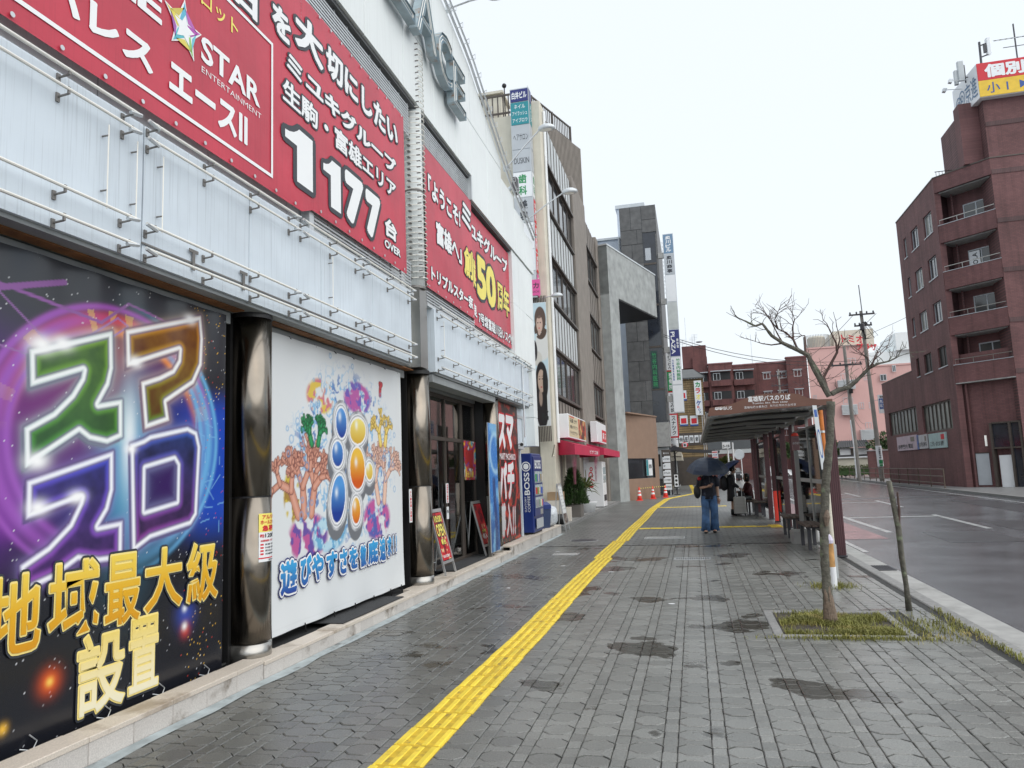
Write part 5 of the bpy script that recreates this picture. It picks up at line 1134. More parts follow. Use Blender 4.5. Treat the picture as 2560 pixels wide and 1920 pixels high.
# sign tower at the corner of the brown building
tw = thing('sign_tower', 'tall narrow stacked sign tower with navy top panel beside the brown building', 'sign', (-4.6, 21.9, 2.6))
MB().box(-4.92, -4.31, 21.82, 22.18, 6.95, 13.8).build('casing', m_trim, tw)
FR = [(13.35, 13.76, m_navy, ('白井ビル',), m_ink_w), (12.58, 13.32, m_teal, ('ネイル', 'アイラッシュ', 'アイブロウ'), m_ink_w), (11.76, 12.55, m_signg, ('ヘアサロン',), m_ink_k), (11.02, 11.73, m_signg, ('DUSKIN',), m_ink_k), (10.18, 10.99, m_signw, ('歯', '科'), m_ink_g), (9.36, 10.15, m_signg, ('美', '容'), m_ink_k), (8.5, 9.33, m_signw, (), m_ink_k), (7.8, 8.47, m_signw, (), m_ink_r)]
for z0, z1, mt, tx, ik in FR:
    f = MB().box(-4.90, -4.33, 21.80, 21.819, z0, z1).build('sign_panel', mt, tw)
    k = len(tx)
    for i, s in enumerate(tx):
        big = s in '歯科美容'; hh = (z1 - z0 - .06) / k; th = hh * (.8 if big else .62 if k > 1 else .30 if s in ('DUSKIN', 'ヘアサロン') else .7); w = .26 if big else .48 if len(s) > 3 else .36
        text(s, (-4.615 - w / 2, 21.80, z1 - .03 - (i + 1) * hh + (hh - th) / 2), X, Z, w, th, ik, f, off=.03 if big or s == '白井ビル' else .005, eps=.003)
    s2 = MB().box(-4.309, -4.300, 21.86, 22.14, z0, z1).build('side_panel', mt, tw)
    if tx and len(tx) > 1: vtext(''.join(tx)[:4], (-4.300, 21.91, z0 + .08), Y, Z, .18, z1 - z0 - .16, ik, s2, off=.02, eps=.003)
for z0, z1, mt in ((9.35, 10.1, m_ink_r), (8.42, 9.3, m_ink_r), (7.75, 8.38, m_ink_r), (7.0, 7.7, m_pink)):
    s2 = MB().box(-4.299, -4.292, 21.86, 22.14, z0, z1).build('side_panel', mt, tw); vtext('個室居酒屋'[:3], (-4.292, 21.91, z0 + .08), Y, Z, .18, z1 - z0 - .16, m_ink_w, s2, off=.02, eps=.003)
s2 = MB().box(-4.50, -4.20, 21.79, 21.81, 7.0, 7.5).build('sign_panel', m_pink, tw); text('カ', (-4.42, 21.79, 7.22), X, Z, .18, .18, m_ink_k, s2, eps=.003); text('HACHI', (-4.46, 21.79, 7.08), X, Z, .22, .07, m_ink_k, s2, off=-.005, eps=.003)
for (a, c) in ((13.4, 13.85),): MB().tube([(-4.33, 21.83, a), (-4.33, 21.83, c)], .012, 6).build('tip', m_trim, tw)

# hair salon advertisement: plain printed portraits of two people
def ink_hair(U, V):
    n = len(U); C = np.tile(np.array([.52, .66, .72]), (n, 1)); C = over(C, (.66, .68, .68), ss(-V, -1.9, -1.2)); f = fbm(U, V, 9, 220)
    E = lambda cy, cz, ry, rz_: np.hypot((U - cy) / ry, (V - cz) / rz_) - 1
    C = over(C, (.70, .70, .68), ss(-E(.30, 2.45, .26, .52), 0, .2)); C = over(C, (.62, .60, .55), ss(-E(.12, 2.05, .16, .25), 0, .2))
    C = over(C, (.10, .06, .045), ss(-E(.25, 3.26, .185, .42), 0, .1)); C = over(C, (.09, .055, .04), ss(-E(.25, 2.95, .205, .33), 0, .1) * (f > .38)); C = over(C, (.60, .42, .34), ss(-E(.225, 3.12, .105, .29), 0, .15)); C = over(C, (.10, .06, .045), ss(-E(.22, 3.40, .10, .12), 0, .15) * .9)
    for ey in (.175, .255): C = over(C, (.05, .03, .03), ss(-E(ey, 3.16, .022, .022), 0, .3))
    C = over(C, (.55, .12, .13), ss(-E(.21, 2.99, .03, .025), 0, .3)); C = over(C, (.55, .40, .33), ss(-E(.21, 2.86, .045, .1), 0, .2))
    C = over(C, (.03, .025, .03), ss(-E(.04, 2.30, .09, .35), 0, .15))
    C = over(C, (.020, .015, .016), ss(-E(.22, 1.32, .20, .66), 0, .08)); C = over(C, (.020, .015, .016), ss(-E(.20, .62, .21, .75), 0, .08) * (U < .36)); C = over(C, (.50, .36, .28), ss(-E(.21, 1.36, .118, .37), 0, .12))
    C = over(C, (.012, .01, .01), ss(-E(.30, 1.1, .055, .75), 0, .2)); C = over(C, (.42, .31, .25), ss(-E(.17, .85, .06, .3), 0, .3) * .8)
    for ey in (.155, .245): C = over(C, (.02, .015, .015), ss(-E(ey, 1.42, .03, .022), 0, .3)); C = over(C, (.05, .03, .03), ss(-E(ey, 1.50, .035, .009), 0, .3))
    C = over(C, (.45, .12, .12), ss(-E(.205, 1.17, .035, .028), 0, .3)); C = over(C, (.40, .28, .22), ss(-E(.215, 1.29, .012, .05), 0, .5)); C = over(C, (.02, .02, .02), ss(-E(.28, .3, .12, .35), 0, .2) * (f > .5))
    return C
ha = thing('salon_advert', 'tall hair salon advert with two long haired portraits on the side of the tower', 'poster', (-4.28, 21.9, 3.0))
sheet('printed_sheet', (-4.515, 21.88, 3.0), X, Z, .44, 3.78, 44, 300, ink_hair, m_print, ha); MB().box(-4.52, -4.07, 21.885, 21.91, 2.99, 6.79).build('board', m_signw, ha)
text('ヘア & メイク', (-4.49, 21.878, 6.35), Z, -X, .35, .05, m_ink_k, ha, off=-.01) if False else None
b = MB()
for k in range(9): b.box(-4.50 + k * .05, -4.475 + k * .05, 21.9, 21.95, 2.52, 2.98); b.box(-4.50 + k * .05, -4.475 + k * .05, 21.9, 21.95, 6.80, 7.0)
b.build('louvre', m_bronze, ha, kind='stuff')
arm_lamp('small flood lamp on an arm above the salon advert', (-4.43, 22.1, 6.9), (-3.86, 22.1, 7.02))
MB().tube([(-3.62, 19.9, 2.35), (-3.95, 21.2, 2.05), (-4.05, 22.0, 2.1)], .02, 6).build('awning_arm', m_cream, bb)

# things standing before these shops
m_whiteprint = M('white_board', (.74, .76, .76), .4, var=.03)
def ink_menu(U, V):
    C = np.tile(np.array([.76, .78, .78]), (len(U), 1)); C = over(C, (.25, .27, .30), ((np.mod(V, .09) < .03) & (fbm(U, V, 30, 250) > .5) & (V > .30)) * .7); C = over(C, (.06, .035, .03), (V < .26) * 1.0); C = over(C, (.45, .4, .35), ((V < .26) & (fbm(U, V, 25, 255) > .6)) * 1.0); return C
aframe('tall white sandwich board with a menu sheet left of the potted conifer', 20.0, .62, -3.64, -3.44, .0, 1.28, ink_menu, (), 0)
def carton(label, x, y, z, w, d, h, mt=m_box, rz_=0):
    t = thing('carton', label, 'box', (x, y, z), 'cartons by the shop'); c, s = math.cos(rz_), math.sin(rz_); u, v = Vector((c, s, 0)), Vector((-s, c, 0))
    b = MB(); P = Vector((x, y, z)); b.ub(P, u, v, (-w / 2, w / 2), (-d / 2, d / 2), (0, h)); b.build('body', mt, t)
    MB().ub(P, u, v, (-w / 2 + .02, w / 2 - .02), (-.03, .03), (h + .001, h + .004)).build('tape', m_card, t); MB().ub(P, u, v, (-.08, .10), (-d / 2 - .003, -d / 2 - .001), (h * .35, h * .35 + .05)) ; return t
carton('lowest white carton of the stack behind the menu board', -4.1, 22.0, .096, .55, .5, .36); carton('white carton on top of the lowest carton by the shop', -4.08, 22.0, .462, .48, .45, .30, m_box, .15); carton('brown carton topmost of the stack by the shutter', -4.05, 22.05, .77, .42, .40, .24, m_card, -.1); carton('white carton standing right of the carton stack', -3.95, 22.75, .096, .45, .4, .42, m_box, .1)
bgg = MB().ball((-3.82, 21.3, .24), .2, 10, 8, 1.2, 1, .8); bgg.v = [(x + random.gauss(0, .01), y, max(.10, z)) for x, y, z in bgg.v]; tag(bgg.build('rubbish_bag', m_black, smooth=True), 'black rubbish bag lying at the foot of the menu board', 'rubbish bag')
def leafcloud(n, f, size, mat, name, parent, aspect=2.2):
    b = MB()
    for k in range(n):
        p, d = f(); d = d.normalized(); s = d.orthogonal().normalized(); s.rotate(Matrix.Rotation(random.random() * 6.28, 3, d)); l = size * random.uniform(.6, 1.3); w = l / aspect
        b.add([p, p + d * l * .5 + s * w * .5, p + d * l, p + d * l * .5 - s * w * .5], [(0, 1, 2, 3)])
    return b.build(name, mat, parent)
pc = thing('potted_conifer', 'bushy dark green conifer in a square planter before the shutter', 'potted plant', (-3.95, 24.85, .1))
MB().bev(-4.22, -3.68, 24.58, 25.12, .096, .50, .02).build('planter', m_terr, pc); MB().cyl(-3.95, 24.85, .5, 1.3, .035, 8, .015).build('stem', m_bark, pc); MB().box(-4.19, -3.71, 24.61, 25.09, .49, .503).build('soil', m_soil, pc)
def fcon():
    z = .5 + 1.15 * random.random() ** 1.3; r = .46 * (1 - ((z - .5) / 1.2)) ** .7 * math.sqrt(random.random()); q = random.random() * 6.28
    return Vector((-3.95 + r * math.cos(q), 24.85 + r * math.sin(q), z)), Vector((math.cos(q) * .6, math.sin(q) * .6, .7 + random.gauss(0, .4)))
leafcloud(2600, fcon, .15, m_leaf, 'foliage', pc, 4)
pl = thing('potted_yucca', 'spiky yucca in a round white pot beside the white vending machine', 'potted plant', (-3.92, 27.6, .1))
MB().lathe((-3.92, 27.6, .096), [(.28, 0), (.38, .34), (.40, .38), (.36, .38)], 20).build('pot', m_signw, pl, smooth=True); MB().tube([(-3.92, 27.6, .4), (-3.95, 27.6, .8), (-3.9, 27.65, 1.1)], [.05, .045, .035], 8).build('stem', m_bark, pl)
b = MB()
for k in range(70):
    q = random.random() * 6.28; e = random.uniform(-.3, 1.2); d = Vector((math.cos(q) * math.cos(e), math.sin(q) * math.cos(e), math.sin(e))); l = random.uniform(.4, .62); p = Vector((-3.91, 27.63, 1.05 + random.gauss(0, .08))); s = d.orthogonal().normalized() * .018
    m1 = p + d * l * .6; m2 = p + d * l - Z * l * .22; b.add([p - s, p + s, m1 + s, m2, m1 - s], [(0, 1, 2, 4), (4, 2, 3)])
b.build('leaves', m_leaf2, pl)
dv = thing('vending_machine', 'white drinks vending machine with red lettering under the second awning', 'vending machine', (-3.85, 31.6, .1))
MB().bev(-4.55, -3.68, 31.0, 32.15, .13, 1.98, .02).build('cabinet', m_vmwhite, dv); MB().box(-4.5, -3.72, 31.04, 32.1, .096, .129).build('plinth', m_black, dv)
text('DyDo', (-3.74, 30.996, .95), Z, -X, .8, .22, m_ink_r, dv, off=.02, eps=.003) if False else text('DyDo', (-4.03, 30.996, .92), Z, -X, .85, .24, m_ink_r, dv, off=.02, eps=.003)
for z0, z1 in ((1.45, 1.75), (1.1, 1.4)):
    w_ = MB().box(-3.679, -3.674, 31.1, 32.05, z0, z1).build('display_window', bpy.data.materials['display_pale'], dv)
MB().box(-3.679, -3.672, 31.15, 32.0, .35, .6).build('delivery_flap', m_black, dv)

# ================================================================== grey rendered building with a big portal, turned with the bend of the street
gb = thing('grey_building', 'grey rendered building with a tall recessed portal past the brown building', 'building', (-3.6, 38, 0))
gd = Vector((math.sin(R(16.4)), math.cos(R(16.4)), 0)); gn = gd.cross(Z); go = Vector((-4.0, 36.5, 0)) + gd * .0
GL, GO0, GO1 = 8.75, 2.55, 8.72
MB().ub(go + gd * 1.5 * 0, gd, Z, (1.25, GO0), (.0, 13.3), (-.9, 0)).build('pier', m_grey, gb)
MB().ub(go, gd, Z, (1.25, GL), (10.7, 13.3), (-.9, -.001)).build('lintel', m_grey, gb)
MB().ub(go, gd, Z, (1.20, GL + .05), (13.3, 13.38), (-1, .03)).build('coping', m_lightsteel, gb)
MB().ub(go, gd, Z, (1.25, GO0 + .0), (0, 13.2), (-6, -.905)).build('side_wall', m_grey, gb)
MB().ub(go, gd, Z, (GO0 + .01, GL), (10.62, 10.695), (-6, -.02)).build('portal_soffit', m_dark, gb)
MB().ub(go, gd, Z, (GO0 + .01, GO0 + 1.3), (4.6, 10.6), (-3.0, -2.6)).build('inner_wall', m_tan, gb)
MB().ub(go, gd, Z, (GO0 + 1.3, GO0 + 1.75), (.1, 10.6), (-2.8, -1.9)).build('inner_column', m_grey, gb)
for z in (5.3, 8.0): MB().ub(go, gd, Z, (GO0 + .3, GO0 + 1.2), (z, z + 1.9), (-2.6, -2.55)).build('inner_window', m_wing, gb)
# curved tan ground floor inside the portal
b = MB(); n = 14; arc = []
for k in range(n + 1): t = k / n; p = go + gd * (GO0 + .05 + t * 4.55) + gn * (-.25 + .32 * math.sin(t * math.pi * .5)); arc.append(p)
def tanwall(z0, z1, i0, i1, name):
    m = MB()
    for p, q_ in zip(arc[i0:i1], arc[i0 + 1:i1 + 1]): m.quad(p + Z * z0, q_ + Z * z0, q_ + Z * z1, p + Z * z1)
    m.quad(arc[i1] + Z * z0, arc[i1] - gn * 2 + Z * z0, arc[i1] - gn * 2 + Z * z1, arc[i1] + Z * z1); return m.build(name, m_tan, gb)
tanwall(0, 1.12, 0, n, 'lower_tan_wall'); tanwall(2.2, 4.55, 0, n, 'upper_tan_wall')
m = MB()
for p, q_ in zip(arc[n - 2:n], arc[n - 1:n + 1]): m.quad(p + Z * 1.12, q_ + Z * 1.12, q_ + Z * 2.2, p + Z * 2.2)
m.build('tan_corner', m_tan, gb)
m = MB()
for p, q_ in zip(arc[:n - 2], arc[1:n - 1]): m.quad(p - gn * .08 + Z * 1.12, q_ - gn * .08 + Z * 1.12, q_ - gn * .08 + Z * 2.2, p - gn * .08 + Z * 2.2)
m.build('shop_window', m_wing, gb)
m = MB(); m.ub(go, gd, Z, (GO0, GO0 + 4.6), (4.55, 4.62), (-2.5, .12)); m.build('tan_roof', m_tan, gb)
po_ = thing('window_poster', 'white and teal poster inside the window of the tan shop', 'poster', (-2.6, 41.6, 1.2))
pp = arc[8] + gn * .02; MB().ub(pp, gd, Z, (0, .95), (1.25, 2.12), (0, .012)).build('sheet', m_signw, po_); MB().ub(pp, gd, Z, (.0, .30), (1.26, 2.11), (.013, .018)).build('teal_band', m_teal, po_); text('営業', pp + gd * .38 + Z * 1.65, gd, Z, .45, .22, m_ink_k, po_, eps=.02)
# cones and the chain bar before the tan wall
def cone(label, x, y, z=0):
    t = thing('traffic_cone', label, 'traffic cone', (x, y, z), 'traffic cones')
    MB().bev(x - .18, x + .18, y - .18, y + .18, z + .001, z + .035, .02).build('base', m_orange, t); MB().lathe((x, y, z + .03), [(.13, 0), (.105, .18), (.035, .63), (.02, .66)], 14).build('body', m_orange, t, smooth=True)
    for z0, z1 in ((.22, .32), (.40, .49)):
        r = lambda q_: .105 - (q_ - .18) * .156 + .003; MB().lathe((x, y, z + .03), [(r(z0), z0), (r(z1), z1)], 14).build('white_band', m_ink_w, t)
cpts = []
for k, lab in enumerate(('leftmost traffic cone before the tan shop wall', 'middle traffic cone under the tan shop window', 'rightmost traffic cone at the corner of the tan shop')):
    p = arc[0] + (arc[n] - arc[0]) * (.10 + .38 * k) + gn * .55; cone(lab, p.x, p.y); cpts.append(p)
for k, lab in enumerate(('yellow and black bar between the left and middle cones', 'yellow and black bar between the middle and right cones')):
    t = thing('cone_bar', lab, 'barrier bar', cpts[k] + Z * .62, 'cone bars'); p, q_ = cpts[k] + Z * .62, cpts[k + 1] + Z * .62
    for i in range(12): MB().tube([p + (q_ - p) * (i / 12), p + (q_ - p) * ((i + 1) / 12 - .001)], .018, 6).build('bar_segment', m_ink_y if i % 2 else m_black, t)

# ================================================================== dark stone building and the pale blue one behind
sb = thing('stone_building', 'dark stone clad building with a black glass slot rising behind the grey portal', 'building', (-2.5, 47, 0))
MB().box(-3.62, -1.32, 47.06, 60, 0, 18.55).build('core', m_darkglass, sb)
def clad(x0, x1, z0, z1, nx, zs):
    for j, (a, c) in enumerate(zip(zs[:-1], zs[1:])):
        off = .5 * (j % 2)
        xs = [x0] + [x0 + (i + off) * (x1 - x0) / nx for i in range(1, nx + 1) if x0 + .1 < x0 + (i + off) * (x1 - x0) / nx < x1 - .1] + [x1]
        for p, q_ in zip(xs[:-1], xs[1:]): MB().box(p + .012, q_ - .012, 47.0 + random.random() * .012, 47.055, a + .012, c - .012).build('stone_panel', m_stone, sb)
zs = [4.6 + 1.27 * k for k in range(12)]
clad(-3.62, -2.22, 0, 0, 2, zs[:10] + [17.0, 18.55]); clad(-2.22, -1.32, 0, 0, 1, [16.75, 17.6, 18.55]); clad(-1.42, -1.30, 0, 0, 1, [4.6 + 1.5 * k for k in range(9)])
MB().box(-1.33, -1.30, 47.0, 58, 4.6, 18.55).build('side_cladding', m_stone, sb)
MB().box(-2.2, -1.44, 47.03, 47.058, 4.6, 16.7).build('glass_slot', m_darkglass, sb)
for z in (6.5, 9.2, 11.9, 14.6): MB().box(-2.2, -1.44, 46.99, 47.028, z, z + .12).build('slot_transom', m_bronze, sb)
MB().box(-2.1, -1.75, 47.0, 47.02, 14.9, 15.7).build('pale_window', m_signg, sb)  # plain pale grey panel in the glass slot
g_ = MB().box(-2.15, -1.75, 46.96, 46.99, 6.6, 9.0).build('green_sign', M('dim_green_sign', (.01, .05, .04), .2), sb); vtext('竹谷内科医院', (-2.08, 46.96, 6.7), X, Z, .26, 2.2, m_ink_g, g_, off=.02)
MB().box(-2.3, -1.28, 46.6, 48.5, 2.95, 4.45).build('entrance_canopy', m_concrete, sb); MB().box(-2.3, -1.4, 47.01, 47.04, 0, 2.9).build('entrance_wall', m_greypanel, sb)
MB().box(-2.14, -1.95, 46.99, 47.008, 1.75, 2.5).build('entrance_window', m_black, sb)
for i in range(3):
    for j in range(5): MB().box(-2.15 + i * .16, -2.0 + i * .16, 46.95, 47.0, .02 + j * .2, .20 + j * .2).build('block', m_stone, sb)
lb = thing('blue_building', 'pale blue rendered building with round vents above the grey roof', 'building', (-5, 52, 0))
MB().box(-12, -3.7, 50, 62, 0, 17.5).build('wall', m_blue, lb); MB().box(-4.2, -2.3, 52.5, 60, 0, 20.5).build('tower', m_blue, lb); MB().box(-4.3, -2.2, 52.4, 60, 20.5, 20.75).build('parapet', m_trim, lb)
MB().box(-9, -3.8, 49.9, 50.0, 17.45, 17.6).build('parapet', m_trim, lb)
for i, (x, z) in enumerate(((-5.4, 15.9), (-4.9, 16.0), (-4.5, 16.05), (-5.1, 15.6), (-4.65, 15.1))): MB().tube([(x, 50, z), (x, 49.8, z)], .17 if i < 3 else .11, 12).build('vent_cowl', m_lightsteel if i in (0, 3, 4) else m_benchleg, lb)
for x in (-5.5, -3.95): MB().tube([(x, 49.9, 13), (x, 49.9, 17.5)], .08, 8).build('pipe', m_signg, lb)

# projecting sign blade 2
ok = thing('projecting_sign', 'long vertical sign blade with stacked panels on the dark stone building', 'sign', (-.6, 46.9, 5))
MB().box(-.95, -.30, 46.84, 47.12, 5.0, 16.45).build('casing', m_trim, ok)
for z0, z1, mt, s, ik in ((15.17, 16.40, M('sign_slate_blue', (.16, .26, .38), .35), '奥川ビル', m_ink_w), (13.80, 15.10, m_signg, '奥川商事', m_ink_k), (12.05, 13.74, m_signw, '', None), (10.30, 11.98, M('sign_pale_grey', (.50, .53, .52), .35), '', None), (8.55, 10.22, m_navy, 'PLAZA', m_ink_w), (6.78, 8.48, m_signw, '竹谷内科医院', m_ink_g), (5.06, 6.70, m_signw, '', None)):
    f = MB().box(-.92, -.33, 46.82, 46.838, z0, z1).build('sign_panel', mt, ok)
    if s == 'PLAZA': text(s, (-.84, 46.82, z1 - .12), -Z, X, z1 - z0 - .25, .24, ik, f, off=.02); vtext('美容室', (-.52, 46.82, z0 + .5), X, Z, .14, .62, ik, f, off=.02)
    elif s == '竹谷内科医院': vtext(s, (-.62, 46.82, z0 + .22), X, Z, .24, z1 - z0 - .30, ik, f, off=.03); vtext('内科胃腸科循環器', (-.86, 46.82, z0 + .22), X, Z, .10, z1 - z0 - .35, m_ink_b, f, off=.02)
    elif s: vtext(s, (-.80, 46.82, z0 + .08), X, Z, .34, z1 - z0 - .16, ik, f, off=.03)
for z in (15.1, 12.1, 9.0, 5.9): MB().box(-1.30, -.95, 46.9, 47.06, z - .18, z + .18).build('bracket', m_concrete, ok)
b = MB()
for k in range(14): b.tube([(-1.08, 46.95, 12.6 + k * .25), (-1.0, 46.95, 12.6 + k * .25), (-1.0, 46.95, 12.72 + k * .25), (-1.08, 46.95, 12.72 + k * .25)], .012, 4)
b.build('climbing_rung', m_trim, ok, kind='stuff')
rb = thing('projecting_sign', 'dark red narrow sign blade behind the long vertical sign', 'sign', (-1.1, 50, 5))
MB().box(-1.42, -.78, 50, 50.2, 3.6, 9.6).build('casing', m_ink_r, rb)
for z0, z1, mt, s in ((8.1, 9.4, m_signw, '手打うどん'), (6.7, 8.0, m_ink_g, '整骨院'), (5.2, 6.6, m_signw, 'お好み焼'), (3.7, 5.1, m_signw, 'スナック')): f = MB().box(-1.3, -.85, 49.97, 49.998, z0, z1).build('sign_panel', mt, rb); vtext(s, (-1.2, 49.97, z0 + .06), X, Z, .26, z1 - z0 - .12, m_ink_k if mt is m_signw else m_ink_w, f, off=.02)
# directory sign and little board at the entrance
ds = thing('directory_sign', 'grey standing directory sign with five white tenant plates', 'sign', (-1.55, 46.3, 0))
MB().bev(-1.84, -1.30, 46.2, 46.36, .30, 2.75, .015).build('frame', m_bronze, ds); MB().box(-1.68, -1.46, 46.22, 46.34, 0, .30).build('foot', m_black, ds)
text('奥川ビル', (-1.74, 46.2, 2.48), X, Z, .34, .10, m_ink_w, ds)
for k, s in enumerate(('4F 法律事務所', '3F', '2F PLAZA', '2F 学習塾', '1F 竹谷内科医院')):
    f = MB().box(-1.80, -1.34, 46.185, 46.198, 2.0 - k * .42, 2.36 - k * .42).build('plate', m_signw, ds); text(s, (-1.76, 46.184, 2.12 - k * .42), X, Z, .38 if len(s) > 3 else .12, .11, m_ink_k, f, off=.01)
    MB().box(-1.80, -1.70, 46.18, 46.184, 2.30 - k * .42, 2.36 - k * .42).build('floor_tab', m_black, f)
ab = thing('stand_board', 'small black framed price board on a stand by the street', 'sign', (-1.05, 46.5, 0))
MB().bev(-1.22, -.90, 46.45, 46.52, .42, 1.28, .01).build('frame', m_black, ab); MB().box(-1.18, -.94, 46.44, 46.449, .48, 1.22).build('sheet', m_signw, ab); MB().box(-1.09, -1.03, 46.46, 46.5, 0, .42).build('post', m_black, ab); MB().bev(-1.24, -.86, 46.3, 46.66, .001, .04, .01).build('foot', m_black, ab)
for k in range(3): MB().tube([(-1.06, 46.44, .62 + k * .24), (-1.06, 46.436, .62 + k * .24)], .075, 12).build('dot', m_black, ab)

# ================================================================== far end of the street
kb_ = thing('karaoke_building', 'timber boarded karaoke building at the far bend of the street', 'building', (-1, 72, 0))
MB().box(-9, 1.40, 72, 84, 0, 10.0).build('wall', m_wood, kb_); MB().prism([(-9, 71.7, 10.0), (1.6, 71.7, 10.0), (1.6, 71.7, 10.15), (.6, 73.5, 11.0), (-9, 73.5, 11.0)], (0, 0, .12)).build('roof', M('grey_roof_sheet', (.10, .105, .105), .5), kb_)
for x, z in ((-.9, 8.0), (-.95, 5.6), (.0, 5.55)):
    f = MB().box(x, x + .72, 71.96, 71.99, z, z + .95).build('menu_panel', m_signw, kb_); MB().box(x + .1, x + .6, 71.95, 71.958, z + .2, z + .7).build('food_print', m_ink_r, f); MB().box(x, x + .72, 71.95, 71.957, z - .03, z + .12).build('blue_foot', m_ink_b, f)
for k in range(7): f = MB().box(-1.6 + k * .47, -1.22 + k * .47, 71.9, 71.98, 3.95, 4.65).build('shop_window_sign', m_signw, kb_); text('歯科医院歯科医'[k], (-1.53 + k * .47, 71.9, 4.05), X, Z, .26, .45, m_ink_k, f, off=.03)
MB().box(-1.8, 1.38, 71.93, 71.985, 3.7, 4.9).build('window_band', m_bronze, kb_)
MB().box(-1.8, 1.38, 71.95, 71.99, 0, 2.6).build('dark_ground_floor', m_bronze, kb_)
ks = thing('karaoke_sign', 'white vertical sign with colourful karaoke lettering on the timber building', 'sign', (.9, 71.6, 6.5))
MB().box(.56, 1.22, 71.5, 71.75, 6.5, 9.75).build('case', m_signw, ks)
for k, (c, mt) in enumerate(zip('カラオケ', (m_ink_g, m_ink_r, m_ink_y, m_ink_b))): text(c, (.66, 71.5, 9.12 - k * .58), X, Z, .45, .5, mt, ks, off=.045)
for k, (c, mt) in enumerate(zip('BOX', (m_ink_r, m_ink_b, m_ink_k))): text(c, (.72 + .07 * k, 71.5, 7.15 - k * .25), X, Z, .22, .2, mt, ks, off=.03)
MB().tube([(1.1, 71.8, 0), (1.1, 71.8, 6.5)], .03, 6).tube([(1.28, 71.8, 0), (1.28, 71.8, 6.5)], .03, 6).build('ladder_rail', m_lightsteel, ks)
cn = thing('street_canopy', 'flat grey canopy roof crossing the far pavement', 'canopy', (0, 56, 2.7))
b = MB(); b.prism([(-1.6, 55, 2.95), (-.3, 55, 2.72), (1.9, 55, 2.62), (1.9, 55, 2.74), (-.3, 55, 2.95), (-1.6, 55, 3.3)], (0, 3, 0)); b.build('roof', m_benchleg, cn); MB().cyl(1.75, 56, 0, 2.65, .07, 8).build('post', m_benchleg, cn); MB().cyl(-1.3, 57.6, 0, 3.0, .06, 8).build('post', m_benchleg, cn)
cs = thing('hanging_sign', 'white plate sign with a red edge hanging under the far canopy', 'sign', (1.6, 54.9, 2.1)); MB().bev(1.35, 1.75, 54.86, 54.9, 2.2, 2.72, .02).build('plate', m_signw, cs); MB().box(1.38, 1.72, 54.85, 54.858, 2.60, 2.68).build('red_band', m_ink_r, cs); MB().box(1.38, 1.72, 54.85, 54.858, 2.25, 2.31).build('red_band', m_ink_r, cs); text('バス停', (1.42, 54.85, 2.38), X, Z, .26, .13, m_ink_b, cs)
MB().box(1.5, 1.53, 54.87, 54.89, 2.70, 2.9).build('hanger', m_black, cs)
wa = thing('shop_awning', 'cream arched shop awning past the directory sign', 'awning', (-1.2, 60, 2.2))
b = MB(); n = 8
for i in range(n):
    q0, q1 = math.pi / 2 * i / n, math.pi / 2 * (i + 1) / n; f = lambda q_: (2.2 + .8 * math.sin(q_), .9 * math.cos(q_)); (z0, d0), (z1, d1) = f(q0), f(q1)
    b.quad((-1.9 + .9 * 0, 60 - 0, z0), (-1.0 + d0 * .25, 60, z0), (-1.0 + d1 * .25, 60, z1), (-1.9, 60, z1)); b.quad((-1.0 + d0 * .25, 60, z0), (-1.0 + d0 * .25, 64, z0), (-1.0 + d1 * .25, 64, z1), (-1.0 + d1 * .25, 60, z1))
b.build('cloth', M('cream_cloth', (.62, .58, .48), .8), wa); MB().tube([(-1.9, 59.98, 2.2), (-1.1, 59.98, 2.95)], .03, 5).tube([(-1.9, 59.98, 2.6), (-.85, 59.98, 2.5)], .03, 5).build('frame', m_bronze, wa)
sh = thing('corner_shop', 'grey shop fronts at the far bend', 'building', (-3, 64, 0)); MB().box(-8, -1.25, 60.1, 71.5, 0, 4.6).build('wall', m_greypanel, sh); MB().box(-1.8, -1.3, 60.05, 60.095, .1, 2.1).build('door', m_bronze, sh); MB().box(-1.249, -1.2, 62, 70, .2, 2.4).build('shop_window', m_wing, sh); MB().box(-1.7, -1.2, 59.7, 71, 3.4, 4.2).build('white_fascia', m_signw, sh)
ln = thing('paper_lantern', 'round red and white paper lantern under the far eaves', 'lantern', (-.55, 61, 3.2)); MB().ball((-.55, 61, 3.42), .26, 14, 10, 1, 1, .9).build('shade', m_ink_r, ln, smooth=True); MB().lathe((-.55, 60.72, 3.42), [(.0, -.02)] + [(.16, -.16), (.16, .16)], 12, .9, .1).build('white_patch', m_signw, ln); MB().tube([(-.55, 61, 3.66), (-.55, 61, 3.9), (-1.2, 61, 3.9)], .02, 5).build('hanger', m_black, ln)
text('鶏', (-.64, 60.70, 3.32), X, Z, .18, .2, m_ink_k, ln, off=.04)
far = thing('brick_apartments', 'dark red tiled apartment complex stepping across the far centre', 'building', (8, 125, 0))
MB().box(-6, 18.7, 126, 140, 0, 18.1).build('wall', m_bk_far, far); MB().box(-.6, 3.3, 125.5, 132, 18.1, 21.8).build('stair_tower', m_bk_far, far); MB().box(1.0, 3.35, 125, 126.5, 0, 19.8).build('stair_tower', m_bk_far, far)
for x0, x1, y0, z1 in ((-6, 1.2, 124.5, 16.9), (3.4, 7.2, 124.2, 18.3), (7.2, 9.0, 124.8, 17.9), (9.0, 11.0, 125.4, 18.0), (15.6, 18.7, 124.9, 18.6)): MB().box(x0, x1, y0, 126.1, 0, z1).build('wing', m_bk_far, far); MB().box(x0 - .1, x1 + .1, y0 - .1, 126.1, z1, z1 + .18).build('parapet', M('pale_red_coping', (.22, .10, .10), .6) if 'pale_red_coping' not in bpy.data.materials else bpy.data.materials['pale_red_coping'], far)
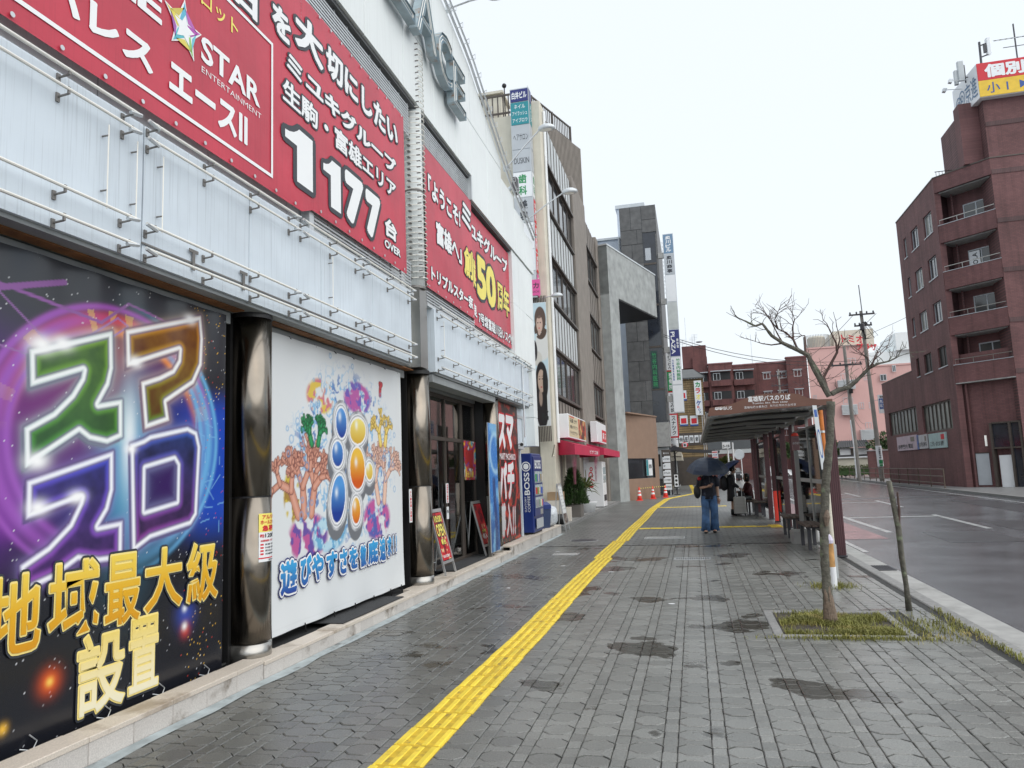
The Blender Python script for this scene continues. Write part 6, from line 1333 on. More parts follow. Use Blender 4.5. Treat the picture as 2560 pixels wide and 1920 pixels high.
MB().box(11, 15.6, 125.9, 126.2, 18.05, 18.3).build('parapet', bpy.data.materials['pale_red_coping'], far)
for x, w, y in ((12.0, 1.1, 126), (14.2, 1.4, 126), (16.6, 1.1, 124.9)):
    for z in (15.5, 12.4, 9.3, 6.2): window(far, (x, y - .01, z), X, Z, w, 1.0, m_lightsteel, m_wing, 2, 1, .06); MB().box(x - .15, x + w + .15, y - .35, y, z + 1.05, z + 1.15).build('window_hood', m_signg, far)
for x, w, y in ((3.8, 3.0, 124.2), (7.4, 3.0, 124.8), (-.2, 1.2, 124.5), (1.2, 2.0, 125)):
    for z in (14.6, 11.5, 8.4, 5.3): MB().box(x, x + w, y - .02, y + .03, z + .95, z + 2.3).build('balcony_shade_panel', m_black, far); MB().box(x - .1, x + w + .1, y - .8, y, z, z + .95).build('balcony', m_bk_far, far); window(far, (x + .3, y - .04, z + 1.0), X, Z, 1.1, 1.2, m_lightsteel, m_wing, 2, 1, .06)  # flat black panels paint the shaded opening above each balcony
    MB().box(x - .1, x + w + .1, y - .9, y, 17.0, 17.12).build('canopy_slab', m_signg, far)
ant = MB()
for x, h in ((.2, 27), (-.4, 23.3), (1.2, 23.5), (1.6, 24.0), (10.6, 23.2)): ant.tube([(x, 127, 18), (x, 127, h)], .04, 5)
for x, h in ((-.4, 23.2), (1.2, 23.4), (1.6, 23.9)):
    for k in range(4): ant.tube([(x - .5, 127 - .2, h - k * .25), (x + .5, 127 - .2, h - k * .25)], .02, 4)
ant.build('roof_antenna', m_lightsteel, far); MB().lathe((2.3, 126, 22.4), [(.0, -.1), (.5, .0), (.55, .12)], 12).build('dish', m_signg, far)

# ================================================================== red brown tiled tower block on the right, across the road
rt = thing('tiled_tower_block', 'dark red brown tiled apartment tower with corner balconies across the road', 'building', (15, 44, 0))
A, B = Vector((14.0, 44.1, 0)), Vector((16.1, 42.0, 0)); ch = (B - A).normalized(); chn = ch.cross(Z)     # chn points to the street corner
HT = 17.05
MB().box(14.0, 14.35, 44.2, 51.9, 7.2, HT).build('street_wall', m_bk_x, rt) if False else None
def wall_with_holes(name, x, y0, y1, z0, z1, holes, mat, th=.3):
    holes = [h for h in holes if h[0] >= y0 and h[1] <= y1 and h[3] <= z1] + [(max(h[0], y0), min(h[1], y1), h[2], h[3]) for h in holes if h[3] <= z1 and h[0] < y1 and h[1] > y0 and not (h[0] >= y0 and h[1] <= y1)]
    ys_ = sorted(set([y0, y1] + [h[0] for h in holes] + [h[1] for h in holes])); zs_ = sorted(set([z0, z1] + [h[2] for h in holes] + [h[3] for h in holes])); b = MB()
    for a, c in zip(ys_[:-1], ys_[1:]):
        for d, e in zip(zs_[:-1], zs_[1:]):
            m_, n_ = (a + c) / 2, (d + e) / 2
            if not any(h[0] < m_ < h[1] and h[2] < n_ < h[3] for h in holes): b.box(x, x + th, a, c, d, e)
    return b.build(name, mat, rt)
rowsz = [(14.30, 15.55), (11.75, 12.97), (9.22, 10.38), (6.68, 7.81)]
cols = [(50.08, 50.66), (47.62, 49.05), (44.98, 46.44)]
holes = [(a, c, z0, z1) for z0, z1 in rowsz for a, c in cols] + [(51.75, 58.55, 3.32, 4.95), (45.25, 50.55, 3.16, 4.82)]
wall_with_holes('street_wall', 14.0, 44.12, 51.85, -.2, HT, holes, m_bk_x); wall_with_holes('annex_wall', 14.0, 51.86, 59.7, -.2, 7.18, holes, m_bk_x)
for z0, z1 in rowsz:
    for i, (a, c) in enumerate(cols):
        dark = z1 < 8
        MB().box(14.22, 14.26, a, c, z0, z1).build('window_backing', m_black, rt)
        window(rt, (14.10, c, z0), -Y, Z, c - a, z1 - z0, m_bronze if dark else m_signg, m_black if dark else (m_wing if (i + int(z0)) % 2 else m_wincurtain), 1 if i == 0 else 2, 1, .05, .05, .02)
        MB().box(13.96, 14.0, a - .05, c + .05, z0 - .06, z0 - .003).build('window_sill', m_signg, rt)
for (a, c, z0, z1, n) in ((51.75, 58.55, 3.32, 4.95, 8), (45.25, 50.55, 3.16, 4.82, 7)): window(rt, (14.12, c, z0), -Y, Z, c - a, z1 - z0, m_bronze, m_wincurtain, n, 1, .09, .10, .04)
b = MB(); b.prism([(14.3, 44.4, -.2), (16.3, 42.3, -.2), (30, 42.3, -.2), (30, 59.6, -.2), (14.3, 59.6, -.2)], (0, 0, 7.3)); b.build('core', m_bk_y, rt)
b = MB(); b.prism([(15.75, 45.4, 7.1), (17.3, 43.8, 7.1), (30, 43.8, 7.1), (30, 51.8, 7.1), (14.3, 51.8, 7.1), (14.3, 45.4, 7.1)], (0, 0, 9.9)); b.build('core', m_bk_y, rt)
MB().box(13.98, 30, 51.86, 59.75, 7.182, 7.24).build('annex_coping', m_bronze, rt)
MB().prism([(13.97, 44.1, HT), (16.08, 41.97, HT), (30, 41.97, HT), (30, 51.9, HT), (13.97, 51.9, HT)], (0, 0, .06)).build('roof_coping', m_bronze, rt)
for z in (14.9, 12.4, 9.9, 7.2): MB().box(14.6, 15.4, 51.9, 52.6, z - .9, z + .15).build('rear_balcony', m_bk_x, rt); MB().box(14.5, 15.3, 51.9, 52.5, z + .16, z + 1.1).build('rear_recess', m_bronze, rt)
# corner balconies on the chamfer
Lc = (B - A).length
def cb(name, a0, a1, z0, z1, c0, c1, mat): return MB().ub(A, ch, Z, (a0, a1), (z0, z1), (c0, c1)).build(name, mat, rt)
cb('balcony_parapet', 0, Lc, 16.2, HT, -.30, 0, m_bk_c)
bands = [(13.32, 14.30), (10.70, 11.68), (8.16, 9.12), (5.56, 6.52)]
tops = [16.2, 13.32, 10.70, 8.16]
for (z0, z1), tp_ in zip(bands, tops):
    cb('balcony_parapet', .02, Lc - .02, z0, z1, -.16, 0, m_bk_c); cb('balcony_cap', .0, Lc, z1 + .001, z1 + .03, -.18, .02, m_signg); cb('balcony_floor', .03, Lc - .03, z0 + .02, z0 + .14, -1.2, -.165, m_concrete)
    cb('balcony_soffit', .03, Lc - .03, tp_ - .06, tp_ - .002, -1.3, -.17, m_concrete)
    r_ = MB()
    for t_ in (.30,): r_.ub(A, ch, Z, (.05, Lc - .05), (z1 + t_, z1 + t_ + .035), (-.12, -.085))
    for a_ in (.06, Lc / 3, 2 * Lc / 3, Lc - .08): r_.ub(A, ch, Z, (a_ - .015, a_ + .015), (z1 + .03, z1 + .31), (-.11, -.09))
    r_.build('balcony_rail', m_steel, rt)
    cb('back_wall', 0, Lc, z0 + .14, tp_ - .06, -1.32, -1.25, m_bk_c)
    P = A + ch * .80 - chn * 1.24 + Z * (z1 - .1)
    window(rt, P, ch, Z, 1.35, 1.25, m_signg, m_wing, 2, 1, .06, .03, .0)
    ac_ = MB().ub(A + ch * 2.25 - chn * 1.0 + Z * (z0 + .15), ch, Z, (0, .6), (0, .85), (0, .3)).build('air_conditioner', m_signg, rt); MB().ub(A + ch * 2.3 - chn * .69 + Z * (z0 + .25), ch, Z, (0, .45), (0, .5), (0, .01)).build('fan_grille', m_black, ac_)
    MB().tube([A + ch * .42 - chn * .9 + Z * (z0 + .14), A + ch * .42 - chn * .9 + Z * (tp_ - .06)], .05, 6).build('downpipe', m_bk_x, rt)
c_ = [o for o in rt.children if o.name.startswith('window')][-1]
sp_ = thing('window_sign', 'white sideways lettered sheet in a balcony window of the tiled tower', 'sign', (15, 43, 11.7)); P = A + ch * .86 - chn * 1.19 + Z * 11.72; MB().ub(P, ch, Z, (0, .55), (0, 1.0), (0, .01)).build('sheet', m_signw, sp_); text('POLA', P + ch * .42 + chn * .012 + Z * .1, Z, -ch, .8, .26, m_ink_k, sp_, eps=.003)
cb('side_pier', -.02, .30, 5.6, 16.2, -1.3, -.02, m_bk_c) if False else None
# below the balconies: set back entrance
cb('lower_wall', 0, Lc, -.2, 5.56, -.55, -.40, m_bk_c); cb('lower_soffit', 0, Lc, 5.50, 5.555, -.60, 0, m_concrete)
MB().tube([A + ch * .35 - chn * .3 + Z * -.1, A + ch * .35 - chn * .3 + Z * 5.5], .06, 8).build('downpipe', m_bk_x, rt)
f = MB()
E0 = A + chn * -.38
for a_ in (1.45, 2.35, 2.85): f.ub(E0, ch, Z, (a_ - .05, a_ + .05), (-.1, 3.3), (0, .35))
for z in (1.95, 3.25): f.ub(E0, ch, Z, (1.5, 2.8), (z, z + .08), (.02, .32))
ef2 = f.build('entrance_frame', m_bronze, rt); MB().ub(E0, ch, Z, (1.5, 2.3), (2.03, 3.25), (.2, .22)).build('pane', m_darkglass, ef2); MB().ub(E0, ch, Z, (2.4, 2.8), (-.1, 3.25), (.2, .22)).build('pane', m_darkglass, ef2)
MB().ub(E0, ch, Z, (1.62, 2.25), (.0, 1.62), (.1, .14)).build('pale_door', m_signw, ef2)
cb('roller_door', .42, 1.08, .1, 1.75, -.399, -.36, m_signg); cb('door_hood', .40, 1.10, 1.76, 1.80, -.40, -.33, m_bronze)
wl_ = MB().ub(A, ch, Z, (.97, 1.06), (2.12, 2.68), (-.39, -.33)).build('wall_lamp', M('lamp_white', (.8, .8, .76), .3, emit=.25), rt)
# plain tower face towards the viewer
MB().box(16.1, 24, 42.0, 43.4, -.2, 20.6).build('front_wall', m_bk_y, rt)
for k in range(6): MB().box(16.12, 24, 41.97, 41.999, 5.7 + 2.62 * k, 5.95 + 2.62 * k).build('soldier_course', brick_mat('soldier_tile', RB1, RB2, RBM, (1, 0, 0), .075, .4) if k == 0 else bpy.data.materials['soldier_tile'], rt)
MB().box(15.15, 16.09, 42.62, 43.4, 17.12, 20.5).build('stair_head', m_bk_x, rt); MB().box(15.6, 24, 43.4, 47, 17.12, 20.5).build('stair_head', m_bk_y, rt)
b = MB()
for k in range(6): b.box(14.35 + k * .16, 14.37 + k * .16, 44.6, 44.62, 17.1, 17.6)
b.box(14.3, 15.2, 44.6, 44.62, 17.58, 17.62); b.build('roof_railing', m_bronze, rt)
# rooftop sign box
rs = thing('rooftop_sign', 'red and yellow rooftop sign box with a white end panel on the tiled tower', 'sign', (17, 42, 20.3))
MB().prism([(15.62, 44.5, 20.25), (15.86, 41.62, 20.25), (24, 41.62, 20.25), (24, 44.5, 20.25)], (0, 0, 1.86)).build('case', m_signw, rs)
MB().box(15.87, 24, 41.58, 41.615, 21.16, 22.12).build('red_panel', m_ink_r, rs); MB().box(15.87, 24, 41.58, 41.615, 20.28, 21.15).build('yellow_panel', M('sign_yellow', (.80, .52, .03), .4), rs)
text('個別指導', (16.2, 41.575, 21.27), X, Z, 3.8, .74, m_ink_w, rs, off=.045); text('小 1', (16.22, 41.575, 20.42), X, Z, 1.0, .58, m_ink_b, rs, off=.01)
MB().prism([(17.75, 41.572, 20.48), (18.15, 41.572, 20.70), (17.75, 41.572, 20.92)], (0, -.003, 0)).build('arrow', m_ink_b, rs); text('高 3', (18.4, 41.575, 20.42), X, Z, 1.0, .58, m_ink_b, rs, off=.01)
u_ = Vector((15.86 - 15.62, 41.62 - 44.5, 0)).normalized()
m_kyo = M('steel_blue_ink', (.07, .17, .30), .4)
text('京進', Vector((15.61, 44.5, 20.48)) + u_ * 1.42, u_, Z, 1.35, 1.15, m_kyo, rs, off=.0, eps=.012)
lg = MB()
for cx_, cz_, r0, r1 in ((.62, 20.98, .44, .37), (.62, 20.98, .20, .13), (1.05, 21.15, .44, .37), (1.05, 21.15, .20, .13)):
    for k in range(28):
        q0, q1 = 2 * math.pi * k / 28, 2 * math.pi * (k + 1) / 28; f = lambda r_, q_: Vector((15.61, 44.5, 0)) + u_ * (cx_ + r_ * math.cos(q_) * .75) + Z * (cz_ + r_ * math.sin(q_)) + u_.cross(Z) * .014
        lg.quad(f(r1, q0), f(r0, q0), f(r0, q1), f(r1, q1))
lg.build('ring_logo', m_kyo, rs)
for y_ in (43.4, 42.4):
    b = MB(); b.tube([(15.7, y_, 21.7), (14.9, y_, 21.78)], .02, 5); b.build('lamp_arm', m_trim, rs); MB().prism([(14.78, y_ - .1, 21.86), (14.98, y_ - .1, 21.82), (14.9, y_ - .1, 21.64), (14.74, y_ - .1, 21.68)], (0, .2, 0)).build('lamp', m_trim, rs)
aa = thing('cell_antenna', 'two pale box antennas on brackets at the corner of the rooftop sign', 'antenna', (15.6, 43, 22.1)); MB().bev(15.28, 15.58, 42.4, 42.6, 21.75, 22.85, .03).build('panel', m_greypanel, aa); MB().bev(15.12, 15.30, 42.5, 42.7, 21.6, 22.4, .02).build('panel', m_greypanel, aa); MB().tube([(15.62, 42.5, 21.6), (15.62, 42.5, 22.6)], .04, 6).tube([(15.4, 42.5, 21.9), (15.75, 42.5, 21.9)], .03, 5).build('bracket', m_benchleg, aa)
am = thing('cell_antenna', 'white panel antenna clamped to a dark mast on the tower roof', 'antenna', (16.35, 42.2, 22.1)); MB().tube([(16.34, 42.2, 22.0), (16.37, 42.2, 23.62)], .06, 8).build('mast', m_benchleg, am); MB().bev(16.68, 16.86, 42.1, 42.35, 22.85, 23.78, .02).build('panel', m_signw, am); MB().box(16.55, 16.66, 42.12, 42.3, 23.0, 23.45).build('unit', m_benchleg, am)
for z in (22.75, 23.4): MB().tube([(16.35, 42.2, z), (16.75, 42.2, z + .12)], .035, 6).build('clamp', m_benchleg, am)
ya = thing('tv_antenna', 'old roof television antenna with long spars above the red sign', 'antenna', (18.1, 42.3, 22.1)); MB().tube([(18.1, 42.3, 22), (18.1, 42.3, 24.4)], .04, 6).build('mast', m_benchleg, ya)
MB().tube([(17.1, 42.3, 23.62), (19.2, 42.3, 23.62)], .025, 5).build('boom', m_benchleg, ya); MB().tube([(17.5, 42.3, 23.15), (19.2, 42.3, 23.15)], .02, 5).build('boom', m_benchleg, ya)
for k in range(7): MB().tube([(17.15 + k * .27, 41.8, 23.35), (17.25 + k * .27, 42.8, 23.9)], .012, 4).build('spar', m_lightsteel, ya)
# notices on the wall
m_notice = M('notice_pale', (.42, .46, .50), .4, var=.1)
for y0, y1, z0, z1, lab, c, s in ((52.1, 56.8, 2.2, 3.15, 'long pale pink clinic notice board at the left below the annex windows', (.52, .42, .48), '診療案内 電話'), (51.75, 52.05, 2.2, 3.1, 'narrow blue notice board between the wall notices', (.08, .16, .42), '歯'), (49.9, 51.65, 2.22, 3.08, 'white notice board with brown photo print under the annex windows', (.50, .50, .52), '内科'), (46.4, 49.6, 2.18, 3.06, 'wide pale teal clinic notice board at the right below the windows', (.38, .52, .52), 'こども・おとな 診療')):
    t = thing('notice_board', lab, 'notice board', (13.97, (y0 + y1) / 2, z0), 'notice boards on the tiled wall'); MB().box(13.94, 13.995, y0, y1, z0, z1).build('panel', M('notice_ink', c, .4), t); text(s, (13.938, y1 - .3, z0 + .12), -Y, Z, (y1 - y0) * .75, .30, m_ink_k if c[2] < .45 or c[0] > .3 else m_ink_w, t, off=.02)
    MB().box(13.93, 13.9395, y0 + .1 * (y1 - y0), y0 + .28 * (y1 - y0), z1 - .4, z1 - .1).build('print_patch', m_ink_r if y0 < 49 else m_brown, t)

# far side: pink building, poles, wall, hedge, rails
pk = thing('pink_building', 'pink rendered building with louvred boxes behind the utility poles', 'building', (20, 95, 0))
MB().prism([(14.3, 95, 0), (21.2, 95, 0), (21.2, 110, 0), (16.8, 110, 0)], (0, 0, 15.35)).build('wall', m_pinkw, pk); MB().box(21.21, 40, 95.3, 112, 0, 12.75).build('wing', m_pinkw, pk); MB().prism([(14.2, 94.9, 15.36), (21.3, 94.9, 15.36), (21.3, 110, 15.36), (16.7, 110, 15.36)], (0, 0, .19)).build('parapet', m_pinkw, pk); MB().box(21.3, 40, 95.2, 112, 12.76, 12.95).build('parapet', m_pinkw, pk)
MB().box(17.8, 22.3, 96.5, 104, 15.56, 17.6).build('roof_block', m_cream, pk)
tk = MB(); tk.lathe((16, 98, 15.5), [(1.05, 0), (1.05, 1.6), (.9, 1.8)], 20); tk.build('water_tank', m_cream, pk)
b = MB()
for k in range(26): q_ = math.pi + math.pi * k / 25; b.box(16 + 1.5 * math.cos(q_) - .03, 16 + 1.5 * math.cos(q_) + .03, 98 + 1.5 * math.sin(q_) - .03, 98 + 1.5 * math.sin(q_) + .03, 15.5, 17.4)
b.build('tank_screen', m_steel, pk, kind='stuff')
def acbox(x, z, w=1.7, h=1.2):
    for k in range(7): MB().box(x, x + w, 94.3, 94.42, z + k * h / 7, z + (k + .75) * h / 7).build('louvre_slat', m_louv, pk)
    MB().box(x + .03, x + w - .03, 94.43, 95, z, z + h).build('louvre_box', m_louv, pk)
acbox(17.6, 7.15); acbox(17.4, 10.2, 1.9, 1.1); acbox(19.4, 4.1, 1.9, 1.2)
for x, z, w in ((17.9, 8.5, 1.1), (19.6, 7.8, .55), (20.7, 7.8, .55), (17.9, 11.4, .9), (20.4, 11.2, .5), (20.1, 5.4, .7), (22.2, 11.0, .7), (23.6, 12.0, .4), (18.5, 13.2, 1.2), (14.6, 9.0, .4), (14.6, 6.5, .4)): window(pk, (x, 94.98, z), X, Z, w, .75, m_lightsteel, m_wing, 2, 1, .05)
ts = thing('rooftop_lettering', 'red slanting shop lettering in front of the roof block on the pink building', 'sign', (19, 94.6, 15.6)); text('トミオ', (18.3, 94.7, 15.75), X, Z, 2.4, .95, m_ink_r, ts, off=.03, slant=-.1, shear=-.12); text('プラザ', (19.9, 94.6, 14.7), X, Z, 2.2, .85, m_ink_r, ts, off=.03, shear=-.12)
MB().tube([(18.2, 94.85, 15.55), (22, 94.85, 15.3)], .04, 5).tube([(19, 94.9, 15.0), (19, 94.9, 16.6)], .04, 5).tube([(21, 94.9, 14.6), (21, 94.9, 16.4)], .04, 5).build('frame', m_steel, ts)
wb = thing('white_building', 'white rooftop of a far building right of the pink building', 'building', (27, 130, 0)); MB().box(28, 45, 130, 140, 0, 19.2).build('wall', m_white2, wb); MB().box(33, 45, 129, 139, 19.2, 22).build('upper_block', m_white2, wb)
def upole(label, x, y, h, lean, arms):
    t = thing('utility_pole', label, 'utility pole', (x, y, 0), 'utility poles'); MB().tube([(x, y, 0), (x + lean, y, h)], [.19, .12], 12).build('pole', m_pole, t)
    for z, w in arms: MB().box(x + lean * z / h - w / 2, x + lean * z / h + w / 2, y - .2, y - .1, z - .06, z + .06).build('crossarm', m_benchleg, t)
    for z, w in arms:
        for k in (-.45, -.2, .2, .45): MB().lathe((x + lean * z / h + k * w, y - .15, z + .06), [(.05, 0), (.07, .1), (.04, .18)], 8).build('insulator', m_benchleg, t)
    return t
u1 = upole('taller utility pole with wide crossarm at the right', 14.15, 63, 13.5, -.35, ((13.2, 1.9), (12.3, 1.3)))
MB().tube([(13.9, 62.9, 12), (13.8, 62.9, 15.6)], .035, 6).build('top_rod', m_benchleg, u1)
for k in range(10): MB().tube([(13.95 + random.gauss(0, .1), 62.85, 12.6), (13.8 + random.gauss(0, .35), 62.7, 12.1 - .1 * k), (13.95, 62.85, 11.2)], .02, 4).build('loose_cable', m_wire, u1)
MB().lathe((13.75, 62.75, 11.9), [(.16, 0), (.18, .1), (.18, .5), (.1, .56)], 10).build('transformer', m_benchleg, u1)
u2 = upole('shorter utility pole left of the tall one carrying cable boxes', 13.1, 66, 11.2, -.2, ((9.6, 2.4),))
MB().box(12.9, 13.2, 65.7, 65.85, 7.2, 7.6).build('cable_box', m_black, u2)
b = MB(); b.tube([(12.86, 65.7, .3), (12.86, 65.7, 3.2), (12.8, 65.75, 5)], .05, 8); b.build('white_conduit', m_signw, u2)
u3 = upole('distant utility pole in front of the red apartments', 13.5, 118, 16, 0, ((15, 2.2), (13.5, 2.4)))
pb = thing('pole_sign', 'white and blue advertising sign mounted on the tall utility pole', 'sign', (14.6, 62.8, 5.2)); MB().box(14.36, 14.9, 62.7, 62.85, 5.25, 6.7).build('plate', m_signw, pb); MB().box(14.42, 14.84, 62.68, 62.698, 5.6, 6.4).build('blue_field', m_ink_b, pb); vtext('内科', (14.46, 62.68, 5.65), X, Z, .16, .7, m_ink_w, pb); vtext('もりした', (14.66, 62.68, 5.65), X, Z, .15, .7, m_ink_w, pb); text('駅前', (14.48, 62.69, 6.45), X, Z, .3, .18, m_ink_k, pb); MB().tube([(14.36, 62.8, 6.3), (14.0, 62.9, 6.3)], .025, 5).build('bracket', m_steel, pb)
pw = thing('pole_sign', 'white wrap sign with black and green panels low on the tall utility pole', 'sign', (14.15, 62.8, 1)); MB().tube([(14.14, 63, 1.15), (14.10, 63, 2.75)], .22, 14).build('wrap', m_signw, pw); vtext('小林整形外科', (14.03, 62.77, 1.75), X, Z, .17, .9, m_ink_k, pw, off=.03, eps=.02); MB().box(14.0, 14.28, 62.765, 62.775, 1.35, 1.65).build('green_field', m_ink_g, pw); MB().box(14.02, 14.26, 62.765, 62.775, 1.18, 1.3).build('arrow_field', m_ink_g, pw)
# overhead cables
cables = [((-2.0, 47, 10.3), (13.75, 63, 9.6), .9), ((-2.0, 47, 10.2), (13.6, 63, 9.4), 1.0), ((13.1, 66, 9.5), (15.5, 118, 14), 1.2), ((12.0, 66, 9.6), (12.4, 118, 14), 1.2), ((14.9, 63, 13.2), (14.6, 118, 15), 1), ((13.2, 63, 13.2), (12.5, 118, 15), 1), ((13.9, 63, 10.5), (12.9, 66, 9), .2), ((13, 66, 7.5), (13.5, 118, 11), 1.2), ((13, 66, 7.0), (13.7, 118, 10.4), 1.3), ((13, 66, 6.3), (20, 95, 6), .4), ((13, 66, 5.6), (20, 95, 5.2), .4), ((14.0, 63, 11.5), (22.5, 43, 15), .5)]
CL = ('upper of the two long cables from the dark stone building to the tall pole', 'lower of the two long cables from the dark stone building to the tall pole', 'cable from the crossarm of the shorter pole to the distant pole', 'leftmost cable running from the shorter pole crossarm into the distance', 'cable from the right end of the tall pole crossarm', 'cable from the left end of the tall pole crossarm', 'short cable linking the two near utility poles', 'topmost of the mid height cables from the shorter pole to the distant pole', 'middle of the mid height cables from the shorter pole to the distant pole', 'upper low cable from the shorter pole to the pink wall', 'lower low cable from the shorter pole to the pink wall', 'cable rising from the tall pole to the tiled tower roof')
for k, (p, q_, sag) in enumerate(cables):
    p, q_ = Vector(p), Vector(q_); pts = [p + (q_ - p) * t - Z * sag * 4 * t * (1 - t) for t in [i / 12 for i in range(13)]]
    o = MB().tube(pts, .02 if k < 6 else .014, 5).build('overhead_cable', m_wire)
    tag(o, CL[k], 'cable', 'overhead cables')
gw = thing('garden_wall', 'low cream garden wall with a tiled coping behind the far railing', 'wall', (14.5, 80, 0))
MB().box(12.9, 19, 80, 80.3, .9, 2.05).build('cream_wall', m_cream, gw); MB().box(12.8, 19, 79.8, 80.5, 2.06, 2.30).build('coping', m_rooftile, gw); MB().box(12.85, 19, 79.75, 79.82, 1.98, 2.1).build('gutter_pipe', m_signw, gw); 
for i in range(16): MB().ball((13.1 + i * .38, 79.9, .45 + .1 * (i % 2)), .28, 8, 6, 1, .6, 1).build('rubble_stone', m_stone, gw)
gh = thing('gatehouse', 'small tiled garden gate roof over the cream wall', 'gate', (16, 82, 0)); MB().prism([(14.3, 81, 3.05), (17.6, 81, 3.05), (17.2, 82, 3.75), (14.7, 82, 3.75)], (0, .3, 0)).build('roof', m_rooftile, gh)
for k in range(14): MB().tube([(14.4 + k * .24, 80.98, 3.06), (14.75 + k * .19, 81.98, 3.78)], .05, 6).build('roof_tile', m_rooftile, gh)
MB().box(14.6, 17.3, 81.4, 81.6, 2.1, 3.0).build('wall', m_signw, gh); MB().box(15.6, 15.9, 81.3, 81.38, 2.2, 2.9).build('post', m_bronze, gh)
def crown(c, r, n, size, mat, sx=1.3, sz=.8):
    def f():
        while True:
            p = Vector((random.uniform(-1, 1), random.uniform(-1, 1), random.uniform(-1, 1)))
            if .35 < p.length < 1: break
        w = .75 + .25 * math.sin(p.x * 5 + c[0]) * math.cos(p.z * 4); return Vector((c[0] + p.x * r * sx * w, c[1] + p.y * r * w, c[2] + p.z * r * sz * w)), p + Vector((random.gauss(0, .5), random.gauss(0, .5), random.gauss(0, .5)))
    return f
def bush(label, x, y, r, h, mat, cat='bush', n=1100):
    t = thing('garden_tree', label, cat, (x, y, 0), 'bushes and small trees beyond the road'); MB().tube([(x, y, 0), (x + .1, y, h - r * .5)], [.10, .05], 7).build('trunk', m_bark, t); leafcloud(n, crown((x, y, h), r, n, .3, mat), .34, mat, 'crown', t, 2); return t
bush('round green tree above the garden wall beside the shelter post', 13.6, 83, 1.35, 2.9, m_leaf); bush('second green tree between the poles and the gate roof', 15.0, 84, 1.1, 2.6, m_leaf2); bush('dark tree right of the tall utility pole by the annex', 18.9, 80, 1.6, 3.2, m_leaf); bush('dark leafy tree behind the parked white car', 11.0, 96, 1.3, 3.3, m_leaf, 'tree'); bush('olive tree seen through the shelter glass', 9.3, 92, 1.0, 3.0, m_leaf2, 'tree'); bush('low green shrub below the round traffic mirror', 3.1, 79, .75, 2.0, m_leaf2)
hg = thing('clipped_hedge', 'low clipped olive hedge at the foot of the garden wall', 'hedge', (15, 79.4, .5))
leafcloud(1500, lambda: (Vector((random.uniform(12.9, 18.5), random.uniform(79.1, 79.7), random.uniform(.72, 1.18))), Vector((random.gauss(0, 1), random.gauss(0, 1), 1))), .16, m_leaf2, 'foliage', hg, 2); MB().box(12.95, 18.5, 79.2, 79.6, .3, 1.0).build('stems', m_leaf, hg)
rd = thing('guard_railing', 'brown tubular guard railing along the far pavement', 'railing', (12.5, 60, 0))
for z in (1.0, .62, .25): MB().tube([(rx(y, 11.15), y, z) for y in range(44, 122, 3)], .028, 6).build('rail', m_rail, rd)
for k in range(27): y = 44 + k * 2.9; MB().tube([(rx(y, 11.15), y, 0), (rx(y, 11.15), y, 1.04)], .032, 6).build('post', m_rail, rd)
bwl = thing('boundary_wall', 'maroon wall panel between the garden wall and the annex', 'wall', (18, 74, 0)); MB().box(15.6, 22, 74, 74.2, 0, 2.5).build('panel', m_bk_y, bwl); MB().box(15.5, 22, 73.95, 74.25, 2.5, 2.6).build('coping', m_lightsteel, bwl)
# cars waiting beyond the railing
def car(label, x, y, rz_, mat):
    t = thing('parked_car', label, 'car', (0, 0, 0), 'parked cars'); b = MB()
    prof = [(-2.0, .30), (-2.02, .72), (-1.75, .88), (-1.05, .95), (-.55, 1.42), (.85, 1.45), (1.45, 1.02), (1.95, .92), (2.05, .62), (2.0, .30)]
    n = len(prof)
    for s, w in ((-1, .84), (1, .84)):
        b.v += [(p[0], s * (w if p[1] < 1 else .66), p[1]) for p in prof]
    b.f += [tuple(range(n)), tuple(range(2 * n - 1, n - 1, -1))] + [(i, i + n, (i + 1) % n + n, (i + 1) % n) for i in range(n)]
    b.build('body', mat, t, smooth=False)
    for s in (-1, 1):
        MB().add([(-.95, s * .80, .98), (-.5, s * .69, 1.36), (.1, s * .69, 1.38), (.1, s * .81, .98)], [(0, 1, 2, 3)]).build('side_window', m_wing, t); MB().add([(.16, s * .81, .98), (.16, s * .69, 1.38), (.8, s * .69, 1.38), (1.3, s * .78, .99)], [(0, 1, 2, 3)]).build('side_window', m_wing, t)
        for xx in (-1.25, 1.3):
            w_ = MB().tube([(xx, s * .72, .31), (xx, s * .87, .31)], .31, 18).build('wheel', m_black, t); MB().tube([(xx, s * .86, .31), (xx, s * .885, .31)], .19, 14).build('rim', m_lightsteel, w_)
        MB().box(-2.04, -1.9, s * .65 - .14, s * .65 + .14, .62, .76).build('headlight', m_signw, t); MB().box(1.98, 2.06, s * .66 - .12, s * .66 + .12, .66, .82).build('tail_light', m_ink_r, t)
    MB().add([(-1.08, -.62, .96), (-.58, -.56, 1.40), (-.58, .56, 1.40), (-1.08, .62, .96)], [(0, 1, 2, 3)]).build('windscreen', m_wing, t)
    t.location = (x, y, 0); t.rotation_euler = (0, 0, rz_); return t
m_carw = M('car_white', (.72, .73, .74), .2, var=.02)
car('white parked car with dark wheels seen left of the shelter end post', 13.6, 90, R(5), m_carw); car('white car farther off seen between the shelter posts', 9.4, 95, R(8), m_carw); car('dark car with red tail lights at the far end of the road', 4.2, 86, R(95), M('car_dark', (.03, .03, .035), .25))
